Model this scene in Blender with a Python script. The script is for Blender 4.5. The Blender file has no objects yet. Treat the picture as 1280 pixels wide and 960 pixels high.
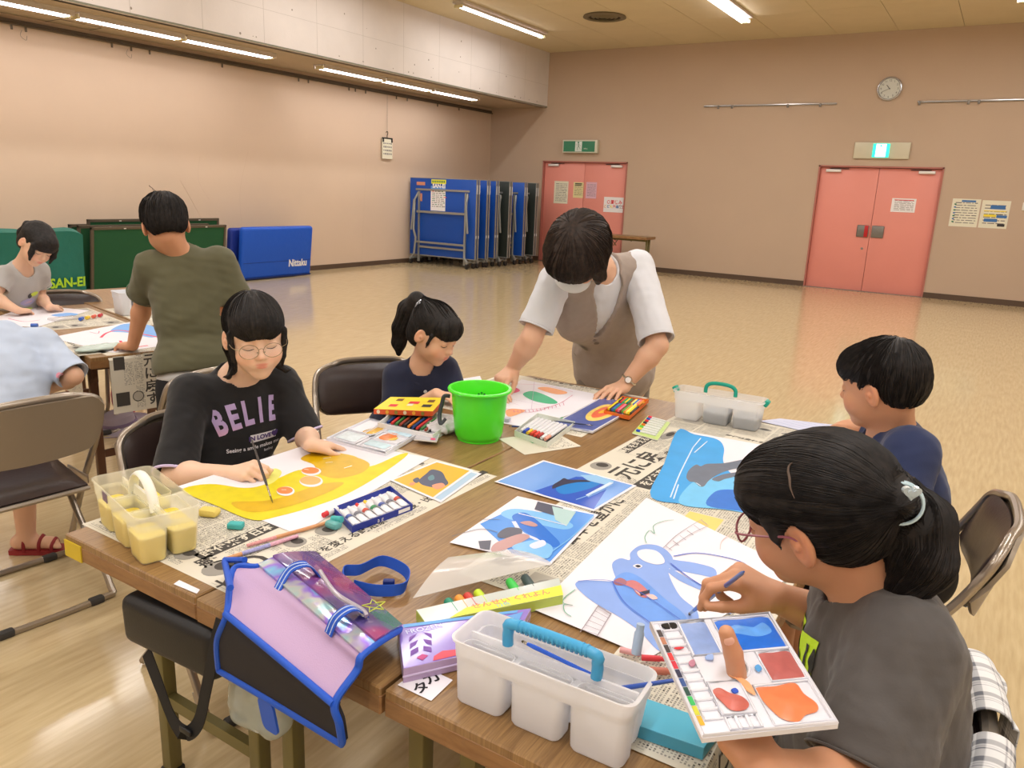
import bpy, bmesh, math, random, os
import numpy as np
from mathutils import Vector, Matrix
import openvdb
random.seed(7)
SC = bpy.context.scene
COL = SC.collection
PI = math.pi
V3 = Vector

# ------------------------------------------------------------------ camera
H = 1.45
FOC = 958.0
_y, _p, _r = (math.radians(a) for a in (31.826, 14.226, 2.4149))
FW = Vector((-math.sin(_y)*math.cos(_p), math.cos(_y)*math.cos(_p), -math.sin(_p)))
_rt = Vector((math.cos(_y), math.sin(_y), 0))
_up = _rt.cross(FW)
RT = math.cos(_r)*_rt + math.sin(_r)*_up
UP = -math.sin(_r)*_rt + math.cos(_r)*_up
EYE = Vector((0, 0, H))
def _d(x, y): return FW + RT*((x-640)/FOC) - UP*((y-480)/FOC)
def onz(x, y, z=0.0):
    v = _d(x, y); return EYE + v*((z-H)/v.z)
def onx(x, y, X):
    v = _d(x, y); return EYE + v*(X/v.x)
def ony(x, y, Y):
    v = _d(x, y); return EYE + v*(Y/v.y)
def atd(x, y, dep): return EYE + _d(x, y)*dep
cd = bpy.data.cameras.new('camera'); cam = bpy.data.objects.new('camera', cd); COL.objects.link(cam)
cd.sensor_fit = 'HORIZONTAL'; cd.sensor_width = 36.0; cd.lens = 36.0*FOC/1280.0; cd.clip_start = 0.05; cd.clip_end = 100
M = Matrix((RT, UP, -FW)).transposed().to_4x4(); M.translation = EYE
cam.matrix_world = M
SC.camera = cam

# ------------------------------------------------------------------ materials
def srgb(c):
    if isinstance(c, str):
        c = c.lstrip('#'); c = tuple(int(c[i:i+2], 16) for i in (0, 2, 4))
    if max(c) > 1.0: c = tuple(v/255 for v in c)
    return tuple((v/12.92 if v <= 0.04045 else ((v+0.055)/1.055)**2.4) for v in c[:3])
MATS = {}
def mat(name, color=(200, 200, 200), rough=0.6, metal=0.0, spec=0.5, bump=None, var=None, emit=None,
        alpha=1.0, trans=0.0, sss=0.0, coat=0.0, vcol=False, sheen=0.0, sub_col=None, ior=1.45, coord='Object', thin=False):
    """bump=(scale, strength, distance[, stretch]) ; var=(scale, amount[, stretch]) value variation that belongs to the stuff itself"""
    if name in MATS: return MATS[name]
    m = bpy.data.materials.new(name); MATS[name] = m; m.use_nodes = True
    nt = m.node_tree; N = nt.nodes; Lk = nt.links
    b = N['Principled BSDF']; c = srgb(color)
    b.inputs['Base Color'].default_value = (*c, 1)
    b.inputs['Roughness'].default_value = rough; b.inputs['Metallic'].default_value = metal
    b.inputs['Specular IOR Level'].default_value = spec; b.inputs['IOR'].default_value = ior
    b.inputs['Coat Weight'].default_value = coat; b.inputs['Coat Roughness'].default_value = 0.08
    b.inputs['Sheen Weight'].default_value = sheen
    b.inputs['Transmission Weight'].default_value = trans
    b.inputs['Alpha'].default_value = alpha
    if sss:
        b.inputs['Subsurface Weight'].default_value = sss; b.inputs['Subsurface Radius'].default_value = (0.012, 0.004, 0.002); b.inputs['Subsurface Scale'].default_value = 1.0
    if emit:
        b.inputs['Emission Color'].default_value = (*srgb(emit[0]), 1); b.inputs['Emission Strength'].default_value = emit[1]
    tc = N.new('ShaderNodeTexCoord')
    def mapped(stretch):
        mp = N.new('ShaderNodeMapping'); mp.inputs['Scale'].default_value = stretch
        Lk.new(tc.outputs[coord], mp.inputs['Vector']); return mp.outputs['Vector']
    src = None
    if vcol:
        a = N.new('ShaderNodeVertexColor'); a.layer_name = 'Col'; src = a.outputs['Color']; Lk.new(src, b.inputs['Base Color'])
    if var:
        n = N.new('ShaderNodeTexNoise'); n.inputs['Scale'].default_value = var[0]; n.inputs['Detail'].default_value = 5
        Lk.new(mapped(var[2] if len(var) > 2 else (1, 1, 1)), n.inputs['Vector'])
        mr = N.new('ShaderNodeMapRange'); mr.inputs['From Min'].default_value = 0.25; mr.inputs['From Max'].default_value = 0.75
        mr.inputs['To Min'].default_value = 1-var[1]; mr.inputs['To Max'].default_value = 1+var[1]
        Lk.new(n.outputs['Fac'], mr.inputs['Value'])
        hv = N.new('ShaderNodeHueSaturation'); hv.inputs['Color'].default_value = (*c, 1)
        if src is not None: Lk.new(src, hv.inputs['Color'])
        Lk.new(mr.outputs['Result'], hv.inputs['Value']); Lk.new(hv.outputs['Color'], b.inputs['Base Color'])
    if bump:
        n = N.new('ShaderNodeTexNoise'); n.inputs['Scale'].default_value = bump[0]; n.inputs['Detail'].default_value = 4
        Lk.new(mapped(bump[3] if len(bump) > 3 else (1, 1, 1)), n.inputs['Vector'])
        bp = N.new('ShaderNodeBump'); bp.inputs['Strength'].default_value = bump[1]; bp.inputs['Distance'].default_value = bump[2]
        Lk.new(n.outputs['Fac'], bp.inputs['Height']); Lk.new(bp.outputs['Normal'], b.inputs['Normal'])
    return m

# ------------------------------------------------------------------ objects
def tag(o, label=None, cat=None, group=None, kind=None):
    if label: o['label'] = label
    if cat: o['category'] = cat
    if group: o['group'] = group
    if kind: o['kind'] = kind
    return o
def thing(name, label, cat, loc=(0, 0, 0), rz=0.0, group=None):
    o = bpy.data.objects.new(name, None); COL.objects.link(o); o.empty_display_size = 0.05
    o.location = loc; o.rotation_euler = (0, 0, rz)
    return tag(o, label, cat, group)
def wmat(o):
    m = Matrix.LocRotScale(o.location, o.rotation_euler, o.scale)
    return wmat(o.parent) @ m if o.parent else m
def copy_tree(o, parent=None):
    c = o.copy(); COL.objects.link(c); c.parent = parent
    for ch in list(o.children): copy_tree(ch, c)
    return c
def link_mesh(name, me, parent=None):
    o = bpy.data.objects.new(name, me); COL.objects.link(o)
    if parent: o.parent = parent
    return o

class MB:
    """collects shapes; build() links them as ONE mesh object"""
    def __init__(s): s.v = []; s.f = []; s.m = []; s.sm = []; s.T = None; s.uvn = None
    def add(s, vs, fs, mi=0, smooth=False):
        b = len(s.v)
        if s.T is not None: vs = [s.T @ Vector(v) for v in vs]
        s.v += [tuple(v) for v in vs]
        s.f += [tuple(b+i for i in f) for f in fs]; s.m += [mi]*len(fs); s.sm += [smooth]*len(fs)
        return s
    def box(s, c, size, mi=0, rot=None, bevel=0.0, seg=2, smooth=None, taper=None):
        bm = bmesh.new(); bmesh.ops.create_cube(bm, size=1.0)
        for v in bm.verts: v.co = Vector((v.co.x*size[0], v.co.y*size[1], v.co.z*size[2]))
        if taper:
            for v in bm.verts:
                if v.co.z < 0: v.co.x *= taper[0]; v.co.y *= taper[1]
        if bevel > 0: bmesh.ops.bevel(bm, geom=list(bm.edges), offset=bevel, segments=seg, profile=0.5, affect='EDGES')
        R = rot if rot is not None else Matrix.Identity(3)
        if isinstance(R, (int, float)): R = Matrix.Rotation(R, 3, 'Z')
        bm.verts.index_update(); vs = [Vector(c) + R @ v.co for v in bm.verts]; fs = [[v.index for v in f.verts] for f in bm.faces]
        bm.free(); return s.add(vs, fs, mi, (bevel > 0) if smooth is None else smooth)
    def tube(s, pts, r, mi=0, n=8, cap=True, closed=False, flat=None):
        pts = [Vector(p) for p in pts]; k = len(pts); rs = r if isinstance(r, (list, tuple)) else [r]*k
        t0 = (pts[1]-pts[0]).normalized(); up = Vector((0, 0, 1)) if abs(t0.z) < 0.9 else Vector((1, 0, 0))
        nrm = t0.cross(up).normalized(); vs = []; fs = []
        for i, p in enumerate(pts):
            if closed: t = (pts[(i+1) % k]-pts[i-1]).normalized()
            else: t = (pts[min(i+1, k-1)]-pts[max(i-1, 0)]).normalized()
            nrm = (nrm - t*nrm.dot(t)).normalized(); bn = t.cross(nrm)
            for j in range(n):
                a = 2*PI*j/n; fl = flat if flat else 1.0
                vs.append(p + nrm*(math.cos(a)*rs[i]) + bn*(math.sin(a)*rs[i]*fl))
        for i in range(k if closed else k-1):
            i2 = (i+1) % k
            for j in range(n):
                j2 = (j+1) % n; fs.append((i*n+j, i*n+j2, i2*n+j2, i2*n+j))
        if cap and not closed: fs.append(tuple(range(n))[::-1]); fs.append(tuple((k-1)*n+j for j in range(n)))
        return s.add(vs, fs, mi, True)
    def cyl(s, a, b, r, mi=0, n=16, r2=None): return s.tube([a, b], [r, r if r2 is None else r2], mi, n)
    def lathe(s, prof, c=(0, 0, 0), mi=0, n=32, closed=False, R=None):
        vs = []; fs = []; k = len(prof)
        for j in range(n):
            a = 2*PI*j/n
            for (r, z) in prof:
                q = Vector((r*math.cos(a), r*math.sin(a), z)); vs.append(Vector(c) + (R @ q if R is not None else q))
        for j in range(n):
            j2 = (j+1) % n
            for i in range(k-1 + (1 if closed else 0)):
                i2 = (i+1) % k; fs.append((j*k+i, j2*k+i, j2*k+i2, j*k+i2))
        return s.add(vs, fs, mi, True)
    def prism(s, poly, z0, z1, mi=0, R=None, c=(0, 0, 0), smooth=False):
        n = len(poly); vs = []
        for z in (z0, z1):
            for p in poly:
                q = Vector((p[0], p[1], z)); vs.append(Vector(c) + (R @ q if R is not None else q))
        fs = [tuple(range(n))[::-1], tuple(n+i for i in range(n))]+[(i, (i+1) % n, n+(i+1) % n, n+i) for i in range(n)]
        return s.add(vs, fs, mi, smooth)
    def poly(s, pts, mi=0): return s.add(pts, [tuple(range(len(pts)))], mi)
    def grid(s, fn, nu, nv, mi=0, thick=0.0, smooth=True, matfn=None):
        """surface fn(u,v) with optional thickness (closed)"""
        P = [[Vector(fn(i/nu, j/nv)) for j in range(nv+1)] for i in range(nu+1)]
        vs = [p for row in P for p in row]; w = nv+1; fs = []; ms = []
        for i in range(nu):
            for j in range(nv):
                fs.append((i*w+j, (i+1)*w+j, (i+1)*w+j+1, i*w+j+1)); ms.append(matfn(i/nu, j/nv) if matfn else mi)
        if thick:
            nn = len(vs); back = []
            for i in range(nu+1):
                for j in range(nv+1):
                    du = P[min(i+1, nu)][j]-P[max(i-1, 0)][j]; dv = P[i][min(j+1, nv)]-P[i][max(j-1, 0)]
                    nr = du.cross(dv); nr = nr.normalized() if nr.length > 1e-12 else Vector((0, 0, 1)); back.append(P[i][j]-nr*thick)
            vs += back
            f2 = [tuple(nn+q for q in f[::-1]) for f in fs]; m2 = list(ms)
            for i in range(nu): f2 += [(i*w, nn+i*w, nn+(i+1)*w, (i+1)*w), ((i+1)*w+nv, nn+(i+1)*w+nv, nn+i*w+nv, i*w+nv)]; m2 += [mi, mi]
            for j in range(nv): f2 += [(j+1, nn+j+1, nn+j, j), (nu*w+j, nn+nu*w+j, nn+nu*w+j+1, nu*w+j+1)]; m2 += [mi, mi]
            fs += f2; ms += m2
        b = len(s.v)
        if s.T is not None: vs = [s.T @ v for v in vs]
        s.v += [tuple(v) for v in vs]; s.f += [tuple(b+i for i in f) for f in fs]; s.m += ms; s.sm += [smooth]*len(fs)
        return s
    def text(s, body, frame, size, mi=0, ext=0.0, align='CENTER', sx=1.0, bold=0.0, spacing=1.0):
        """flat lettering laid on frame (Matrix 4x4: x right, y up, z out)"""
        c = bpy.data.curves.new('t', 'FONT'); c.body = body; c.size = size; c.align_x = align; c.align_y = 'CENTER'; c.extrude = ext
        c.resolution_u = 3; c.offset = bold; c.space_character = spacing
        o = bpy.data.objects.new('t', c); COL.objects.link(o)
        dg = bpy.context.evaluated_depsgraph_get(); me = bpy.data.meshes.new_from_object(o.evaluated_get(dg))
        vs = [frame @ Vector((v.co.x*sx, v.co.y, v.co.z)) for v in me.vertices]; fs = [tuple(p.vertices) for p in me.polygons]
        bpy.data.objects.remove(o); bpy.data.curves.remove(c); bpy.data.meshes.remove(me)
        return s.add(vs, fs, mi)
    def build(s, name, mats, parent=None, world=False, bevel=0.0, subsurf=0, solidify=0.0):
        if not isinstance(mats, (list, tuple)): mats = [mats]
        vs = s.v
        if world and parent is not None:
            inv = wmat(parent).inverted(); vs = [tuple(inv @ Vector(v)) for v in vs]
        me = bpy.data.meshes.new(name); me.from_pydata(vs, [], s.f)
        for m in mats: me.materials.append(m)
        me.polygons.foreach_set('material_index', s.m); me.polygons.foreach_set('use_smooth', s.sm); me.update()
        if any(s.sm) and not all(s.sm) or any(s.sm):
            try: me.set_sharp_from_angle(angle=math.radians(45))
            except Exception: pass
        o = link_mesh(name, me, parent)
        if bevel: b = o.modifiers.new('b', 'BEVEL'); b.width = bevel; b.segments = 2; b.limit_method = 'ANGLE'
        if solidify: b = o.modifiers.new('s', 'SOLIDIFY'); b.thickness = solidify
        if subsurf: b = o.modifiers.new('u', 'SUBSURF'); b.levels = subsurf; b.render_levels = subsurf
        return o
def frame(o, x, y):
    """4x4 with origin o, x and y directions"""
    x = Vector(x).normalized(); y = Vector(y); y = (y - x*y.dot(x)).normalized(); z = x.cross(y)
    m = Matrix((x, y, z)).transposed().to_4x4(); m.translation = Vector(o); return m
def basis(x, y):
    x = Vector(x).normalized(); y = Vector(y); y = (y - x*y.dot(x)).normalized(); z = x.cross(y)
    return Matrix((x, y, z)).transposed()
def bez(pts, n=10):
    """catmull-rom through points"""
    P = [Vector(p) for p in pts]; out = []
    for i in range(len(P)-1):
        p0 = P[max(i-1, 0)]; p1 = P[i]; p2 = P[i+1]; p3 = P[min(i+2, len(P)-1)]
        for k in range(n):
            t = k/n; out.append(0.5*((2*p1)+(p2-p0)*t+(2*p0-5*p1+4*p2-p3)*t*t+(3*p1-p0-3*p2+p3)*t**3))
    out.append(P[-1]); return out
def rounded(w, h, r, n=4):
    out = []
    for cx, cy, a0 in ((w/2-r, h/2-r, 0), (-w/2+r, h/2-r, 90), (-w/2+r, -h/2+r, 180), (w/2-r, -h/2+r, 270)):
        for k in range(n+1): a = math.radians(a0+90*k/n); out.append((cx+r*math.cos(a), cy+r*math.sin(a)))
    return out
# ------------------------------------------------------------------ the hall
YB, XL, XR, YR, ZC, ZS, XBM = 14.33, -9.7, 5.2, -4.6, 4.14, 3.10, -8.33
def wall_mat(name, col, s=1.0):
    m = mat(name, col, 0.75, bump=(260, 0.25, 0.002), var=(1.3, 0.03))
    return m
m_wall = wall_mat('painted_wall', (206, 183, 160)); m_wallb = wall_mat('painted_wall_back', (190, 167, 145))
m_beam = mat('concrete_beam', (214, 206, 200), 0.8, bump=(30, 0.5, 0.004), var=(2.5, 0.04))
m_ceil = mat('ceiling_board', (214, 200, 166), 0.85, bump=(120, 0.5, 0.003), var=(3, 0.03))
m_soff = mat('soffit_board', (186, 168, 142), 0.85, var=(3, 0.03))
m_base = mat('baseboard_vinyl', (86, 68, 54), 0.5)
m_dark = mat('dark_line', (70, 62, 50), 0.8)
m_hid = mat('wall_unseen', (205, 190, 172), 0.8)
# floor: glossy beige vinyl with streaky marbling, square sheets
def floor_mat():
    m = bpy.data.materials.new('vinyl_floor'); m.use_nodes = True; nt = m.node_tree; N = nt.nodes; L = nt.links
    b = N['Principled BSDF']; tc = N.new('ShaderNodeTexCoord')
    mp = N.new('ShaderNodeMapping'); mp.inputs['Scale'].default_value = (26, 2.4, 1); L.new(tc.outputs['Object'], mp.inputs['Vector'])
    n = N.new('ShaderNodeTexNoise'); n.inputs['Scale'].default_value = 2.2; n.inputs['Detail'].default_value = 8; L.new(mp.outputs['Vector'], n.inputs['Vector'])
    n2 = N.new('ShaderNodeTexNoise'); n2.inputs['Scale'].default_value = 0.5; n2.inputs['Detail'].default_value = 3; L.new(tc.outputs['Object'], n2.inputs['Vector'])
    cr = N.new('ShaderNodeValToRGB'); cr.color_ramp.elements[0].position = 0.3; cr.color_ramp.elements[1].position = 0.72
    cr.color_ramp.elements[0].color = (*srgb((190, 168, 128)), 1); cr.color_ramp.elements[1].color = (*srgb((208, 188, 148)), 1)
    L.new(n.outputs['Fac'], cr.inputs['Fac']); L.new(cr.outputs['Color'], b.inputs['Base Color'])
    mr = N.new('ShaderNodeMapRange'); mr.inputs['To Min'].default_value = 0.10; mr.inputs['To Max'].default_value = 0.16; L.new(n2.outputs['Fac'], mr.inputs['Value']); L.new(mr.outputs['Result'], b.inputs['Roughness'])
    b.inputs['Specular IOR Level'].default_value = 0.6; b.inputs['Coat Weight'].default_value = 0.0; b.inputs['Coat Roughness'].default_value = 0.1
    bp = N.new('ShaderNodeBump'); bp.inputs['Strength'].default_value = 0.06; bp.inputs['Distance'].default_value = 0.01
    n3 = N.new('ShaderNodeTexNoise'); n3.inputs['Scale'].default_value = 3.0; n3.inputs['Detail'].default_value = 2; L.new(tc.outputs['Object'], n3.inputs['Vector'])
    L.new(n3.outputs['Fac'], bp.inputs['Height']); L.new(bp.outputs['Normal'], b.inputs['Normal'])
    return m
def struct(name, mb, m): return tag(mb.build(name, m), kind='structure')
def slab(name, lo, hi, m):
    mb = MB(); mb.box([(a+b)/2 for a, b in zip(lo, hi)], [b-a for a, b in zip(lo, hi)]); return struct(name, mb, m)
slab('floor', (XL-.2, YR-.2, -.1), (XR+.2, YB+.3, 0), floor_mat())
# left wall with faint cracks; back wall split round the two door openings
D1 = (-8.36, -6.45, 2.06); D2 = (-2.89, -0.99, 2.07)
mb = MB(); mb.box((XL-.1, (YR+YB)/2, ZS/2), (.2, YB-YR, ZS), 0)
for pts in ([(250, 195), (248, 225), (262, 250)], [(310, 190), (300, 240), (303, 290)], [(458, 195), (455, 260), (452, 330)], [(225, 225), (242, 255), (255, 280)]):
    c = [onx(px, py, XL) for px, py in pts]
    q = bez([(XL+.0005, p.y, p.z) for p in c], 6)
    mb.tube(q, 0.0022, 1, n=4, flat=0.3)
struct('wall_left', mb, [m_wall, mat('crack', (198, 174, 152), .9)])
mb = MB()
for x0, x1, z0, z1 in ((XL-.2, D1[0], 0, ZC), (D1[0], D1[1], D1[2], ZC), (D1[1], D2[0], 0, ZC), (D2[0], D2[1], D2[2], ZC), (D2[1], XR+.2, 0, ZC)):
    mb.box(((x0+x1)/2, YB+.1, (z0+z1)/2), (x1-x0, .2, z1-z0))
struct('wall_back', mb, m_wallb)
slab('wall_right', (XR, YR, 0), (XR+.2, YB, ZC), m_hid)
slab('wall_rear', (XL, YR-.2, 0), (XR, YR, ZC), m_hid)
# ceiling boards with thin dark joints, modelled as separate strips
mb = MB(); mb.box(((XBM+XR)/2, (YR+YB)/2, ZC+.06), (XR-XBM+.3, YB-YR+.2, .1), 1)
x = XBM
while x < XR:
    y = YB
    x1 = min(x+0.91, XR)
    while y > YR:
        y0 = max(y-1.82, YR); mb.box(((x+x1)/2, (y+y0)/2, ZC+.005), (x1-x-.006, y-y0-.006, .01)); y -= 1.82
    x += 0.91
struct('ceiling', mb, [m_ceil, m_dark])
# bulkhead beam face and soffit over the left strip
mb = MB(); mb.box((XBM-.06, (YR+YB)/2, (ZS+ZC)/2+.02), (.12, YB-YR, ZC-ZS+.04), 0)
rr = random.Random(3)
y = YB-.9
while y > YR:
    mb.box((XBM+.0004, y, (ZS+ZC)/2), (.001, .005, ZC-ZS), 1); y -= 0.9
mb.box((XBM+.0004, (YR+YB)/2, ZS+.42), (.001, YB-YR, .004), 1)
for i in range(34):
    yy = rr.uniform(4.5, 14); zz = rr.choice([ZS+.07, ZS+.07, rr.uniform(ZS+.1, ZC-.2)]); r = rr.uniform(.006, .016)
    mb.lathe([(0, .001), (r, .0005), (r, 0)], (XBM, yy, zz), 2, 8, R=basis((0, 1, 0), (0, 0, 1)))
mb.box((XBM+.0006, (YR+YB)/2, ZS+.012), (.004, YB-YR, .02), 3)
struct('wall_bulkhead', mb, [m_beam, mat('beam_joint', (184, 176, 168), .9), mat('beam_hole', (140, 130, 118), .9), mat('beam_edge', (120, 118, 100), .7)])
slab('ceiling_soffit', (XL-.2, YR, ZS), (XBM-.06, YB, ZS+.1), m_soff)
# inspection hatch line in the soffit
mb = MB(); a = [onz(px, py, ZS-.002) for px, py in ((45, 29), (75, 24), (127, 35), (100, 40))]
mb.tube(a, .006, 0, 4, closed=True, flat=.4); tag(mb.build('trim_1', m_dark), kind='structure')
# baseboards
mb = MB(); mb.box((XL+.006, (YR+YB)/2, .04), (.012, YB-YR, .08)); struct('baseboard_left', mb, m_base)
mb = MB()
for x0, x1 in ((XL, D1[0]), (D1[1], D2[0]), (D2[1], XR)): mb.box(((x0+x1)/2, YB-.006, .045), (x1-x0, .012, .09))
struct('baseboard_back', mb, m_base)
# doors
m_door = mat('door_pink', (228, 146, 132), .42, var=(1.2, .03)); m_steel = mat('steel_satin', (150, 148, 144), .35, metal=.8); m_frame = mat('door_frame', (176, 110, 98), .5)
m_closer = mat('closer_silver', (226, 222, 218), .35, metal=.3); m_grey = mat('grey_plate', (128, 124, 118), .4, metal=.5); m_red = mat('red_paint', (190, 30, 36), .4)
m_black = mat('black_plastic', (24, 24, 26), .45)
def door(n, D, hardware):
    x0, x1, zt = D; w = (x1-x0); xm = (x0+x1)/2
    r = thing('door_%d' % n, None, None, (xm, YB, 0)); tag(r, kind='structure')
    mb = MB(); yf = .05
    mb.box((-w/2+.012, yf, zt/2), (.024, .13, zt)); mb.box((w/2-.012, yf, zt/2), (.024, .13, zt)); mb.box((0, yf, zt-.012), (w, .13, .024))
    mb.build('door_frame', [m_frame], r)
    for s in (-1, 1):
        lw = w/2-.028
        mb = MB(); mb.box((s*(lw/2+.003), .07, zt/2-.012), (lw, .04, zt-.035), 0, bevel=.003)
        leaf = mb.build('door_leaf', m_door, r)
        mb = MB(); mb.box((s*(w/2-.24), .025, zt-.085), (.24, .05, .045), 0, bevel=.006); mb.box((s*(w/2-.33), .03, zt-.05), (.3, .02, .012), 1)
        mb.build('door_closer', [m_closer, m_black], leaf)
        if hardware:
            mb = MB(); mb.box((s*.115, .04, 1.01), (.19, .022, .20), 0, bevel=.012)
            if s < 0: mb.box((s*.062, .026, 1.01), (.06, .008, .19), 1, bevel=.003)
            mb.build('push_plate', [m_grey, m_red], leaf)
    if hardware:
        mb = MB(); mb.lathe([(0, .01), (.018, .008), (.02, 0)], (-.09, .05, .72), 0, 12, R=basis((1, 0, 0), (0, 0, 1))); mb.build('keyhole', m_steel, r)
    mb = MB(); mb.box((0, .05, .003), (w, .14, .008)); mb.build('threshold', m_grey, r)
door(1, D1, False); door(2, D2, True)
# ------------------------------------------------------------------ lamps
m_tube = mat('tube_glow', (255, 255, 255), .4, emit=((255, 250, 255), 9.0)); m_hous = mat('lamp_housing', (206, 196, 186), .5); m_sock = mat('lamp_socket', (225, 215, 170), .5)
def area(name, loc, sx, sy, power, parent=None, down=True, rot=None):
    l = bpy.data.lights.new(name, 'AREA'); l.shape = 'RECTANGLE'; l.size = sx; l.size_y = sy; l.energy = power; l.color = LC
    o = bpy.data.objects.new(name, l); COL.objects.link(o); o.location = loc
    if parent: o.parent = parent
    return o
LC = (1.0, .982, .965)
def lamp(x, y0, y1, z, kind, label, power, group):
    """a fluorescent batten from y0 to y1"""
    ym = (y0+y1)/2; Ln = y1-y0
    r = thing('ceiling_light', label, 'light', (x, ym, z), 0, group)
    mb = MB()
    if kind == 'slot':
        mb.box((0, 0, -.006), (.26, Ln, .012)); mb.box((-.105, 0, -.03), (.02, Ln, .05)); mb.box((.105, 0, -.03), (.02, Ln, .05))
    else:
        mb.box((0, 0, -.02), (.22, Ln, .04), bevel=.008); mb.box((0, 0, -.05), (.09, Ln, .03))
    mb.build('lamp_housing', m_hous, r)
    zt = -.045 if kind == 'slot' else -.085
    for dx in ((0,) if kind == 'single' else (-.05, .05) if kind == 'slot' else (-.055, .055)):
        mb = MB(); mb.cyl((dx, -Ln/2+.03, zt), (dx, Ln/2-.03, zt), .016, 0, 10); mb.build('fluorescent_tube', m_tube, r)
    for s in (-1, 1): mb = MB(); mb.box((0, s*(Ln/2-.015), zt+.005), (.15, .03, .05), bevel=.004); mb.build('tube_holder', m_sock, r)
    a = area('lamp_light', (0, 0, zt-.03), .14, Ln-.1, power, r)
    return r
# ------------------------------------------------------------------ lamps in the hall
for i, (y0, y1) in enumerate(((2.4, 3.65), (3.7, 4.95), (5.0, 6.27), (6.3, 7.66), (8.55, 9.87), (9.9, 11.13), (11.16, 12.5))):
    lamp(-8.84, y0, y1, ZS, 'slot', ['long strip lamp under the bulkhead, first of the near run, cut by the frame', 'strip lamp under the bulkhead, second of the near run', 'strip lamp under the bulkhead at the upper left corner of the photo', 'strip lamp ending the near run, beside the gap between the two runs', 'strip lamp starting the far run, just past the gap', 'middle strip lamp of the three in the far run', 'strip lamp under the bulkhead nearest the back corner'][i], 7, 'strip lamps under the bulkhead')
LAMPS = []
for x, nm in ((-7.43, 'beside the white bulkhead'), (-3.86, 'in the row over the pink double doors'), (-.3, 'in the row right of the clock'), (3.2, 'in the row nearest the right wall')):
    for y0, w in ((10.0, 'far'), (6.5, 'middle'), (3.0, 'near'), (-.5, 'nearest'), (-4.0, 'rearmost')):
        k = 'single' if x < -7 else 'double'
        lamp(x, y0, y0+2.5, ZC, k, '%s %s tube ceiling lamp %s' % (w, k, nm), (44 if k == 'double' else 28)*{'far': 1, 'middle': .8, 'near': .9, 'nearest': 1.0, 'rearmost': 1.1}[w], 'tube lamps on the ceiling')
# ------------------------------------------------------------------ things on the walls
m_white = mat('white_plastic', (225, 222, 214), .45); m_paper = mat('paper', (238, 236, 236), .75); m_ink = mat('ink', (52, 50, 52), .7)
m_inkg = mat('ink_grey', (118, 114, 112), .8); m_cream = mat('cream_paper', (226, 222, 200), .75); m_lilacp = mat('lilac_paper', (222, 180, 196), .75)
m_yel = mat('yellow', (236, 214, 60), .5); m_blue = mat('blue_ink', (60, 110, 170), .6); m_redi = mat('red_ink', (214, 52, 60), .6); m_orange = mat('orange_ink', (236, 150, 60), .6)
m_cond = mat('air_vent_grey', (112, 102, 78), .5)
# air vent
r = thing('ceiling_vent', 'round ringed air vent in the ceiling between the two tube lamps', 'vent', (-5.87, 11.75, ZC))
mb = MB(); mb.lathe([(.33, 0), (.34, -.02), (.27, -.035), (.25, -.02), (.25, 0)], n=40); mb.build('vent_rim', m_cond, r)
for R_ in (.21, .15, .09):
    mb = MB(); mb.lathe([(R_, -.012), (R_-.045, -.04), (R_-.05, -.036), (R_-.005, -.008)], n=36, closed=True); mb.build('vent_ring', m_cond, r)
mb = MB(); mb.lathe([(0, -.002), (.27, -.002)], n=24); mb.build('vent_throat', m_dark, r)
# clock
def on_back(px, py): p = ony(px, py, YB-.012); return p
c = on_back(1112, 111)
r = thing('wall_clock', 'round silver rimmed wall clock above the pink double doors', 'clock', (c.x, YB-.001, c.z))
Rw = basis((1, 0, 0), (0, 0, 1))     # local z -> out of the back wall (-y)
mb = MB(); mb.lathe([(.175, 0), (.185, .02), (.18, .04), (.165, .045), (.155, .03)], n=40, R=Rw); mb.build('clock_rim', mat('clock_rim', (186, 184, 184), .25, metal=.6), r)
mb = MB(); mb.lathe([(0, .025), (.158, .025)], n=40, R=Rw); face = mb.build('clock_face', mat('clock_face', (206, 208, 200), .5), r)
mb = MB()
for k in range(12):
    a = PI/2-k*PI/6; mb.text(str(k if k else 12), frame((.125*math.cos(a), -.0265, .125*math.sin(a)), (1, 0, 0), (0, 0, 1)), .042)
mb.build('numerals', m_ink, face)
for ln, ang, w in ((.075, PI/2-10.68*PI/6, .008), (.115, PI/2-41*PI/30, .005)):
    mb = MB(); d = Vector((math.cos(ang), 0, math.sin(ang))); mb.tube([Vector((0, -.029, 0))-d*.015, Vector((0, -.029, 0))+d*ln], w/2, n=4); mb.build('clock_hand', m_ink, r)
# picture rails
for x0, x1, ks, lb in ((-5.02, -2.74, (-4.75, -4.5, -3.53, -3.0), 'silver picture rail on the back wall between the two doors'), (-1.53, .9, (-1.50, -.82, -.68, .3), 'silver picture rail on the back wall right of the clock')):
    r = thing('picture_rail', lb, 'rail', ((x0+x1)/2, YB, 3.06), 0); L_ = x1-x0
    mb = MB(); mb.box((0, -.02, 0), (L_, .02, .032), 0, bevel=.004); mb.box((0, -.031, -.006), (L_, .003, .008), 1); mb.build('rail_bar', [mat('rail_alu', (196, 194, 192), .3, metal=.7), m_black], r)
    for k in ks:
        mb = MB(); mb.box((k-(x0+x1)/2, -.034, -.02), (.035, .02, .06), 0, bevel=.005); mb.build('picture_hook', m_grey, r)
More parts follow.
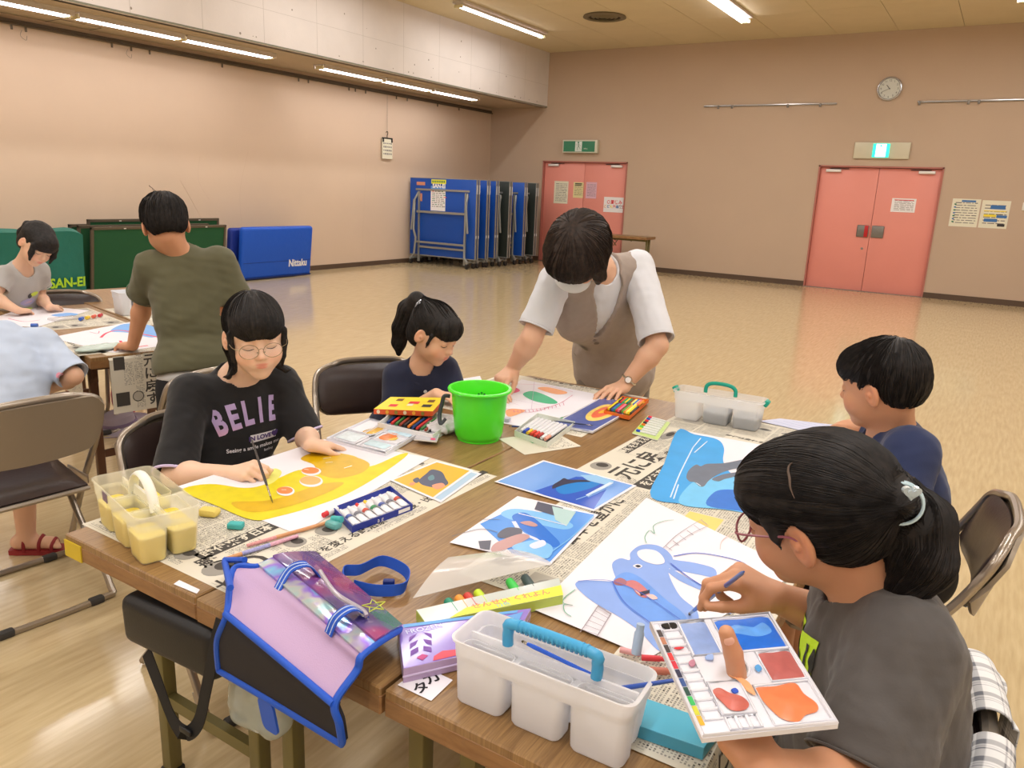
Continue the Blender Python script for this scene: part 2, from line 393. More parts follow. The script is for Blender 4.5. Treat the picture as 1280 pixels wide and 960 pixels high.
# emergency signs
m_sg = mat('sign_green', (24, 120, 84), .35, coat=.5); m_sgl = mat('sign_green_lit', (40, 190, 160), .4, emit=((50, 220, 190), 1.3)); m_swl = mat('sign_white_lit', (235, 255, 250), .4, emit=((225, 255, 250), 2.0))
m_sw = mat('sign_white', (214, 222, 214), .4)
def runner(mb, c, s, mi, flip=1):
    """running figure made of strokes, facing left, lying on the back wall plane"""
    def P(x, z): return Vector((c[0]+x*s*flip, c[1], c[2]+z*s))
    mb.lathe([(0, 0.001), (.085*s, 0.001)], P(-.02, .36), mi, 12, R=Rw)
    for pts, r_ in (([(0, .24), (.05, .0)], .075), ([(.05, 0), (-.12, -.12), (-.1, -.36)], .05), ([(.05, 0), (.16, -.18), (.34, -.3)], .05), ([(0, .22), (-.16, .12), (-.27, .2)], .035), ([(0, .22), (.16, .16), (.22, .02)], .035)):
        mb.tube([P(*q) for q in pts], r_*s, mi, 6, flat=.05)
r = thing('exit_sign', 'green emergency exit sign with white border above the left pink door', 'sign', (-7.48, YB, 2.34))
mb = MB(); mb.box((0, -.05, 0), (.78, .10, .25), 0, bevel=.012); mb.build('sign_case', mat('sign_case', (206, 206, 186), .4), r)
mb = MB(); mb.box((-.01, -.102, 0), (.70, .004, .20), 0); mb.box((-.02, -.105, 0), (.15, .002, .19), 1); runner(mb, (-.02, -.108, 0), .2, 2); mb.text('非常口', frame((.14, -.106, -.045), (1, 0, 0), (0, 0, 1)), .03, 1)
mb.build('sign_face', [m_sg, m_sw, m_sg], r)
r = thing('exit_sign', 'cream panel with a small lit running man sign above the right pink doors', 'sign', (-1.945, YB, 2.315))
mb = MB(); mb.box((0, -.02, 0), (.84, .04, .26), 0, bevel=.008); mb.build('sign_case', mat('sign_panel', (206, 200, 176), .45), r)
mb = MB(); mb.box((-.005, -.05, 0), (.25, .03, .215), 0); mb.box((-.005, -.067, 0), (.15, .004, .20), 1); runner(mb, (-.005, -.071, 0), .2, 0); mb.build('sign_face', [m_sgl, m_swl], r)
# notices
def notice(name, label, cat, x0, x1, z0, z1, m, rows, extra=None, yy=YB, group=None, tilt=0):
    r = MB(); w = x1-x0; h = z1-z0
    o_c = ((x0+x1)/2, yy, (z0+z1)/2)
    R_ = Matrix.Rotation(tilt, 3, 'Y')
    r.box((0, -.002, 0), (w, .002, h), 0, rot=R_)
    rd = random.Random(int(abs(x0*1000)))
    for k in range(rows):
        zz = h/2 - h*(k+1.6)/(rows+2.2)
        x = -w/2+w*.12
        while x < w*.38:
            l = rd.uniform(.05, .3)*w; l = min(l, w*.42-x); r.box(R_ @ Vector((x+l/2, -.0035, zz)), (l, .0006, h/(rows+2)*.28), 1 if rd.random() < .8 else 2, rot=R_); x += l+w*.04
        if rd.random() < .15: pass
    if extra: extra(r, w, h)
    o = r.build(name, [m, m_inkg, m_ink, m_blue, m_redi, m_yel, m_orange, m_sg])
    o.location = o_c; return tag(o, label, cat, group)
yd = YB+.048
notice('notice_sheet', 'tall typed notice, leftmost on the left pink door', 'notice', -8.09, -7.76, 1.21, 1.66, m_cream, 11, yy=yd)
notice('notice_sheet', 'yellowish notice with two bold black lines at its top on the left door', 'notice', -7.64, -7.41, 1.34, 1.65, mat('yellowish_paper', (226, 214, 160), .75), 6, lambda r, w, h: [r.box((0, -.0036, h*.40), (w*.7, .0006, .022), 2), r.box((-.01, -.0036, h*.30), (w*.6, .0006, .02), 2)], yy=yd)
notice('notice_sheet', 'faded pink notice beside the yellowish one on the left door', 'notice', -7.35, -7.11, 1.34, 1.66, m_lilacp, 8, yy=yd)
def ex4(r, w, h):
    for k, (ch, mi) in enumerate(zip('○夏休み', (4, 4, 4, 4))): r.text(ch, frame((-.13+k*.085, -.0036, .045), (1, 0, 0), (0, 0, 1)), .085, mi, bold=.002)
    for k, (ch, mi) in enumerate(zip('こども絵画教室', (6, 3, 5, 4, 3, 2, 4))): r.text(ch, frame((-.2+k*.067, -.0036, -.04), (1, 0, 0), (0, 0, 1)), .066, mi, bold=.002)
notice('notice_sheet', 'white sheet with bright coloured lettering at the right edge of the left door', 'notice', -6.93, -6.46, 1.09, 1.385, m_paper, 0, ex4, yy=yd)
notice('notice_sheet', 'small white typed notice on the right leaf of the right pink door', 'notice', -1.68, -1.32, 1.35, 1.57, m_paper, 8, lambda r, w, h: r.box((0, -.0036, h*.38), (w*.8, .0006, .012), 4), yy=yd)
def ex6(r, w, h):
    r.box((.03, -.0036, h*.42), (w*.5, .0006, .03), 3)
    for k in range(7): r.box((-w*.38, -.0036, h*.3-k*.045), (.03, .0006, .02), 3 if k % 2 else 7)
notice('wall_poster_sign', 'white info poster with a blue title nearest the right pink door', 'poster', -.8, -.41, 1.17, 1.6, m_cream, 9, ex6)
def ex7(r, w, h):
    for x, z, a, b, mi in ((.03, .11, .2, .06, 3), (-.06, -.02, .17, .035, 5), (.1, -.03, .14, .04, 3), (-.04, -.09, .18, .05, 3), (.11, -.16, .1, .04, 2), (0, .05, .3, .012, 5)): r.box((x, -.0037, z), (a, .0006, b), mi)
notice('wall_poster_sign', 'cream poster with blue and yellow blocks at the right edge of the photo', 'poster', -.46+.07, -.01, 1.17, 1.59, m_cream, 7, ex7)
# small switch at the far right edge
p = ony(1279, 258, YB-.01); mb = MB(); mb.box((0, -.008, 0), (.08, .016, .12), 0, bevel=.006); mb.box((0, -.018, 0), (.03, .006, .05), 0, bevel=.002); o = mb.build('light_switch', [m_white]); o.location = (p.x+.03, YB, p.z); tag(o, 'small wall plate at the far right edge of the back wall', 'switch')
# picture rail pipe on the left wall with hooks, string and hanging calendar
r = thing('curtain_rail', 'dark hanging rail with hooks running along the top of the left wall', 'rail', (XL, 8.5, 3.02))
m_rail = mat('rail_dark', (92, 80, 66), .5); mb = MB(); mb.box((.02, 0, .015), (.03, 11.6, .035)); mb.cyl((.05, -5.8, -.02), (.05, 5.8, -.02), .012, 0, 6); mb.build('rail_bar', m_rail, r)
for yy in (4.75, 4.9, 5.9, 6.15, 6.4, 7.5, 8.9, 9.1, 10.0, 10.15, 10.4, 11.2, 11.5, 12.4, 13.1):
    mb = MB(); mb.box((.05, yy-8.5, -.05), (.012, .02, .06)); mb.build('rail_hook', m_rail, r)
for px, py in ((28, 45), (160, 68)):
    q = onx(px, py, XL+.04); mb = MB(); mb.tube(bez([(q.x, q.y, q.z+.06), (q.x, q.y-.02, q.z), (q.x+.01, q.y+.03, q.z-.04), (q.x, q.y+.05, q.z+.01)], 5), .003, 0, 4); mb.build('loose_wire', mat('wire_grey', (150, 140, 130), .6), r, world=True)
q = onx(484, 183, XL+.03); zb = q.z
r = thing('hanging_calendar', 'sheet of writing hung by a black clip hanger on a long string', 'calendar', (XL+.03, q.y, zb))
Rl = basis((0, -1, 0), (0, 0, 1))
mb = MB(); mb.tube([(0, 0, .25), (0, 0, 3.0-zb)], .003, n=4); mb.build('string', m_inkg, r)
mb = MB(); mb.tube(bez([(0, 0, .14), (0, -.0, .19), (0, .02, .23), (0, .0, .26), (0, -.025, .24)], 5), .006, n=6); mb.box((0, 0, .14), (.02, .26, .022), bevel=.004)
for s in (-1, 1): mb.box((.005, s*.115, .11), (.03, .03, .08), bevel=.005)
mb.build('hanger', m_black, r)
mb = MB(); mb.box((.0, 0, -.045), (.012, .27, .34)); mb.box((.007, 0, -.045), (.001, .27, .34), 0)
rd = random.Random(5)
for k in range(4):
    for j in range(7): mb.box((.0085, .10-j*.033, .05-k*.06), (.001, .02, .03 if rd.random() < .7 else .018), 1)
mb.build('sheet', [m_cream, m_inkg], r)
# ------------------------------------------------------------------ folded table tennis tables
m_ttb = mat('table_blue', (14, 74, 168), .45, var=(2, .04)); m_ttf = mat('table_frame_grey', (150, 152, 148), .4, metal=.4); m_ttd = mat('table_dark_green', (34, 42, 38), .5); m_tte = mat('table_edge', (196, 200, 204), .4)
m_wheel = mat('wheel_black', (34, 34, 34), .5)
def tt_table(Y, xr, label, mpan, group='folded table tennis tables in the back corner', first=False, w=1.53, legs=True):
    """two half tops folded upright, seen along their depth"""
    r = thing('table_tennis_table', label, 'table tennis table', (xr-w/2, Y, 0), 0, group)
    for k, yy in enumerate((0, .07)):
        mb = MB(); mb.box((0, yy, .88), (w, .028, 1.42), 0, bevel=.004); mb.box((0, yy, 1.592), (w+.004, .032, .01), 1); mb.box((0, yy, .17), (w+.004, .032, .02), 1)
        mb.box((w/2, yy, .88), (.012, .034, 1.42), 1)
        mb.box((w/2+.006, yy, 1.42), (.01, .03, .16), 2); mb.box((w/2+.006, yy, .58), (.01, .03, .05), 2)
        mb.build('half_top', [mpan, m_ttf, m_tte], r)
    f = MB(); a = .02
    yF = -.08
    for s in (-1, 1):
        f.tube([(s*.57, yF+.08, 1.34), (s*.60, yF, 1.2), (s*.60, yF-.03, .65), (s*.57, yF+.0, .5), (s*.59, yF-.02, .2), (s*.66, yF-.02, .12)], a, 0, 6)
        f.box((s*.54, yF+.06, .70), (.035, .035, 1.30)); f.box((s*.62, 0, .12), (.03, .2, .03))
        f.tube([(s*.60, yF-.02, 1.2), (s*.655, yF-.03, .64)], .018, 0, 6)
    f.box((0, yF+.07, 1.385), (1.24, .04, .035)); f.box((0, yF+.02, .98), (1.12, .03, .04)); f.box((0, yF+.01, .42), (1.12, .03, .035)); f.box((0, yF+.05, .33), (1.06, .03, .035))
    f.build('folding_frame', m_ttf, r)
    for sx in (-1, 1):
        for sy in (yF-.03, .10):
            mb = MB(); mb.lathe([(0, -.02), (.045, -.02), (.05, -.01), (.05, .01), (.045, .02), (0, .02)], (sx*.66, sy, .05), 0, 14, R=basis((0, 1, 0), (0, 0, 1)) @ Matrix.Rotation(0, 3, 'Z')); mb.box((sx*.66, sy, .11), (.035, .05, .05), 1)
            mb.build('caster', [m_wheel, m_ttf], r)
    return r
r = tt_table(11.62, -8.12, 'nearest folded blue table tennis table, with white notice and yellow sticker', m_ttb)
mb = MB(); y_ = -.0155; xx = lambda v: v
mb.box((-.1, y_, 1.21), (.34, .002, .40), 0); mb.box((-.1, y_-.001, 1.42), (.34, .002, .07), 4); mb.text('SAN-EI', frame((-.08, y_-.003, 1.455), (1, 0, 0), (0, 0, 1)), .1, 0, bold=.004)
rd = random.Random(9)
for k in range(9):
    x = -.24
    while x < .03: l = rd.uniform(.02, .08); mb.box((x+l/2, y_-.0015, 1.36-k*.034), (l, .001, .012), rd.choice((1, 1, 2, 3))); x += l+.02
mb.box((-.09, y_, 1.535), (.34, .003, .075), 5)
for k in range(9): mb.box((-.23+k*.034, y_-.002, 1.535), (.022, .001, .035), 3)
mb.box((-.51, y_, 1.49), (.2, .003, .06), 6); mb.box((-.50, y_, 1.24), (.05, .003, .14), 6)
mb.build('stickers', [m_paper, m_inkg, m_redi, m_sg, mat('sticker_blue', (90, 150, 220), .5), mat('sticker_yellow', (226, 226, 50), .5), mat('sticker_salmon', (206, 140, 110), .6)], r)
tt_table(11.95, -8.12, 'second folded blue table tennis table, close behind the nearest', m_ttb)
tt_table(12.25, -8.12, 'third folded blue table tennis table, against the black one', m_ttb)
tt_table(12.6, -8.05, 'folded black table tennis table in the middle of the row', m_ttd)
r = tt_table(13.15, -8.05, 'folded blue table tennis table beyond the black one, its frame showing', m_ttb)
tt_table(13.55, -8.03, 'rearmost folded dark table tennis table beside the left pink door', m_ttd)
# ------------------------------------------------------------------ mats, nets and covers leaning on the left wall
m_mat = mat('mat_blue', (20, 84, 196), .45, bump=(14, .5, .01)); m_matd = mat('mat_navy', (22, 48, 140), .5, bump=(14, .5, .01))
def lean(name, label, cat, y0, y1, h, off, thick, m, lean_a, text=None, group=None, z0=.02):
    """padded panel leaning on the left wall: x tilt by lean_a"""
    r = thing(name, label, cat, (XL+off, (y0+y1)/2, z0), 0, group)
    T_ = Matrix.Rotation(-lean_a, 4, 'Y')
    mb = MB(); mb.T = T_; w = y1-y0; n = 1
    mb.box((0, 0, h/2), (thick, w, h), 0, bevel=min(thick*.42, .05), seg=4)
    mb.build('pad', m, r)
    mb = MB(); mb.T = T_
    mb.box((thick/2-.004, 0, .012), (.03, w*.97, .02), 0); mb.box((thick/2, 0, h*.32), (.004, w*.96, .006), 0)
    mb.build('seam', mat('seam_dark', (14, 40, 100), .6), r)
    if text:
        mb = MB(); mb.T = T_; mb.text(text[0], frame((thick/2+.003, text[2], text[3]), (0, 1, 0), (0, 0, 1)), text[1], 0, ext=.001, bold=.004, sx=.8); mb.build('lettering', text[4], r)
    return r
lean('gym_mat', 'front blue padded gym mat lettered in white leaning on the left wall', 'mat', 7.32, 8.66, .76, .42, .11, m_mat, -.12, ('Nittaku', .15, .38, .2, m_paper), 'blue mats leaning on the wall')
lean('gym_mat', 'darker blue mat leaning behind the lettered one, its edge showing at the left', 'mat', 7.24, 8.5, .74, .26, .10, m_matd, -.12, None, 'blue mats leaning on the wall')
m_net = mat('net_green', (30, 84, 50), .85, bump=(220, .6, .004)); m_netf = mat('net_frame', (98, 88, 74), .5, metal=.3)
def net_fence(y0, y1, h, off, ang, label, z0=.0):
    r = thing('net_fence', label, 'net fence', (XL+off, (y0+y1)/2, z0), 0, 'framed court nets leaning on the left wall')
    w = y1-y0; T_ = Matrix.Rotation(-ang, 4, 'Y'); mb = MB(); mb.T = T_
    a = .015
    for s in (-1, 1): mb.box((0, s*(w/2-a), h/2), (.03, .03, h))
    mb.box((0, 0, h-a), (.03, w, .03)); mb.box((0, 0, .05), (.04, w, .04)); mb.build('fence_frame', m_netf, r)
    mb = MB(); mb.T = T_; mb.box((0, 0, h/2+.01), (.006, w-.06, h-.08)); mb.build('netting', m_net, r)
    mb = MB(); mb.T = T_
    for yy in (-w*.28, w*.1, w*.33): mb.box((.017, yy, h-.02), (.004, .03, .012), bevel=.002)
    mb.build('frame_clip', m_closer, r); return r
net_fence(5.02, 6.95, .84, .22, -.1, 'dark framed green net at the back of the leaning nets')
net_fence(5.20, 7.05, .90, .30, -.1, 'tallest framed green net, second from the wall')
net_fence(5.02, 6.80, .84, .38, -.14, 'framed green net in the middle of the leaning stack')
net_fence(5.10, 6.98, .83, .50, -.16, 'front framed green net behind the standing boy')
# teal covered machine / panel with lettering
r = thing('covered_panel', 'teal fabric covered panel with yellow lettering leaning on the left wall', 'cover', (-9.05, 4.35, 0))
m_teal = mat('teal_cover', (26, 108, 96), .55, bump=(6, .6, .03)); T_ = Matrix.Rotation(.16, 4, 'Y')
mb = MB(); mb.T = T_
def tealf(u, v):
    y = (u-.5)*1.15*(1-.10*v); z = .82*v; z -= max(0, abs(u-.5)-.36)**2*2.2*v; x = .09+.025*math.sin(u*9+v*4)*(1-v*.5)
    return (x, y, z)
mb.grid(tealf, 24, 16, 0, .16); o = mb.build('cover', m_teal, r)
mb = MB(); mb.T = T_; mb.text('SAN-EI', frame((.125, .33, .24), (0, 1, 0), (0, 0, 1)), .15, 0, ext=.003, bold=.004, sx=.9); mb.build('lettering', mat('lime', (170, 214, 50), .5), r)
# ------------------------------------------------------------------ wood laminate folding tables
def wood_mat(name, c1, c2, stretch=(30, 1.2, 1), rough=.32):
    m = bpy.data.materials.new(name); m.use_nodes = True; nt = m.node_tree; N = nt.nodes; L = nt.links; b = N['Principled BSDF']
    tc = N.new('ShaderNodeTexCoord'); mp = N.new('ShaderNodeMapping'); mp.inputs['Scale'].default_value = stretch; L.new(tc.outputs['Object'], mp.inputs['Vector'])
    n = N.new('ShaderNodeTexNoise'); n.inputs['Scale'].default_value = 3.5; n.inputs['Detail'].default_value = 9; n.inputs['Roughness'].default_value = .62; n.inputs['Distortion'].default_value = .6
    L.new(mp.outputs['Vector'], n.inputs['Vector']); cr = N.new('ShaderNodeValToRGB'); cr.color_ramp.elements[0].position = .34; cr.color_ramp.elements[1].position = .66
    cr.color_ramp.elements[0].color = (*srgb(c1), 1); cr.color_ramp.elements[1].color = (*srgb(c2), 1); L.new(n.outputs['Fac'], cr.inputs['Fac']); L.new(cr.outputs['Color'], b.inputs['Base Color'])
    b.inputs['Roughness'].default_value = rough; b.inputs['Specular IOR Level'].default_value = .5; return m
m_wood = wood_mat('walnut_laminate', (122, 90, 54), (158, 124, 80), (60, 3, 1)); m_woode = wood_mat('walnut_edge', (122, 84, 48), (152, 112, 70), (3, 3, 14), .4)
m_leg = mat('leg_olive', (112, 104, 62), .4, metal=.15); m_tape = mat('yellow_tape', (206, 180, 40), .5); m_clip = mat('ivory_plastic', (226, 222, 196), .4); m_rackb = mat('shelf_brown', (66, 48, 36), .5)
m_legb = mat('leg_brown', (92, 62, 44), .45, metal=.1)
def folding_table(label, loc, rz, w, L, near=True, tape=False, group=None, zt=.70, legm=None):
    """local: x across (0..w), y along (0..L)"""
    r = thing('folding_table', label, 'table', (loc[0], loc[1], 0), rz, group); lm = legm or m_leg
    mb = MB(); mb.box((w/2, L/2, zt-.014), (w-.004, L-.002, .028), 0, bevel=.0025, seg=1, smooth=False); mb.build('table_top', m_wood, r)
    mb = MB(); mb.box((w/2, L/2, zt-.031), (w-.002, L, .036), 0, bevel=.003, seg=1, smooth=False); mb.build('table_edge', m_woode, r)
    if tape: mb = MB(); mb.box((.033, -.0008, zt-.030), (.062, .003, .037)); mb.build('yellow_tape', m_tape, r)
    for e, yy in ((0, .17), (1, L-.17)):
        for s, xx in ((0, .055), (1, w-.055)):
            mb = MB(); mb.box((xx, yy, (zt-.05)/2), (.034, .034, zt-.05), 0, bevel=.004); mb.box((xx, yy, .012), (.042, .042, .024), 1, bevel=.004); mb.build('leg', [lm, m_black], r)
            mb = MB(); mb.box((xx, yy-(.022 if e == 0 else -.022), zt-.105), (.03, .012, .075), 0, bevel=.003); mb.box((xx, yy-(.03 if e == 0 else -.03), zt-.09), (.016, .006, .016), 0, bevel=.002); mb.box((xx, yy-(.03 if e == 0 else -.03), zt-.12), (.016, .006, .016), 0, bevel=.002); mb.build('leg_clip', m_clip if near else lm, r)
        mb = MB(); mb.box((w/2, yy, .22), (w-.14, .022, .03), 0); mb.build('leg_stretcher', lm, r); mb = MB(); mb.box((w/2, yy, zt-.075), (w-.14, .03, .03), 0)
        s = 1 if e == 0 else -1
        mb.build('leg_brace', lm, r)
        mb = MB(); mb.tube([(w/2, yy, zt-.2), (w/2, yy+s*.22, zt-.07)], .009, 0, 6); mb.build('folding_strut', lm, r)
    for k in range(5):
        mb = MB(); mb.box((.06+k*(w-.12)/4, L/2, zt-.10), (.010, L-.42, .010)); mb.build('shelf_rail', m_rackb, r)
    return r
GT = 'three long tables pushed together in front'
TX = (-1.59, -1.145, -.692, -.236); TY0, TY1 = .775, 2.69
folding_table('wood laminate folding table with yellow tape on its corner, under the girl with round glasses', (TX[0], TY0), 0, TX[1]-TX[0]-.001, TY1-TY0, tape=True, group=GT)
folding_table('middle of the three front tables, the green bucket standing on its far half', (TX[1], TY0-.002), 0, TX[2]-TX[1]-.001, TY1-TY0, group=GT)
folding_table('right front table, under the white tool caddy with the blue handle', (TX[2]+.002, TY0), 0, TX[3]-TX[2]-.004, TY1-TY0, group=GT)
# second block of tables, a little turned, running to the left
BR = math.radians(-12)
def bk(u, v, z=0):     # u along the tables away to the left, v across (deeper)
    p = Vector((-3.12, 1.70)); U = Vector((-math.cos(BR), -math.sin(BR))); W = Vector((-math.sin(BR), math.cos(BR)))
    q = p+U*u+W*v; return Vector((q.x, q.y, z))
for k, (u0, v0, lb) in enumerate(((0, 0, 'back table nearest the camera, with the newspaper hanging over its end'), (.60, .455, 'farther back table, under the box with the teal handle'))):
    p = bk(u0, v0); folding_table(lb, (p.x, p.y), PI/2+BR, .45, 1.48, near=False, group='tables pushed together at the back left', legm=m_legb)
folding_table('long narrow table standing by the back wall beside the left pink door', (-6.98, 13.35), 0, 1.45, .45, near=False, zt=.70)
# ------------------------------------------------------------------ folding chairs
m_vin = mat('vinyl_brown', (52, 40, 38), .32, bump=(60, .3, .002)); m_chr = mat('chair_tube', (168, 158, 146), .3, metal=.75); m_shell = mat('chair_shell', (150, 138, 122), .42, metal=.35)
m_rub = mat('rubber_grey', (60, 58, 56), .7)
def folding_chair(label, loc, face, group='brown folding chairs', shade=None):
    """face: world xy direction the sitter looks; local +y"""
    rz = math.atan2(face[1], face[0])-PI/2
    r = thing('folding_chair', label, 'chair', (loc[0], loc[1], 0), rz, group)
    wx = .225; rt = .0115
    # hoop: front feet -> hinge -> back top
    L_ = [(-wx, .20, .02), (-wx, .0, .36), (-wx, -.14, .56), (-wx+.003, -.20, .67)]
    top = [(-wx+.02, -.225, .725), (-wx+.08, -.245, .75), (-.08, -.262, .762), (.08, -.262, .762), (wx-.08, -.245, .75), (wx-.02, -.225, .725)]
    R_ = [(-x, y, z) for x, y, z in L_[::-1]]
    mb = MB(); mb.tube(bez(L_+top+R_, 5), rt, 0, 8); mb.build('back_hoop', m_chr, r)
    # floor bars: front and rear loops
    mb = MB(); mb.tube(bez([(-wx, .14, .10), (-wx, .19, .03), (-wx+.04, .215, .013), (wx-.04, .215, .013), (wx, .19, .03), (wx, .14, .10)], 5), rt, 0, 8); mb.build('front_foot', m_chr, r)
    mb = MB(); w2 = wx-.025
    mb.tube(bez([(-w2, .13, .40), (-w2, -.02, .22), (-w2, -.20, .04), (-w2+.04, -.225, .013), (w2-.04, -.225, .013), (w2, -.20, .04), (w2, -.02, .22), (w2, .13, .40)], 5), rt, 0, 8); mb.build('rear_leg', m_chr, r)
    for s in (-1, 1):
        for p in ((s*(wx-.06), .215, .013), (s*(w2-.06), -.225, .013)):
            mb = MB(); mb.box(p, (.05, .03, .026), 0, bevel=.008); mb.build('rubber_foot', m_rub, r)
        mb = MB(); mb.box((s*(wx-.013), .0, .40), (.006, .16, .03), 0, bevel=.002); mb.build('hinge_plate', m_chr, r)
    # backrest: thin metal shell with a padded front, curved
    def backf(u, v, off=0):
        x = (u-.5)*2*(wx-.004); k = 1-(2*abs(u-.5))**2; y = -.175-.035*k-(.055*v)+off; h = .185
        z = .55+.01*(1-k)+h*v + .02*k*(v) ; e = max(0, abs(u-.5)*2-.75)/.25
        if v < .5: z += .05*e*e*(1-2*v)
        else: z -= .035*e*e*(2*v-1)
        return (x, y, z)
    mb = MB(); mb.grid(lambda u, v: backf(u, v, -.006), 20, 8, 0, -.010); bk_ = mb.build('backrest', m_shell, r)
    def padf(u, v):
        x, y, z = backf(.03+.94*u, .06+.88*v, .0); b = (1-(2*u-1)**6)*(1-(2*v-1)**4); return (x, y+.004+.016*b, z)
    mb = MB(); mb.grid(padf, 22, 10, 0, .008); mb.build('backrest_pad', m_vin, r)
    # seat
    def seatf(u, v):
        x = (u-.5)*.40*(1-.12*(1-v)); y = -.16+.37*v; b = (1-(2*u-1)**6)*(1-(2*v-1)**6); z = .415+.018*v+.028*b
        e = max(0, abs(u-.5)*2-.8)/.2
        if v > .8: y -= .04*e*e*(v-.8)/.2
        return (x, y, z)
    mb = MB(); mb.grid(seatf, 18, 18, 0, .016); mb.build('seat_pad', m_vin, r)
    mb = MB()
    ring = [Vector(seatf(u, v))-Vector((0, 0, .014)) for u, v in [(k/8, 0) for k in range(8)]+[(1, k/8) for k in range(8)]+[(1-k/8, 1) for k in range(8)]+[(0, 1-k/8) for k in range(8)]]
    mb.tube(ring, .009, 0, 6, closed=True); mb.build('seat_frame', m_chr, r)
    return r
def chair_at(label, px, py, face, **k):
    """px,py: where the middle of the back's top rim stands"""
    f = Vector(face).normalized(); p = onz(px, py, .765); return folding_chair(label, (p.x+f.x*.25, p.y+f.y*.25), face, **k)
chair_at('folding chair at the left edge, pale metal back, under the child in blue', 38, 500, (-1, .10))
chair_at('folding chair holding the girl with round glasses in the black shirt', 232, 512, (1, -.12))
chair_at('folding chair behind the girl with round glasses, only its pale back rim showing', 284, 458, (-.98, .15))
chair_at('folding chair with a dark backrest beside the small girl with the ponytail', 462, 449, (.80, -.6))
chair_at('folding chair at the right edge, holding the boy in navy', 1264, 636, (-1, -.06))
folding_chair('folding chair at the lower right under the ponytailed girl, plaid cloth over it', (-.17, 1.09), (-1, -.05))
chair_at('folding chair behind the far back table beside the box with the teal handle', 72, 364, (.9, -.45))
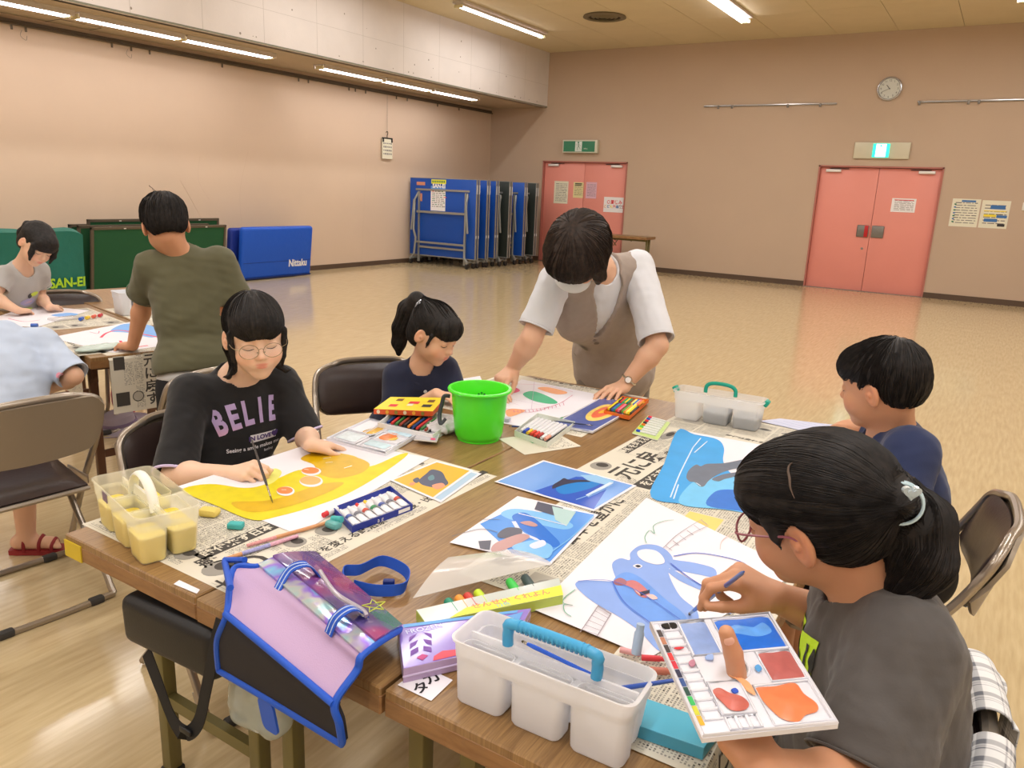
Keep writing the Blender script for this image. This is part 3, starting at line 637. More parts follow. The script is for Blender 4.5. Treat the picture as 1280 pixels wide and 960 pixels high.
# ------------------------------------------------------------------ smooth body modelling: blended solids meshed to one surface
def npv(v): return np.array([float(v[0]), float(v[1]), float(v[2])])
class Body:
    def __init__(s): s.p = []
    def _add(s, fn, lo, hi, k, op): s.p.append((fn, np.array(lo), np.array(hi), k, op)); return s
    def cone(s, a, b, r1, r2, k=.02, op='u', sq=None):
        """round cone; sq=(axis, factor): flattened along an axis"""
        a = npv(a); b = npv(b)
        if sq is not None:
            ax = npv(sq[0]); ax /= np.linalg.norm(ax); f = sq[1]
        ba = b-a; l2 = float(ba@ba)+1e-12
        def fn(P):
            pa = P-a
            if sq is not None:
                h = np.clip((pa@ba)/l2, 0, 1); q = pa-h[..., None]*ba; c = q@ax; q2 = q+((1/f-1)*c)[..., None]*ax
                rr = r1+(r2-r1)*h; ln = np.linalg.norm(q2, axis=-1); return (ln-rr)*(f if f < 1 else 1)
            h = np.clip((pa@ba)/l2, 0, 1); q = pa-h[..., None]*ba
            return np.linalg.norm(q, axis=-1)-(r1+(r2-r1)*h)
        m = max(r1, r2)*(max(1, sq[1]) if sq is not None else 1)
        return s._add(fn, np.minimum(a, b)-m, np.maximum(a, b)+m, k, op)
    def chain(s, pts, rs, k=.02, op='u', sq=None):
        for i in range(len(pts)-1): s.cone(pts[i], pts[i+1], rs[i], rs[i+1], k if i == 0 else min(k, .012) if k < .012 else k*.6, op, sq)
        return s
    def ell(s, c, r, R=None, k=.02, op='u'):
        c = npv(c); r = npv(r); Rm = np.eye(3) if R is None else np.array(R)
        def fn(P):
            q = (P-c)@Rm; k0 = np.linalg.norm(q/r, axis=-1); k1 = np.linalg.norm(q/(r*r), axis=-1)+1e-9
            return k0*(k0-1)/k1
        e = np.abs(Rm)@r
        return s._add(fn, c-e, c+e, k, op)
    def box(s, c, h, R=None, rad=.01, k=.01, op='u'):
        c = npv(c); h = npv(h); Rm = np.eye(3) if R is None else np.array(R)
        def fn(P):
            q = np.abs((P-c)@Rm)-(h-rad); return np.linalg.norm(np.maximum(q, 0), axis=-1)+np.minimum(q.max(axis=-1), 0)-rad
        e = np.abs(Rm)@h
        return s._add(fn, c-e, c+e, k, op)
    def func(s, fn, lo, hi, k=.01, op='u'): return s._add(fn, lo, hi, k, op)
    def mesh(s, res):
        T = 32; pos = [p for p in s.p if p[4] == 'u']
        lo = np.min([p[1]-p[3] for p in pos], axis=0)-3*res; hi = np.max([p[2]+p[3] for p in pos], axis=0)+3*res
        n = np.ceil((hi-lo)/res/T).astype(int); g = openvdb.FloatGrid(background=.05)
        ar = np.arange(T)*res
        for I in range(n[0]):
            for J in range(n[1]):
                for K in range(n[2]):
                    o = lo+np.array([I, J, K])*T*res; e = o+T*res
                    L = [p for p in s.p if np.all(p[1]-p[3]-2*res < e) and np.all(p[2]+p[3]+2*res > o)]
                    if not any(p[4] == 'u' for p in L): continue
                    X, Y, Z = np.meshgrid(o[0]+ar, o[1]+ar, o[2]+ar, indexing='ij'); P = np.stack([X, Y, Z], -1).reshape(-1, 3)
                    D = np.full(len(P), .05)
                    for fn, pl, ph, k, op in L:
                        if op == 'd': D = D+fn(P); continue
                        d = fn(P)
                        if op == 'u':
                            h = np.maximum(k-np.abs(D-d), 0)/k; D = np.minimum(D, d)-h*h*k*.25
                        elif op == 's':
                            h = np.maximum(k-np.abs(D+d), 0)/k; D = np.maximum(D, -d)+h*h*k*.25
                        elif op == 'i':
                            h = np.maximum(k-np.abs(D-d), 0)/k; D = np.maximum(D, d)+h*h*k*.25
                    g.copyFromArray(np.ascontiguousarray(np.clip(D, -.05, .05).reshape(T, T, T).astype(np.float32)), ijk=(I*T, J*T, K*T), tolerance=0.0)
        pts, quads = g.convertToQuads(0.0)
        pts = np.asarray(pts)*res+lo
        return pts, np.asarray(quads)[:, ::-1]
    def build(s, name, mats, parent, res=.004, colfn=None, smooth=2):
        pts, quads = s.mesh(res)
        # relax the lattice steps a little
        if smooth:
            n = len(pts); a = quads[:, [0, 1, 2, 3]].ravel(); b = quads[:, [1, 2, 3, 0]].ravel()
            cnt = np.bincount(a, minlength=n)+np.bincount(b, minlength=n)
            for it in range(smooth):
                for lam in (.5, -.52):
                    acc = np.zeros_like(pts)
                    for c in range(3): acc[:, c] = np.bincount(a, pts[b, c], n)+np.bincount(b, pts[a, c], n)
                    pts = pts+lam*(acc/np.maximum(cnt, 1)[:, None]-pts)
        inv = np.array(wmat(parent).inverted()) if parent is not None else np.eye(4)
        loc = pts@inv[:3, :3].T+inv[:3, 3]
        me = bpy.data.meshes.new(name); nv = len(loc); nq = len(quads)
        me.vertices.add(nv); me.vertices.foreach_set('co', loc.astype(np.float32).ravel())
        me.loops.add(nq*4); me.loops.foreach_set('vertex_index', quads.astype(np.int32).ravel())
        me.polygons.add(nq); me.polygons.foreach_set('loop_start', np.arange(0, nq*4, 4, dtype=np.int32)); 
        me.update(calc_edges=True)
        me.polygons.foreach_set('use_smooth', np.ones(nq, bool))
        if not isinstance(mats, (list, tuple)): mats = [mats]
        for m in mats: me.materials.append(m)
        if colfn is not None:
            c = colfn(pts); ca = me.color_attributes.new('Col', 'FLOAT_COLOR', 'POINT')
            ca.data.foreach_set('color', np.concatenate([c, np.ones((nv, 1))], 1).astype(np.float32).ravel())
        me.update(); me.validate()
        return link_mesh(name, me, parent)
    def value(s, P):
        P = np.atleast_2d(P); D = np.full(len(P), .05)
        for fn, pl, ph, k, op in s.p:
            d = fn(P)
            if op == 'd': D = D+d
            elif op == 'u': h = np.maximum(k-np.abs(D-d), 0)/k; D = np.minimum(D, d)-h*h*k*.25
            elif op == 's': h = np.maximum(k-np.abs(D+d), 0)/k; D = np.maximum(D, -d)+h*h*k*.25
            else: h = np.maximum(k-np.abs(D-d), 0)/k; D = np.maximum(D, d)+h*h*k*.25
        return D
    def project(s, P, it=4, off=0.0):
        """snap points to the surface"""
        for _ in range(it):
            d = s.value(P)-off; e = .001; g = np.stack([s.value(P+np.eye(3)[i]*e)-s.value(P-np.eye(3)[i]*e) for i in range(3)], 1)/(2*e)
            n = g/np.maximum(np.linalg.norm(g, axis=1, keepdims=True), 1e-6); P = P-n*d[:, None]*.9
        return P, n
def noise3(P, f, seed=0):
    """cheap smooth wrinkle noise"""
    r = np.random.RandomState(seed); out = np.zeros(len(P))
    for i in range(6):
        w = r.normal(size=3); w /= np.linalg.norm(w); ph = r.uniform(0, 6.28, 2); w2 = r.normal(size=3); w2 /= np.linalg.norm(w2)
        out += np.sin(P@w*f*(1+.35*i)+ph[0]+1.7*np.sin(P@w2*f*.7+ph[1]))
    return out/6

# ---- head -----------------------------------------------------------------
class Head:
    """frame: origin = middle of the skull at eye height; x to the person's right, y forward, z to the crown; size 1 = 0.22 m tall head"""
    def __init__(s, pos, fwd, up, size=1.0):
        f = Vector(fwd).normalized(); u = Vector(up); u = (u-f*u.dot(f)).normalized(); x = f.cross(u)
        s.R = np.array([[x.x, f.x, u.x], [x.y, f.y, u.y], [x.z, f.z, u.z]]); s.o = npv(pos); s.s = size
    def W(s, p): return s.o+s.R@(np.array(p, float)*s.s)
    def V(s, p): return Vector(s.W(p))
    def L(s, P): return (np.atleast_2d(P)-s.o)@s.R/s.s
    def D(s, v): return s.R@np.array(v, float)
    def e(s, B, c, r, k=.015, op='u', rot=None):
        R = s.R if rot is None else s.R@np.array(rot)
        B.ell(s.W(c), np.array(r)*s.s, R, k*s.s, op)
    def c(s, B, a, b, r1, r2, k=.012, op='u'): B.cone(s.W(a), s.W(b), r1*s.s, r2*s.s, k*s.s, op)
    def face(s, B, child=True, nose=1.0, mask=False, ears=True):
        s.e(B, (0, -.014, .036), (.0745, .092, .080), .02)
        s.e(B, (0, .014, -.012), (.066, .070, .075), .03)
        s.e(B, (0, .030, -.052), (.050 if child else .052, .050, .048), .03)         # jaw
        s.e(B, (0, .060, -.088), (.021, .018, .016), .025)                            # chin
        s.e(B, (0, .035, .045), (.060, .052, .045), .03)                              # forehead
        for q in (-1, 1):
            s.e(B, (q*.034, .052, -.034), (.027, .026, .028), .02)                    # cheek
            s.e(B, (q*.031, .089, .006), (.020, .010, .011), .012, 's')               # socket
            s.e(B, (q*.031, .0695, .004), (.0165, .0150, .0125), .006)                # closed-over eyeball / lids
            if ears:
                E = Matrix.Rotation(q*.35, 3, 'Z') @ Matrix.Rotation(-.15, 3, 'X')
                s.e(B, (q*.0775, -.010, -.006), (.0085, .019, .031), .006, rot=E)
                s.e(B, (q*.0865, -.005, -.003), (.0075, .0115, .021), .004, 's', rot=E)
                s.e(B, (q*.081, -.004, -.006), (.004, .005, .007), .004, rot=E)
        s.c(B, (0, .080, .010), (0, .0965*nose+.0, -.022), .0062, .0085, .014)          # nose
        s.e(B, (0, .0955, -.026), (.0100, .0095, .0085), .008)
        for q in (-1, 1):
            s.e(B, (q*.0105, .0875, -.0285), (.0068, .0085, .0065), .006)
            s.e(B, (q*.0055, .0945, -.0350), (.0030, .0036, .0022), .002, 's')
        s.e(B, (0, .0765, -.052), (.026, .014, .018), .014)                           # mouth mound
        s.e(B, (0, .0873, -.0497), (.0175, .0052, .0034), .006)
        s.e(B, (0, .0868, -.0577), (.0145, .0056, .0042), .006)
        s.c(B, (-.021, .0835, -.0540), (.021, .0835, -.0540), .0014, .0014, .003, 's')
        s.c(B, (-.010, .0925, -.0535), (.010, .0925, -.0535), .0014, .0014, .003, 's')
    def skin(s, P, base, lip, H2=None, nails=()):
        L = s.L(P); c = np.tile(np.array(base), (len(P), 1))
        def blob(ctr, r, col, amt):
            d = np.linalg.norm((L-np.array(ctr))/np.array(r), axis=1); w = np.clip(1.25-d, 0, .5)*2*amt
            c[:] = c*(1-w[:, None])+np.array(col)*w[:, None]
        base = np.array(base)
        for q in (-1, 1):
            blob((q*.040, .07, -.035), (.026, .05, .02), base*np.array([1.08, .86, .82]), .5)
            blob((q*.0825, -.008, -.006), (.010, .02, .03), base*np.array([1.1, .85, .78]), .5)
        blob((0, .09, -.0495), (.018, .012, .0040), lip, .7); blob((0, .09, -.0572), (.0155, .012, .0046), lip, .7)
        blob((0, .1, -.026), (.012, .012, .010), base*np.array([1.06, .88, .84]), .4)
        return c
    def brows(s, B, name, m, parent, r=.0016, arch=.004, z=.030):
        mb = MB()
        for q in (-1, 1):
            P = np.array([s.W((q*x, .12, z+arch*math.sin((x-.014)/.034*PI))) for x in np.linspace(.014, .048, 9)])
            P = s.cast(B, P)
            rr = [r*s.s*f for f in (.6, 1, 1.15, 1.2, 1.1, 1, .8, .6, .3)]
            mb.tube([Vector(p) for p in P], rr, 0, 6, flat=1.0)
        return mb.build(name, m, parent, world=True)
    def cast(s, B, P, off=0.0, steps=60):
        """move points along -y (into the face) until they meet the surface"""
        d = s.D((0, -1, 0)); P = P.copy()
        for _ in range(steps):
            v = B.value(P)-off; P = P+d*np.clip(v, -.004, .01)[:, None]*.8
        return P
    def lashes(s, B, m, parent, drop=0.0, r=.0011):
        mb = MB()
        for q in (-1, 1):
            P = np.array([s.W((q*x, .12, -.0015-drop-.0045*math.sin((x-.016)/.030*PI))) for x in np.linspace(.016, .0465, 9)])
            P = s.cast(B, P); mb.tube([Vector(p) for p in P], [r*s.s*f for f in (.5, .9, 1, 1.1, 1.1, 1.1, 1, .8, .4)], 0, 6)
        return mb.build('eyelashes', m, parent, world=True)

# ---- hand -----------------------------------------------------------------
def hand(B, wrist, fwd, back, size=1.0, thumb_side=1, curl=None, thumb=(.5, .3, .3), spread=.10, fr=1.0):
    """fwd: from wrist to knuckles; back: out of the back of the hand; thumb_side: +1 if the thumb lies to fwd x back direction
    curl: 4 triples of joint angles (index..little). returns finger tip points (thumb first) and nail places"""
    f = Vector(fwd).normalized(); n = Vector(back); n = (n-f*n.dot(f)).normalized(); t = f.cross(n)*thumb_side; w = Vector(wrist); S = size
    curl = curl or [(.25, .3, .2)]*4
    def P(x, y, z): return w+(f*x+t*y+n*z)*S
    R = Matrix((f, t, n)).transposed()
    # palm
    for yb, xb in ((.027, .080), (.009, .084), (-.009, .080), (-.025, .072)):
        B.cone(P(.008, yb*.45, 0), P(xb-.006, yb, .001), .0155*S, .0125*S, .012*S)
    B.cone(P(.012, .014, -.006), P(.045, .030, -.008), .015*S, .013*S, .012*S)     # thumb mound
    B.cone(P(.015, -.018, -.006), P(.055, -.026, -.005), .013*S, .011*S, .012*S)
    tips = []; nails = []
    seg = ((.041, .024, .019), (.045, .028, .020), (.041, .026, .020), (.032, .019, .018))
    rad = ((.0092, .0082, .0074, .0062), (.0094, .0084, .0076, .0064), (.0088, .0079, .0071, .0060), (.0078, .0069, .0062, .0053))
    yb = (.029, .0095, -.0095, -.027); xb = (.080, .084, .080, .071)
    for i in range(4):
        base = P(xb[i], yb[i], .002); ang = 0; sp = spread*(1.2-.8*i) if spread else 0; pts = [base]
        for j in range(3):
            ang += curl[i][j]; d = f*math.cos(ang)*math.cos(sp)+t*math.sin(sp)*math.cos(ang)-n*math.sin(ang)
            base = base+d*seg[i][j]*S; pts.append(base)
        for j in range(3): B.cone(pts[j], pts[j+1], rad[i][j]*S*fr, rad[i][j+1]*S*fr, .0035*S if j else .007*S)
        tips.append(pts[-1]); nd = f*math.sin(ang)+n*math.cos(ang); nails.append((pts[-1]+nd*rad[i][3]*S*.8, nd))
    if thumb is None: return tips, nails
    a, b_, c_ = thumb     # angle out sideways, angle down, bend
    base = P(.022, .026, -.008); d = (f*math.cos(a)+t*math.sin(a))*math.cos(b_)-n*math.sin(b_)
    p1 = base+d*.040*S; d2 = (f*math.cos(a-c_)+t*math.sin(a-c_))*math.cos(b_)-n*math.sin(b_); p2 = p1+d2*.030*S; d3 = (f*math.cos(a-1.6*c_)+t*math.sin(a-1.6*c_))*math.cos(b_)-n*math.sin(b_); p3 = p2+d3*.022*S
    B.cone(base, p1, .0135*S, .0108*S, .010*S); B.cone(p1, p2, .0105*S, .0092*S, .004*S); B.cone(p2, p3, .0094*S, .0074*S, .003*S)
    return [p3]+tips, nails
def limb(B, a, m, b, r, k=.02, belly=1.08):
    """two-segment limb with soft muscle bellies; r = (r_a, r_mid, r_b)"""
    a, m, b = Vector(a), Vector(m), Vector(b)
    B.cone(a, a.lerp(m, .45), r[0], r[0]*belly*.96, k); B.cone(a.lerp(m, .45), m, r[0]*belly*.96, r[1], k)
    B.cone(m, m.lerp(b, .28), r[1], r[1]*belly, k); B.cone(m.lerp(b, .28), b, r[1]*belly, r[2], k)
# ---- hair strands laid along a body surface --------------------------------
def strands(B, seeds, dirfn, m, name, parent, steps=14, step=.012, r=.0009, off=.001, tip=3, seed=1, droop=0.0, stopfn=None):
    rs = np.random.RandomState(seed); P, n = B.project(np.array(seeds, float), 6, off); paths = [P]; alive = np.ones(len(P), bool)
    for i in range(steps):
        d = dirfn(P); d = d-n*np.sum(d*n, 1, keepdims=True); d /= np.maximum(np.linalg.norm(d, axis=1, keepdims=True), 1e-6)
        Q = P+d*step; Q, n = B.project(Q, 2, off); P = Q; paths.append(P)
    paths = np.array(paths); mb = MB()
    for j in range(paths.shape[1]):
        pth = [Vector(p) for p in paths[:, j]]
        if stopfn is not None:
            k = stopfn(paths[:, j]); 
            if k < 3: continue
            pth = pth[:k]
        k = len(pth); rr = r*rs.uniform(.6, 1.3); mb.tube(pth, [rr*(.4+.6*min(1, (i+.5)/3))*(1 if i < k-tip else (k-i)/(tip+1)) for i in range(k)], 0, 3, cap=False)
    o = mb.build(name, m, parent, world=True); return o
def aniso_hair(name, c1, c2, rough=.42):
    m = mat(name, c1, rough, spec=.35); nt = m.node_tree; N = nt.nodes; L = nt.links; b = N['Principled BSDF']
    tc = N.new('ShaderNodeTexCoord'); n = N.new('ShaderNodeTexNoise'); n.inputs['Scale'].default_value = 90; n.inputs['Detail'].default_value = 3; L.new(tc.outputs['Object'], n.inputs['Vector'])
    cr = N.new('ShaderNodeValToRGB'); cr.color_ramp.elements[0].color = (*srgb(c1), 1); cr.color_ramp.elements[1].color = (*srgb(c2), 1); cr.color_ramp.elements[0].position = .35; cr.color_ramp.elements[1].position = .7
    L.new(n.outputs['Fac'], cr.inputs['Fac']); L.new(cr.outputs['Color'], b.inputs['Base Color']); return m
m_hair = aniso_hair('hair_black', (20, 17, 16), (40, 35, 33), .6); m_hairb = aniso_hair('hair_dark_brown', (30, 22, 18), (58, 44, 36), .6)
def skin_mat(name, rough=.5): return mat(name, (200, 150, 120), rough, sss=.12, vcol=True, bump=(420, .12, .0006))
m_skin = skin_mat('skin')
def sk(c): return np.array(srgb(c))
SK_A = sk((232, 194, 168)); SK_B = sk((226, 180, 150)); SK_T = sk((222, 176, 146)); SK_C = sk((200, 146, 112)); SK_D = sk((226, 184, 156)); LIP = sk((214, 118, 108))
def cloth(name, col, bump_=(300, .25, .001), rough=.85, var=(6, .04)): return mat(name, col, rough, bump=bump_, sheen=.15, var=var)
# ------------------------------------------------------------------ shared people pieces
m_trs = mat('trousers_black', (26, 26, 30), .85, bump=(200, .2, .001))
def person(label, loc):
    r = thing('person', label, 'person', loc); return r
def torso_frame(shR, shL, pelvis):
    shR, shL, pelvis = Vector(shR), Vector(shL), Vector(pelvis)
    nb = (shR+shL)/2; x = (shR-shL).normalized(); z = (nb-pelvis); z = (z-x*z.dot(x)).normalized(); y = z.cross(x)
    return nb, x, y, z, Matrix((x, y, z)).transposed()     # x to the person's right, y forward
def torso(B, shR, shL, pelvis, s=1.0, fat=0.0, chest=(.128, .088, .15), waist=(.112, .080, .12), hip=(.135, .10, .11), bend=0.0, k=.05, neck=.062):
    nb, x, y, z, R = torso_frame(shR, shL, pelvis); Ln = (nb-Vector(pelvis)).length; p = Vector(pelvis)
    f = lambda r: [v*s+fat for v in r]
    B.ell(nb-z*.12*s+y*(.0+bend*.3), f(chest), R, k); B.ell(p.lerp(nb, .42)-y*bend, f(waist), R, k); B.ell(p+z*.02, f(hip), R, k)
    for sh in (shR, shL):
        B.cone(nb-z*.01*s-y*.005, Vector(sh)-z*.01, .046*s+fat, .042*s+fat, .04)
    B.cone(nb-z*.03, nb+z*.045*s, neck*s+fat*.8, .040*s+fat*.6, .04)
def folds(B, lo, hi, amp, f, seed, dirs=None):
    def fn(P): return amp*noise3(P, f, seed)+amp*.45*noise3(P, f*2.7, seed+5)
    B.p.append((fn, np.array(lo)-9, np.array(hi)+9, 0.001, 'd'))
def sleeve(S, sh, el, t, r0, r1, rin):
    """sleeve with a flat open hem; returns hem centre and axis"""
    sh, el = Vector(sh), Vector(el); e = sh.lerp(el, t); ax = (el-sh).normalized(); R = basis(ax.orthogonal(), ax.cross(ax.orthogonal()))
    S.cone(sh, e+ax*.03, r0, r1, .03)
    return e, ax, R, r1, rin
def hem(S, hs):
    for e, ax, R, r1, rin in hs:
        S.box(e+ax*.075, (r1*1.35, r1*1.35, .075), R, .002, .003, 's'); S.cone(e-ax*.018, e+ax*.05, rin*.97, rin, .004, 's')
def decal(B, mb, name, mats, parent, cast_dir, off=.0015, maxlen=.012, steps=60, reach=.085):
    """press a flat mesh drawn in front of a surface onto it, along cast_dir"""
    bm = bmesh.new(); vs = [bm.verts.new(v) for v in mb.v]; 
    for f, mi in zip(mb.f, mb.m):
        try: g = bm.faces.new([vs[i] for i in f]); g.material_index = mi
        except ValueError: pass
    bmesh.ops.remove_doubles(bm, verts=bm.verts, dist=1e-5); bmesh.ops.triangulate(bm, faces=bm.faces)
    for _ in range(6):
        es = [e for e in bm.edges if e.calc_length() > maxlen]
        if not es: break
        bmesh.ops.subdivide_edges(bm, edges=es, cuts=1, use_grid_fill=False); bmesh.ops.triangulate(bm, faces=bm.faces)
    P = np.array([tuple(v.co) for v in bm.verts]); d = npv(cast_dir); d /= np.linalg.norm(d)
    P0 = P.copy()
    for _ in range(steps): v = B.value(P)-off; P = P+d*np.clip(v, -.005, .02)[:, None]*.8
    tr = (P-P0)@d; md = np.median(tr); far = np.abs(tr-md) > reach; ok_ = ~far
    bmesh.ops.delete(bm, geom=[v for v, x_ in zip(list(bm.verts), far) if x_], context='VERTS'); P = P[ok_]
    inv = np.array(wmat(parent).inverted()); L = P@inv[:3, :3].T+inv[:3, 3]
    for v, c in zip(bm.verts, L): v.co = c
    me = bpy.data.meshes.new(name); bm.to_mesh(me); bm.free()
    for m in (mats if isinstance(mats, (list, tuple)) else [mats]): me.materials.append(m)
    return link_mesh(name, me, parent)
def rand_on(H_, c, r, n, seed, cond):
    rs = np.random.RandomState(seed); out = []
    while len(out) < n:
        v = rs.normal(size=3); v /= np.linalg.norm(v); q = np.array(c)+v*np.array(r)
        if cond(q): out.append(H_.W(q))
    return np.array(out)
def glasses(Hd, B, label, m, parent, w=.0235, h=.0185, z0=-.004, y0=.102, r=.0011, lens=True, square=False, arms_to=-.02, drop=.0, cx=.0315):
    """two rims, bridge, nose pads, temple arms; lenses are sub-parts"""
    mb = MB(); rims = []
    for q in (-1, 1):
        ring = []
        for k in range(28):
            a = 2*PI*k/28; ex = 1 if not square else .78
            cxx = math.copysign(abs(math.cos(a))**ex, math.cos(a)); sz = math.copysign(abs(math.sin(a))**ex, math.sin(a))
            xx = q*cx+w*cxx; ring.append(Hd.V((xx, y0-.10*max(0, abs(xx)-.02)-.003, z0+h*sz-drop)))
        mb.tube(ring, r*Hd.s, 0, 6, closed=True); rims.append(ring)
        e = q*(cx+w)
        mb.tube(bez([Hd.V((e, y0-.006, z0+h*.35)), Hd.V((q*.071, y0-.018, z0+.010)), Hd.V((q*.0775, .04, z0+.012)), Hd.V((q*.0785, arms_to, z0+.012)), Hd.V((q*.0785, arms_to-.02, z0-.01))], 5), r*1.1*Hd.s, 0, 6)
        mb.tube([Hd.V((q*.010, y0-.006, z0-.004)), Hd.V((q*.0085, y0-.012, z0-.008))], .0022*Hd.s, 0, 6)
    mb.tube(bez([Hd.V((-(cx-w)-.0, y0-.001, z0+.006)), Hd.V((0, y0+.003, z0+.010)), Hd.V(((cx-w), y0-.001, z0+.006))], 4), r*Hd.s, 0, 6)
    g = mb.build('glasses', m, parent, world=True)
    if label: g['label'] = label
    mg = mat('lens_glass', (235, 240, 245), .05, alpha=.10)
    if lens:
        for ring in rims:
            mb = MB(); c = sum(ring, Vector())/len(ring); n = len(ring)
            mb.add([c]+ring, [(0, i+1, (i+1) % n+1) for i in range(n)], 0, True); l = mb.build('lens', mg, g, world=False)
            inv = wmat(parent).inverted()
            for v in l.data.vertices: v.co = inv @ v.co
    return g
# ------------------------------------------------------------------ girl with round glasses
def girl_a():
    R0 = person('girl with round glasses and a black lettered T-shirt, painting yellow with a brush', (-1.9, 1.37, 0))
    Hd = Head(atd(319, 421, 2.17), (.93, -.56, -.17), (.14, -.14, .92), 1.0)
    shR, shL = atd(238, 491, 2.22), atd(350, 478, 2.36); pel = Vector((-1.90, 1.37, .50))
    elR, elL = atd(218, 594, 2.10), atd(383, 546, 2.36)
    wrR = atd(292, 592, 1.985); wrL = onz(388, 556, .735)
    B = Body(); torso(B, shR, shL, pel, .92)
    nb, x, y, z, R = torso_frame(shR, shL, pel)
    Hd.face(B)
    B.cone(nb-y*.01, Hd.W((0, -.02, -.05)), .050, .043, .03)
    limb(B, shR, elR, wrR, (.036, .031, .021), .02); limb(B, shL, elL, wrL, (.036, .030, .020), .02)
    hp = onz(341, 628, .705)
    tipR = atd(336, 585, 1.95)
    fR = (atd(322, 586, 1.945)-wrR)
    tp, nl = hand(B, wrR, fR, Vector((0, 0, .75))+UP*.2-FW*.75, .80, -1, curl=[(.95, 1.0, .4), (1.0, 1.1, .5), (1.05, 1.2, .6), (1.1, 1.2, .6)], thumb=(.25, .5, .15), spread=.05)
    tl, nl2 = hand(B, wrL, onz(407, 556, .722)-wrL, Vector((0, 0, 1)), .80, 1, curl=[(.25, .25, .2), (.25, .3, .2), (.3, .3, .2), (.35, .3, .2)], thumb=(.55, .25, .2), spread=.12)
    # legs under the table
    for q, k in ((1, .11), (-1, -.11)):
        hip = pel+x*k*.8; knee = Vector((pel.x+.36, pel.y-.02+k*-.9, .47)); ft = Vector((knee.x-.02, knee.y, .06))
        limb(B, hip, knee, ft, (.065, .048, .032), .03); B.cone(ft+Vector((-.02, 0, -.015)), ft+Vector((.13, -.01, -.03)), .035, .022, .02)
    body = B.build('body', m_skin, R0, .0032, lambda P: Hd.skin(P, SK_A, LIP))
    Hd.brows(B, 'eyebrows', m_hair, R0, .0011); Hd.lashes(B, m_hair, R0, drop=.003, r=.0012)
    # T-shirt
    S = Body(); torso(S, shR, shL, pel, .92, fat=.014, hip=(.145, .11, .12))
    hs = [sleeve(S, shR, elR, .98, .055, .058, .050), sleeve(S, shL, elL, .95, .053, .056, .048)]
    S.cone(nb-z*.01+y*.012, nb+z*.12+y*.02, .053, .055, .005, 's')
    folds(S, (-3, 0, 0), (0, 3, 2), .0035, 34, 3); hem(S, hs)
    shirt = S.build('shirt', cloth('tshirt_black', (22, 22, 25), rough=.85), R0, .0045)
    # lilac sleeve trim
    mt = cloth('lilac_trim', (205, 190, 225))
    for e, ax, R_, r1, rin in hs:
        mb = MB(); mb.tube([e+R_.col[0]*(r1-.0015)*math.cos(a)+R_.col[1]*(r1-.0015)*math.sin(a) for a in np.linspace(0, 2*PI, 36, endpoint=False)], .0042, 0, 6, closed=True); mb.build('sleeve_trim', mt, shirt, world=True)
    # lettering
    fwd = y; mlet = bpy.data.materials.new('lilac_pink_letters'); mlet.use_nodes = True; nt = mlet.node_tree
    tc = nt.nodes.new('ShaderNodeTexCoord'); sp = nt.nodes.new('ShaderNodeSeparateXYZ'); cr = nt.nodes.new('ShaderNodeValToRGB'); mr = nt.nodes.new('ShaderNodeMapRange')
    nt.links.new(tc.outputs['Object'], sp.inputs[0]); nt.links.new(sp.outputs['Z'], mr.inputs['Value'])
    cz = (nb-z*.115).z; mr.inputs['From Min'].default_value = cz-.035; mr.inputs['From Max'].default_value = cz+.03
    nt.links.new(mr.outputs['Result'], cr.inputs['Fac']); nt.links.new(cr.outputs['Color'], nt.nodes['Principled BSDF'].inputs['Base Color'])
    cr.color_ramp.elements[0].color = (*srgb((228, 160, 170)), 1); cr.color_ramp.elements[1].color = (*srgb((176, 156, 205)), 1)
    nt.nodes['Principled BSDF'].inputs['Roughness'].default_value = .6
    wht = mat('print_white', (225, 222, 228), .7)
    o0 = nb-z*.056-x*.044+y*.25; xr = -x        # reads left to right for someone looking at her
    word = 'BELIEVE'; mb = MB()
    for i, ch in enumerate(word):
        u = (i-3)/3; px_ = u*.118; arch = -.024*u*u
        fr = frame(o0+xr*px_+z*arch, xr*math.cos(.30*u)+z*(-math.sin(.30*u)), z*math.cos(.3*u)+xr*math.sin(.3*u))
        mb.text(ch, fr, .098, 0, bold=.004, sx=.60)
    S2 = Body(); torso(S2, shR, shL, pel, .92, fat=.014, hip=(.145, .11, .12)); folds(S2, (-3, 0, 0), (0, 3, 2), .0035, 34, 3)
    decal(S2, mb, 'lettering', mlet, shirt, -y, .0026, reach=.25)
    mb = MB(); fr = frame(o0-z*.078+xr*.005, xr, z+xr*.12); c = [fr @ Vector(p) for p in ((-.042, -.012, 0), (.04, -.012, 0), (.04, .012, 0), (-.042, .012, 0))]; mb.poly(c, 0)
    patch = decal(S2, mb, 'print_patch', wht, shirt, -y, .0022)
    mb = MB(); mb.text('IN LOVE♥', fr, .019, 0, bold=.0008); decal(S2, mb, 'print_words', mat('print_violet', (80, 60, 120), .7), patch, -y, .0034)
    mb = MB(); mb.text('Seeing a smile makes me smile', frame(o0-z*.106-xr*.005, xr, z), .0165, 0, bold=.0003); mb.text('feeling', frame(o0-z*.124+xr*.02, xr, z), .012, 0)
    decal(S2, mb, 'small_print', wht, shirt, -y, .0022)
    # shorts
    T = Body(); T.ell(pel+z*.0, (.155, .12, .10), R, .03)
    for k in (1, -1): hip = pel+x*k*.09; T.cone(hip, Vector((pel.x+.30, pel.y-.02-k*.10, .475)), .085, .075, .04)
    T.build('shorts', m_trs, R0, .007)
    # hair
    Hr = Body()
    Hd.e(Hr, (0, -.020, .040), (.0835, .101, .0875), .02)
    Hd.e(Hr, (0, -.055, -.02), (.070, .060, .070), .02)
    Hd.e(Hr, (0, .046, .052), (.066, .054, .052), .02)
    Hd.e(Hr, (0, .088, -.045), (.068, .075, .0685), .006, 's')
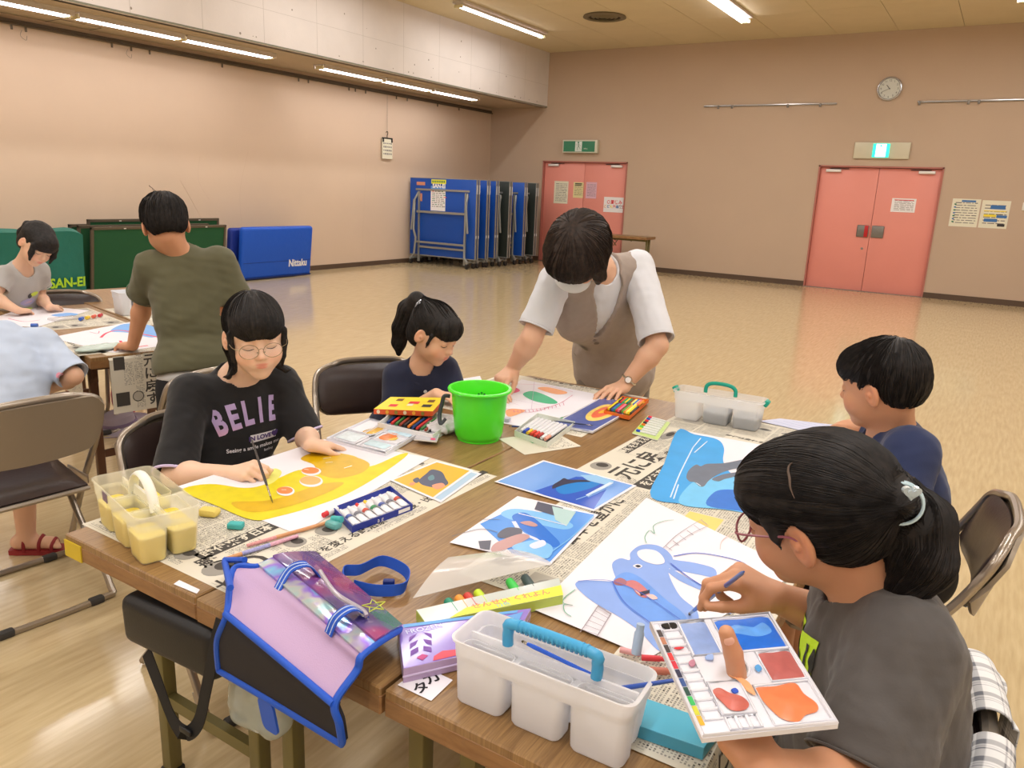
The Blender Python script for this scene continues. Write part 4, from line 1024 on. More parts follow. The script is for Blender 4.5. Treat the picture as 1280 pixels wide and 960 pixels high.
    Hd.e(Hr, (0, .075, -.105), (.075, .10, .07), .01, 's')
    Hd.e(Hr, (0, -.02, .13), (.003, .08, .012), .006, 's')
    Hd.c(Hr, (-.0135, .14, .040), (-.0175, .085, .012), .0035, .006, .006, 's')
    for q in (-1, 1):
        Hd.e(Hr, (q*.083, -.004, -.006), (.014, .017, .030), .006, 's')
        Hr.chain([Hd.W(p) for p in ((q*.071, .045, .03), (q*.072, .050, -.005), (q*.066, .052, -.045), (q*.062, .045, -.080))], [.009, .0085, .007, .003], .006)
        Hr.chain([Hd.W(p) for p in ((q*.058, -.05, -.045), (q*.058, -.040, -.080), (q*.064, -.025, -.105), (q*.080, -.012, -.118), (q*.098, -.005, -.114))], [.026, .014, .010, .006, .0015], .012)
    hair = Hr.build('hair', m_hair, R0, .003)
    rs = 11
    seeds = rand_on(Hd, (0, -.02, .04), (.085, .103, .09), 900, rs, lambda q: not (q[1] > .03 and q[2] < .03) and q[2] > -.05)
    C = Hd.W((0, -.035, .125))
    def stop(pth):
        L = Hd.L(pth); bad = (L[:, 1] > .045) & (L[:, 2] < .016-.0)
        return int(np.argmax(bad)) if bad.any() else len(pth)
    st = strands(Hr, seeds, lambda P: P-C, m_hair, 'hair_strands', R0, 10, .010, .0011, .0008, stopfn=stop); st.parent = hair
    glasses(Hd, B, 'thin metal round glasses', mat('gold_wire', (150, 132, 104), .3, metal=.8), R0, w=.0255, h=.0205, z0=-.007, r=.0009)
    # brush in hand
    pt = onz(341, 628, .703); top = atd(307, 523, 1.96)
    q = tp[1].lerp(tp[0], .4)
    return R0, tp
CAMB = Vector((-FW.x, -FW.y, 0)).normalized()          # towards the camera, level
RTH = Vector((RT.x, RT.y, 0)).normalized(); UZ = Vector((0, 0, 1))
def hem_trim(hs, shirt, m, r=.003):
    for e, ax, R_, r1, rin in hs:
        mb = MB(); mb.tube([e+R_.col[0]*(r1-.001)*math.cos(a)+R_.col[1]*(r1-.001)*math.sin(a) for a in np.linspace(0, 2*PI, 36, endpoint=False)], r, 0, 6, closed=True); mb.build('sleeve_hem', m, shirt, world=True)
def shoe(B, heel, d, s=1.0):
    d = Vector(d).normalized(); h = Vector(heel); B.cone(h+UZ*.03, h+d*.15*s+UZ*.022, .036*s, .030*s, .02); B.cone(h+d*.05*s+UZ*.04, h+d*.10*s+UZ*.03, .034*s, .03*s, .02)
def legs(B, pel, x, kneeR, kneeL, ankR, ankL, s=1.0, r=(.070, .050, .034)):
    for q, kn, an in ((1, kneeR, ankR), (-1, kneeL, ankL)): limb(B, Vector(pel)+x*q*.075*s, kn, an, [v*s for v in r], .03)
def cap(Hr, Hd, s=1.0, back=True):
    Hd.e(Hr, (0, -.020, .040), (.0835*s, .101*s, .0875*s), .02)
    if back: Hd.e(Hr, (0, -.055, -.02), (.070, .058, .066), .02)
def face_cut(Hr, Hd, low=.022):
    Hd.e(Hr, (0, .090, -.048), (.070, .076, .048+low), .006, 's'); Hd.e(Hr, (0, .075, -.105), (.075, .10, .07), .01, 's')
def ear_cut(Hr, Hd):
    for q in (-1, 1): Hd.e(Hr, (q*.083, -.004, -.006), (.014, .017, .030), .006, 's')

ga, tpA = girl_a()
# ------------------------------------------------------------------ small girl with the ponytail
def girl_b():
    R0 = person('small girl with a high ponytail and navy polo shirt, looking down at the yellow box', (-1.86, 2.22, 0))
    Hd = Head(atd(543, 418, 2.80), CAMB*.50+RTH*.80-UZ*.42, UZ*.9+RTH*.3+CAMB*.12, .94)
    shR, shL = atd(496, 469, 2.88), atd(557, 461, 2.92); pel = Vector((-1.90, 2.22, .50))
    elR = atd(492, 528, 2.86); elL = shL+Vector((.06, .03, -.19)); wrR = onz(520, 552, .73); wrL = onz(590, 520, .73)
    wrR = Vector((-1.62, 2.10, .735)); wrL = Vector((-1.52, 2.30, .735))
    B = Body(); torso(B, shR, shL, pel, .80); nb, x, y, z, R = torso_frame(shR, shL, pel); Hd.face(B); B.cone(nb-y*.01, Hd.W((0, -.02, -.05)), .042, .036, .03)
    limb(B, shR, elR, wrR, (.032, .027, .019), .02); limb(B, shL, elL, wrL, (.032, .027, .019), .02)
    hand(B, wrR, (1, .1, -.1), (0, 0, 1), .72, -1, thumb=(.5, .2, .2)); hand(B, wrL, (1, -.3, -.1), (0, 0, 1), .72, 1, thumb=(.5, .2, .2))
    kR = pel+Vector((.33, -.09, -.02)); kL = pel+Vector((.33, .10, -.02)); legs(B, pel, x, kR, kL, kR+Vector((-.02, 0, -.36)), kL+Vector((-.02, 0, -.36)), .85); shoe(B, kR+Vector((-.03, 0, -.45)), (1, 0, 0), .8); shoe(B, kL+Vector((-.03, 0, -.45)), (1, 0, 0), .8)
    B.build('body', m_skin, R0, .0034, lambda P: Hd.skin(P, SK_B, LIP)); Hd.brows(B, 'eyebrows', m_hair, R0, .0009); Hd.lashes(B, m_hair, R0, drop=.001, r=.0014)
    S = Body(); torso(S, shR, shL, pel, .80, fat=.012, hip=(.14, .105, .12)); hs = [sleeve(S, shR, elR, .62, .048, .052, .044), sleeve(S, shL, elL, .62, .048, .052, .044)]
    S.cone(nb-z*.01+y*.012, nb+z*.12+y*.02, .045, .047, .005, 's'); folds(S, 0, 0, .0025, 36, 8); hem(S, hs)
    m = cloth('polo_navy', (30, 36, 62)); sh = S.build('polo_shirt', m, R0, .0045)
    # collar, placket buttons
    C = Body(); ring = []
    for k in range(25):
        a = PI*.5+.25+(2*PI-.5)*k/24; ring.append(nb+z*(.018-.03*max(0, math.sin(a)))+x*.056*math.cos(a)+y*(.012+.052*math.sin(a)))
    C.chain(ring, [.009]*25, .01); tip1, tip2 = ring[0], ring[-1]
    C.build('collar', m, sh, .003)
    mb = MB()
    for k in range(3): c = nb-z*(.035+.038*k)+y*.2; mb.lathe([(0, .002), (.006, .002), (.007, 0)], c, 0, 12, R=basis(x, z))
    decal(S, mb, 'buttons', mat('button_white', (220, 222, 226), .4), sh, -y, .003)
    mb = MB(); fr = frame(nb-z*.075-x*.055+y*.2, -x, z)
    for p in ([(-.006, .018), (.004, .020), (.010, .006), (0, -.002)], [(-.002, .0), (.01, -.004), (.006, -.018), (-.006, -.014)], [(.008, .012), (.016, .010), (.014, .0)], [(-.010, -.004), (-.002, -.010), (-.010, -.02)]): mb.poly([fr @ Vector((a, b, 0)) for a, b in p], 0)
    decal(S, mb, 'crest', mat('crest_grey', (130, 136, 170), .7), sh, -y, .0022)
    T = Body(); T.ell(pel, (.13, .10, .09), R, .03); 
    for q, kn in ((1, kR), (-1, kL)): T.cone(pel+x*q*.07, kn+Vector((-.06, 0, 0)), .072, .062, .04)
    T.build('shorts', m_trs, R0, .008)
    Hr = Body(); cap(Hr, Hd); Hd.e(Hr, (0, .046, .052), (.068, .054, .054), .02); face_cut(Hr, Hd, .026); ear_cut(Hr, Hd)
    for q in (-1, 1): Hr.chain([Hd.W(p) for p in ((q*.072, .035, .02), (q*.073, .032, -.015), (q*.070, .030, -.035))], [.007, .005, .002], .006)
    pt = [(0, -.095, .085), (0, -.135, .075), (-.0, -.155, .02), (-.0, -.15, -.06), (0, -.135, -.12), (.0, -.115, -.16)]
    Hr.chain([Hd.W(p) for p in pt], [.020, .030, .036, .034, .026, .010], .02)
    hair = Hr.build('hair', m_hair, R0, .0032)
    tie = Hd.W((0, -.10, .085))
    def dirf(P):
        L = Hd.L(P); front = L[:, 1] > .02; d = tie-P; tail = L[:, 1] < -.105
        d[tail] = Hd.D((0, .0, -1)); d2 = P-Hd.W((0, .0, .13)); d[front & (L[:, 2] < .10)] = d2[front & (L[:, 2] < .10)]; return d
    def stop(p):
        L = Hd.L(p); bad = (L[:, 1] > .045) & (L[:, 2] < .012); return int(np.argmax(bad)) if bad.any() else len(p)
    seeds = np.concatenate([rand_on(Hd, (0, -.02, .04), (.085, .103, .09), 450, 3, lambda q: not (q[1] > .03 and q[2] < .03) and q[2] > -.05), rand_on(Hd, (0, -.15, -.03), (.03, .03, .08), 160, 4, lambda q: True)])
    st = strands(Hr, seeds, dirf, m_hair, 'hair_strands', R0, 9, .010, .0011, .0008, stopfn=stop); st.parent = hair
    mb = MB(); f0 = frame(Hd.V((.035, -.098, .07)), Hd.D((0, 0, 1)), Hd.D((1, -.4, 0)))
    mb.T = f0; mb.prism([(.028*math.cos(a)*(1+.1*math.cos(5*a)), .011*math.sin(a)) for a in np.linspace(0, 2*PI, 24, endpoint=False)], 0, .006, 0); [mb.lathe([(0, .010), (.005, .006), (.006, .005)], (xx, 0, .002), 0, 8) for xx in (-.015, 0, .015)]
    mb.build('hair_clip', mat('clip_silver', (190, 192, 200), .25, metal=.7), hair, world=True)
girl_b()

# ------------------------------------------------------------------ woman leaning over the far end
def teacher():
    R0 = person('woman in a grey vest over a white T-shirt and face mask, bending over the table', (-1.36, 3.0, 0))
    Hd = Head(atd(722, 318, 2.66), CAMB*.40-RTH*.36-UZ*.86, CAMB*.80-RTH*.18+UZ*.50, 1.08)
    shR, shL = atd(694, 352, 2.88), atd(797, 333, 3.05); pel = Vector((-1.36, 3.04, .80))
    elR = atd(664, 424, 2.86); elL = atd(822, 432, 2.92); wrR = atd(636, 460, 2.90); wrL = atd(778, 476, 2.88)
    wrR = onz(640, 462, .775); wrL = onz(780, 482, .735)
    B = Body(); torso(B, shR, shL, pel, 1.08, k=.05); nb, x, y, z, R = torso_frame(shR, shL, pel); Hd.face(B); B.cone(nb-y*.0, Hd.W((0, -.03, -.05)), .055, .050, .03)
    limb(B, shR, elR, wrR, (.046, .038, .026), .02); limb(B, shL, elL, wrL, (.046, .038, .026), .02)
    tR, _ = hand(B, wrR, onz(620, 482, .735)-wrR+UZ*.0, Vector((0, 0, .9))-FW*.35-RT*.3, 1.02, -1, curl=[(.45, .55, .3), (.9, 1.1, .4), (1.0, 1.2, .5), (1.1, 1.2, .5)], thumb=(.35, .4, .25), spread=.04)
    tL, _ = hand(B, wrL, onz(740, 500, .724)-wrL, Vector((0, 0, 1)), 1.02, 1, curl=[(.22, .28, .2), (.25, .3, .2), (.28, .3, .2), (.3, .3, .25)], thumb=(.55, .2, .2), spread=.12)
    for q in (1, -1): limb(B, pel+x*q*.085, pel+Vector((q*-.06, .0, -.40)), Vector((pel.x-q*.08, pel.y+.03, .09)), (.085, .06, .042), .03); shoe(B, (pel.x-q*.08, pel.y+.05, 0), (0, -1, 0), 1.15)
    B.build('body', m_skin, R0, .0034, lambda P: Hd.skin(P, SK_T, LIP)); Hd.brows(B, 'eyebrows', m_hair, R0, .0011); Hd.lashes(B, m_hair, R0, drop=.001)
    # mask
    Mk = Body(); Hd.e(Mk, (0, .058, -.055), (.062, .052, .050), .02); Hd.e(Mk, (0, .088, -.030), (.030, .022, .028), .02); Hd.e(Mk, (0, .050, -.088), (.040, .034, .022), .02)
    Hd.e(Mk, (0, -.06, -.04), (.2, .09, .2), .006, 's'); mk = Mk.build('face_mask', cloth('mask_white', (228, 230, 232)), R0, .003)
    mb = MB()
    for q in (-1, 1):
        for zz in (-.03, -.07): mb.tube(bez([Hd.V((q*.058, .045, zz)), Hd.V((q*.080, .01, zz*.5-.01)), Hd.V((q*.088, -.025, -.005))], 5), .0015, 0, 5)
    mb.build('mask_loop', m_paper, mk, world=True)
    # T-shirt sleeves + body
    mw = cloth('tee_white', (214, 216, 222)); S = Body(); torso(S, shR, shL, pel, 1.08, fat=.010)
    hs = [sleeve(S, shR, elR, .80, .064, .068, .060), sleeve(S, shL, elL, .93, .066, .070, .062)]
    S.cone(nb-z*.015+y*.015, nb+z*.12+y*.03, .056, .060, .005, 's'); folds(S, 0, 0, .004, 30, 14); hem(S, hs); sh = S.build('white_tee', mw, R0, .005); hem_trim(hs, sh, mw)
    # vest: V neck, arm holes, buttons
    mv = cloth('vest_taupe', (158, 144, 134), (500, .5, .0012), var=(40, .05)); Vb = Body(); torso(Vb, shR, shL, pel, 1.08, fat=.022, hip=(.155, .12, .16), chest=(.132, .094, .16), waist=(.122, .092, .13))
    Vb.ell(pel+z*-.02, (.178, .145, .13), R, .06); Vb.ell(pel-UZ*.12, (.175, .15, .13), None, .06)
    for q, s_ in ((1, shR), (-1, shL)): Vb.ell(Vector(s_)+x*q*.045-z*.035, (.050, .085, .095), R, .015, 's')
    P0 = nb-z*.26+y*.05       # V opening
    for t in np.linspace(0, 1, 9): Vb.cone(P0+z*.25*t+y*.10+x*.0, P0+z*.25*t+y*.02, .006+.060*t, .006+.060*t, .004, 's')
    Vb.cone(nb+z*.0+y*.01, nb+z*.14+y*.03, .060, .085, .008, 's'); folds(Vb, 0, 0, .004, 26, 21)
    vest = Vb.build('vest', mv, R0, .005)
    mb = MB(); c0 = nb-z*.275+y*.3
    for k in range(3): mb.lathe([(0, .003), (.009, .003), (.010, 0)], c0-z*.082*k-x*.01, 0, 14, R=basis(x, z))
    decal(Vb, mb, 'buttons', mat('button_taupe', (110, 98, 90), .4), vest, -y, .0035)
    # hanging belt tab at the hip
    mb = MB(); c = pel+x*.175+z*.12+y*.03; mb.tube(bez([c+z*.06, c+x*.028+z*.02, c+x*.020-z*.03, c-z*.05+y*.02], 6), .006, 0, 8, flat=.4); mb.build('waist_tab', mat('vest_tab', (120, 112, 96), .6), vest, world=True)
    T = Body(); T.ell(pel-UZ*.05, (.165, .125, .13), None, .05)
    for q in (1, -1): T.cone(pel+x*q*.08, Vector((pel.x-q*.09, pel.y+.02, .10)), .10, .075, .05)
    T.build('trousers', cloth('trousers_taupe', (120, 110, 100)), R0, .008)
    # watch and ring
    ax = (elL-wrL).normalized(); u = ax.orthogonal().normalized(); v = ax.cross(u); c = wrL+ax*.03
    mb = MB(); mb.tube([c+(u*math.cos(a)+v*math.sin(a))*.030 for a in np.linspace(0, 2*PI, 30, endpoint=False)], .0042, 0, 6, closed=True); w = mb.build('wrist_watch', mat('watch_steel', (196, 190, 180), .25, metal=.9), R0, world=True)
    dd = (Vector((0, 0, .8))+CAMB*.7+RTH*.3); dd = (dd-ax*dd.dot(ax)).normalized(); mb = MB(); mb.lathe([(0, .004), (.012, .004), (.015, .001), (.015, -.006)], c+dd*.033, 0, 20, R=basis(ax, dd.cross(ax))); mb.lathe([(0, .0045), (.0105, .0045)], c+dd*.0335, 1, 16, R=basis(ax, dd.cross(ax))); mb.build('watch_face', [mat('watch_steel'), m_paper], w, world=True)
    # bobbed hair, seen from the crown
    Hr = Body(); Hd.e(Hr, (0, -.018, .038), (.104, .116, .096), .02); Hd.e(Hr, (0, -.045, -.03), (.092, .075, .075), .03)
    for q in (-1, 1): Hr.chain([Hd.W(p) for p in ((q*.082, .02, .02), (q*.086, .035, -.03), (q*.080, .045, -.07))], [.028, .022, .008], .02)
    Hd.e(Hr, (0, .062, .048), (.080, .055, .050), .03)
    Hd.e(Hr, (0, .098, -.050), (.070, .078, .068), .008, 's'); Hd.e(Hr, (0, .06, -.115), (.10, .12, .06), .01, 's'); Hr.p.append((lambda P: .0022*noise3(P, 110, 4), np.array((-9, -9, -9)), np.array((9, 9, 9)), .001, 'd'))
    m_h2 = MATS['hair_dark_brown']; hair = Hr.build('hair', m_h2, R0, .0036); C = Hd.W((.015, -.03, .14))
    seeds = rand_on(Hd, (0, -.02, .03), (.105, .117, .10), 1100, 6, lambda q: not (q[1] > .04 and q[2] < .0))
    def stop(p):
        L = Hd.L(p); bad = ((L[:, 1] > .05) & (L[:, 2] < .0)) | (L[:, 2] < -.095); return int(np.argmax(bad)) if bad.any() else len(p)
    st = strands(Hr, seeds, lambda P: P-C, m_h2, 'hair_strands', R0, 10, .012, .0014, .001, stopfn=stop, seed=4); st.parent = hair
teacher()

# ------------------------------------------------------------------ boy on the right
def boy_r():
    R0 = person('boy with short black hair in a navy T-shirt at the right of the tables', (-.12, 2.12, 0))
    Hd = Head(atd(1101, 483, 1.86), -RTH*.70-CAMB*.75-UZ*.20, UZ*1.0-RTH*.10+CAMB*.02, .95)
    pel = Vector((-.08, 2.20, .50)); nb0 = atd(1112, 536, 1.90); yv = Vector((0, 1, 0)); shR = nb0+Vector((.02, .13, -.03)); shL = nb0+Vector((-.0, -.13, -.035))
    shL = atd(1140, 562, 1.78); shR = atd(1090, 545, 2.04)
    wrR = atd(1080, 538, 2.02); elR = atd(1105, 600, 2.0); wrL = Vector((-.30, 2.02, .735)); elL = atd(1128, 625, 1.75)
    B = Body(); torso(B, shR, shL, pel, .90); nb, x, y, z, R = torso_frame(shR, shL, pel); Hd.face(B); B.cone(nb-y*.01, Hd.W((0, -.03, -.05)), .046, .043, .03)
    limb(B, shR, elR, wrR, (.035, .030, .021), .02); limb(B, shL, elL, wrL, (.035, .030, .021), .02)
    t, _ = hand(B, wrR, atd(1048, 530, 2.08)-wrR, UZ*.8-FW*.3, .82, -1, curl=[(.5, .6, .3), (.6, .7, .4), (.8, .9, .4), (.9, 1.0, .4)], thumb=(.35, .35, .2), spread=.05)
    hand(B, wrL, (-1, .2, -.05), (0, 0, 1), .80, 1, thumb=(.5, .2, .2))
    kR = pel+Vector((-.30, .10, -.03)); kL = pel+Vector((-.30, -.10, -.03)); legs(B, pel, x, kR, kL, kR+Vector((.03, 0, -.38)), kL+Vector((.03, 0, -.38)), .95); shoe(B, kR+Vector((.05, 0, -.46)), (-1, 0, 0), .9); shoe(B, kL+Vector((.05, 0, -.46)), (-1, 0, 0), .9)
    B.build('body', m_skin, R0, .0034, lambda P: Hd.skin(P, SK_C*1.08, LIP)); Hd.brows(B, 'eyebrows', m_hair, R0, .0012); Hd.lashes(B, m_hair, R0)
    S = Body(); torso(S, shR, shL, pel, .90, fat=.014, hip=(.145, .11, .12)); hs = [sleeve(S, shR, elR, .75, .052, .057, .050), sleeve(S, shL, elL, .78, .056, .062, .054)]
    S.cone(nb-z*.005+y*.012, nb+z*.12+y*.02, .053, .055, .005, 's'); folds(S, 0, 0, .0045, 30, 31); hem(S, hs); m = cloth('tee_navy', (36, 48, 86)); sh = S.build('shirt', m, R0, .0045); hem_trim(hs, sh, m)
    T = Body(); T.ell(pel, (.15, .115, .10), R, .03)
    for q, kn in ((1, kR), (-1, kL)): T.cone(pel+x*q*.08, kn+Vector((.05, 0, 0)), .08, .07, .04)
    T.build('shorts', m_trs, R0, .008)
    Hr = Body(); Hd.e(Hr, (0, -.018, .044), (.084, .102, .085), .02); Hd.e(Hr, (0, -.058, .0), (.068, .052, .058), .03); Hd.e(Hr, (0, .048, .060), (.068, .052, .046), .02)
    Hd.e(Hr, (0, .092, -.045), (.078, .070, .072), .006, 's'); Hd.e(Hr, (0, .05, -.10), (.09, .10, .075), .01, 's'); Hd.e(Hr, (0, -.03, -.085), (.10, .10, .045), .01, 's')
    for q in (-1, 1): Hd.e(Hr, (q*.083, -.002, -.010), (.014, .020, .034), .006, 's')
    Hr.p.append((lambda P: .0020*noise3(P, 130, 4), np.array((-9, -9, -9)), np.array((9, 9, 9)), .001, 'd'))
    hair = Hr.build('hair', m_hair, R0, .0032); C = Hd.W((.01, -.05, .125))
    seeds = rand_on(Hd, (0, -.02, .04), (.085, .103, .09), 1300, 6, lambda q: not (q[1] > .03 and q[2] < .03) and q[2] > -.03)
    def stop(p):
        L = Hd.L(p); bad = ((L[:, 1] > .05) & (L[:, 2] < .016)) | (L[:, 2] < -.052) | ((L[:, 1] > -.03) & (L[:, 2] < -.005)); return int(np.argmax(bad)) if bad.any() else len(p)
    st = strands(Hr, seeds, lambda P: P-C, m_hair, 'hair_strands', R0, 8, .008, .0011, .0016, stopfn=stop, seed=5); st.parent = hair
    return t
tpR = boy_r()

# ------------------------------------------------------------------ standing boy, back view
def boy_o():
    R0 = person('boy in an olive T-shirt standing with his back to the camera, hand on the table', (-2.74, 1.98, 0))
    Hd = Head(atd(207, 283, 3.06), -CAMB*.80-RTH*.45-UZ*.35, UZ*.95-RTH*.10, 1.02)
    shL, shR = atd(191, 333, 3.10), atd(275, 328, 3.18); pel = atd(247, 478, 3.16)
    elL = atd(180, 375, 3.22); wrL = onz(166, 432, .735); elR = atd(300, 385, 3.22); wrR = atd(262, 400, 3.38)
    B = Body(); torso(B, shR, shL, pel, .98, chest=(.135, .09, .16), neck=.048); nb, x, y, z, R = torso_frame(shR, shL, pel); Hd.face(B); B.cone(nb-y*.005, Hd.W((0, -.03, -.05)), .044, .041, .03)
    limb(B, shR, elR, wrR, (.040, .033, .023), .02); limb(B, shL, elL, wrL, (.040, .033, .023), .02)
    hand(B, wrL, onz(143, 430, .722)-wrL, (0, 0, 1), .90, 1, curl=[(.5, .7, .4)]*4, thumb=(.5, .2, .2)); hand(B, wrR, (-.3, .9, -.3), (0, 0, 1), .9, -1)
    for q in (1, -1): limb(B, pel+x*q*.075, pel+x*q*.085+Vector((0, 0, -.32)), Vector((pel.x, pel.y, .08))+x*q*.10, (.075, .055, .036), .03); shoe(B, Vector((pel.x, pel.y, 0))+x*q*.10, y, 1.0)
    B.build('body', m_skin, R0, .004, lambda P: Hd.skin(P, SK_C*1.1, LIP)); Hd.brows(B, 'eyebrows', m_hair, R0, .0012)
    S = Body(); torso(S, shR, shL, pel+z*.05, .98, fat=.020, hip=(.145, .11, .10), waist=(.125, .092, .14), chest=(.140, .094, .16), neck=.050); S.ell(pel+z*.09, (.150, .115, .10), R, .05)
    hs = [sleeve(S, shR, elR, .85, .062, .070, .062), sleeve(S, shL, elL, .80, .064, .074, .064)]
    S.box(pel-z*.10, (.3, .3, .15), R, .002, .004, 's'); S.cone(nb+z*.012+y*.022, nb+z*.12+y*.03, .053, .055, .005, 's'); folds(S, 0, 0, .006, 24, 41); hem(S, hs); m = cloth('tee_olive', (92, 90, 66)); sh = S.build('shirt', m, R0, .0055); hem_trim(hs, sh, m)
    U = Body(); U.ell(pel+z*.03, (.152, .118, .062), R, .02); U.build('undershirt', cloth('under_white', (205, 205, 205)), R0, .006)
    T = Body(); T.ell(pel-z*.02, (.145, .11, .09), R, .03)
    for q in (1, -1): T.cone(pel+x*q*.07, pel+x*q*.09+Vector((0, 0, -.36)), .085, .085, .04)
    T.build('shorts', m_trs, R0, .008)
    Hr = Body(); Hd.e(Hr, (0, -.020, .044), (.086, .103, .084), .02); Hd.e(Hr, (0, -.056, -.006), (.068, .052, .056), .03); Hd.e(Hr, (0, .048, .060), (.068, .052, .046), .02)
    Hd.e(Hr, (0, .092, -.045), (.078, .070, .072), .006, 's'); Hd.e(Hr, (0, .04, -.10), (.09, .10, .075), .01, 's'); Hd.e(Hr, (0, -.03, -.085), (.10, .10, .045), .01, 's')
    for q in (-1, 1): Hd.e(Hr, (q*.083, -.002, -.010), (.014, .020, .034), .006, 's')
    Hr.chain([Hd.W((-.02, -.07, .11)), Hd.W((-.035, -.085, .135))], [.004, .0015], .006)
    Hr.p.append((lambda P: .0022*noise3(P, 130, 9), np.array((-9, -9, -9)), np.array((9, 9, 9)), .001, 'd')); hair = Hr.build('hair', m_hair, R0, .0036); C = Hd.W((.01, -.06, .12))
    seeds = rand_on(Hd, (0, -.02, .04), (.085, .103, .09), 800, 6, lambda q: q[2] > -.02 and not (q[1] > .03 and q[2] < .03))
    def stop(p):
        L = Hd.L(p); bad = (L[:, 2] < -.052) | ((L[:, 1] > -.03) & (L[:, 2] < -.005)); return int(np.argmax(bad)) if bad.any() else len(p)
    st = strands(Hr, seeds, lambda P: P-C, m_hair, 'hair_strands', R0, 8, .008, .0013, .0018, stopfn=stop, seed=5); st.parent = hair
boy_o()

# ------------------------------------------------------------------ girl at the far back table
def girl_d():
    R0 = person('girl in a light grey T-shirt bending over the far back table at the left edge', (-4.62, 2.2, 0))
    Hd = Head(atd(46, 306, 4.05), RTH*.72+CAMB*.45-UZ*.62, UZ*.80+RTH*.5-CAMB*.0, .94)
    shR, shL = atd(2, 345, 4.05), atd(48, 338, 4.25); pel = Vector((-4.66, 2.16, .55))
    elR = atd(-8, 372, 4.0); wrR = onz(22, 388, .735); elL = atd(50, 372, 4.35); wrL = onz(62, 384, .735)
    B = Body(); torso(B, shR, shL, pel, .85); nb, x, y, z, R = torso_frame(shR, shL, pel); Hd.face(B); B.cone(nb-y*.01, Hd.W((0, -.02, -.05)), .044, .038, .03)
    limb(B, shR, elR, wrR, (.034, .029, .020), .02); limb(B, shL, elL, wrL, (.034, .029, .020), .02)
    hand(B, wrR, onz(42, 388, .72)-wrR, (0, 0, 1), .8, -1, curl=[(.7, .8, .4)]*4, thumb=(.3, .3, .2)); hand(B, wrL, onz(80, 381, .715)-wrL, (0, 0, 1), .75, 1)
    kR = pel+Vector((.28, -.12, -.05)); kL = pel+Vector((.28, .12, -.05)); legs(B, pel, x, kR, kL, kR+Vector((-.03, 0, -.38)), kL+Vector((-.03, 0, -.38)), .85); shoe(B, kR+Vector((-.03, 0, -.47)), (1, 0, 0), .8); shoe(B, kL+Vector((-.03, 0, -.47)), (1, 0, 0), .8)
    B.build('body', m_skin, R0, .0045, lambda P: Hd.skin(P, SK_D, LIP)); Hd.brows(B, 'eyebrows', m_hair, R0, .0012); Hd.lashes(B, m_hair, R0, r=.0015)
    S = Body(); torso(S, shR, shL, pel, .85, fat=.014); hs = [sleeve(S, shR, elR, .6, .050, .056, .048), sleeve(S, shL, elL, .5, .052, .060, .048)]
    S.cone(nb-z*.005+y*.012, nb+z*.12+y*.02, .049, .051, .005, 's'); folds(S, 0, 0, .003, 34, 51); hem(S, hs); m = cloth('tee_grey', (176, 174, 172)); sh = S.build('shirt', m, R0, .006); hem_trim(hs, sh, m)
    mb = MB(); fr = frame(nb-z*.13+y*.25, -x, z)
    for a, b, w, h, mi in ((.03, .045, .06, .025, 0), (0, .04, .025, .03, 1), (.0, .0, .09, .05, 2), (.0, .0, .05, .02, 3), (.0, -.05, .08, .022, 0)): mb.poly([fr @ Vector((a+w*.5*math.cos(t), b+h*.5*math.sin(t), 0)) for t in np.linspace(0, 2*PI, 10, endpoint=False)], mi)
    decal(S, mb, 'shirt_print', [mat('print_lime', (200, 222, 90), .7), mat('print_dark', (70, 70, 80), .7), mat('print_lilac', (176, 170, 205), .7), mat('print_rose', (220, 180, 190), .7)], sh, -y, .003)
    T = Body(); T.ell(pel, (.13, .10, .09), R, .03)
    for q, kn in ((1, kR), (-1, kL)): T.cone(pel+x*q*.07, kn, .07, .06, .04)
    T.build('shorts', m_trs, R0, .009)
    Hr = Body(); cap(Hr, Hd); Hd.e(Hr, (0, .050, .050), (.070, .056, .056), .02); face_cut(Hr, Hd, .018); ear_cut(Hr, Hd)
    for q in (-1, 1): Hr.chain([Hd.W(p) for p in ((q*.066, .06, .03), (q*.066, .072, -.01), (q*.060, .085, -.05))], [.014, .014, .006], .01)
    Hr.chain([Hd.W(p) for p in ((0, -.095, .05), (0, -.13, .03), (0, -.14, -.03), (0, -.135, -.08))], [.018, .024, .022, .008], .02)
    Hr.p.append((lambda P: .0020*noise3(P, 110, 9), np.array((-9, -9, -9)), np.array((9, 9, 9)), .001, 'd')); hair = Hr.build('hair', m_hair, R0, .004)
girl_d()

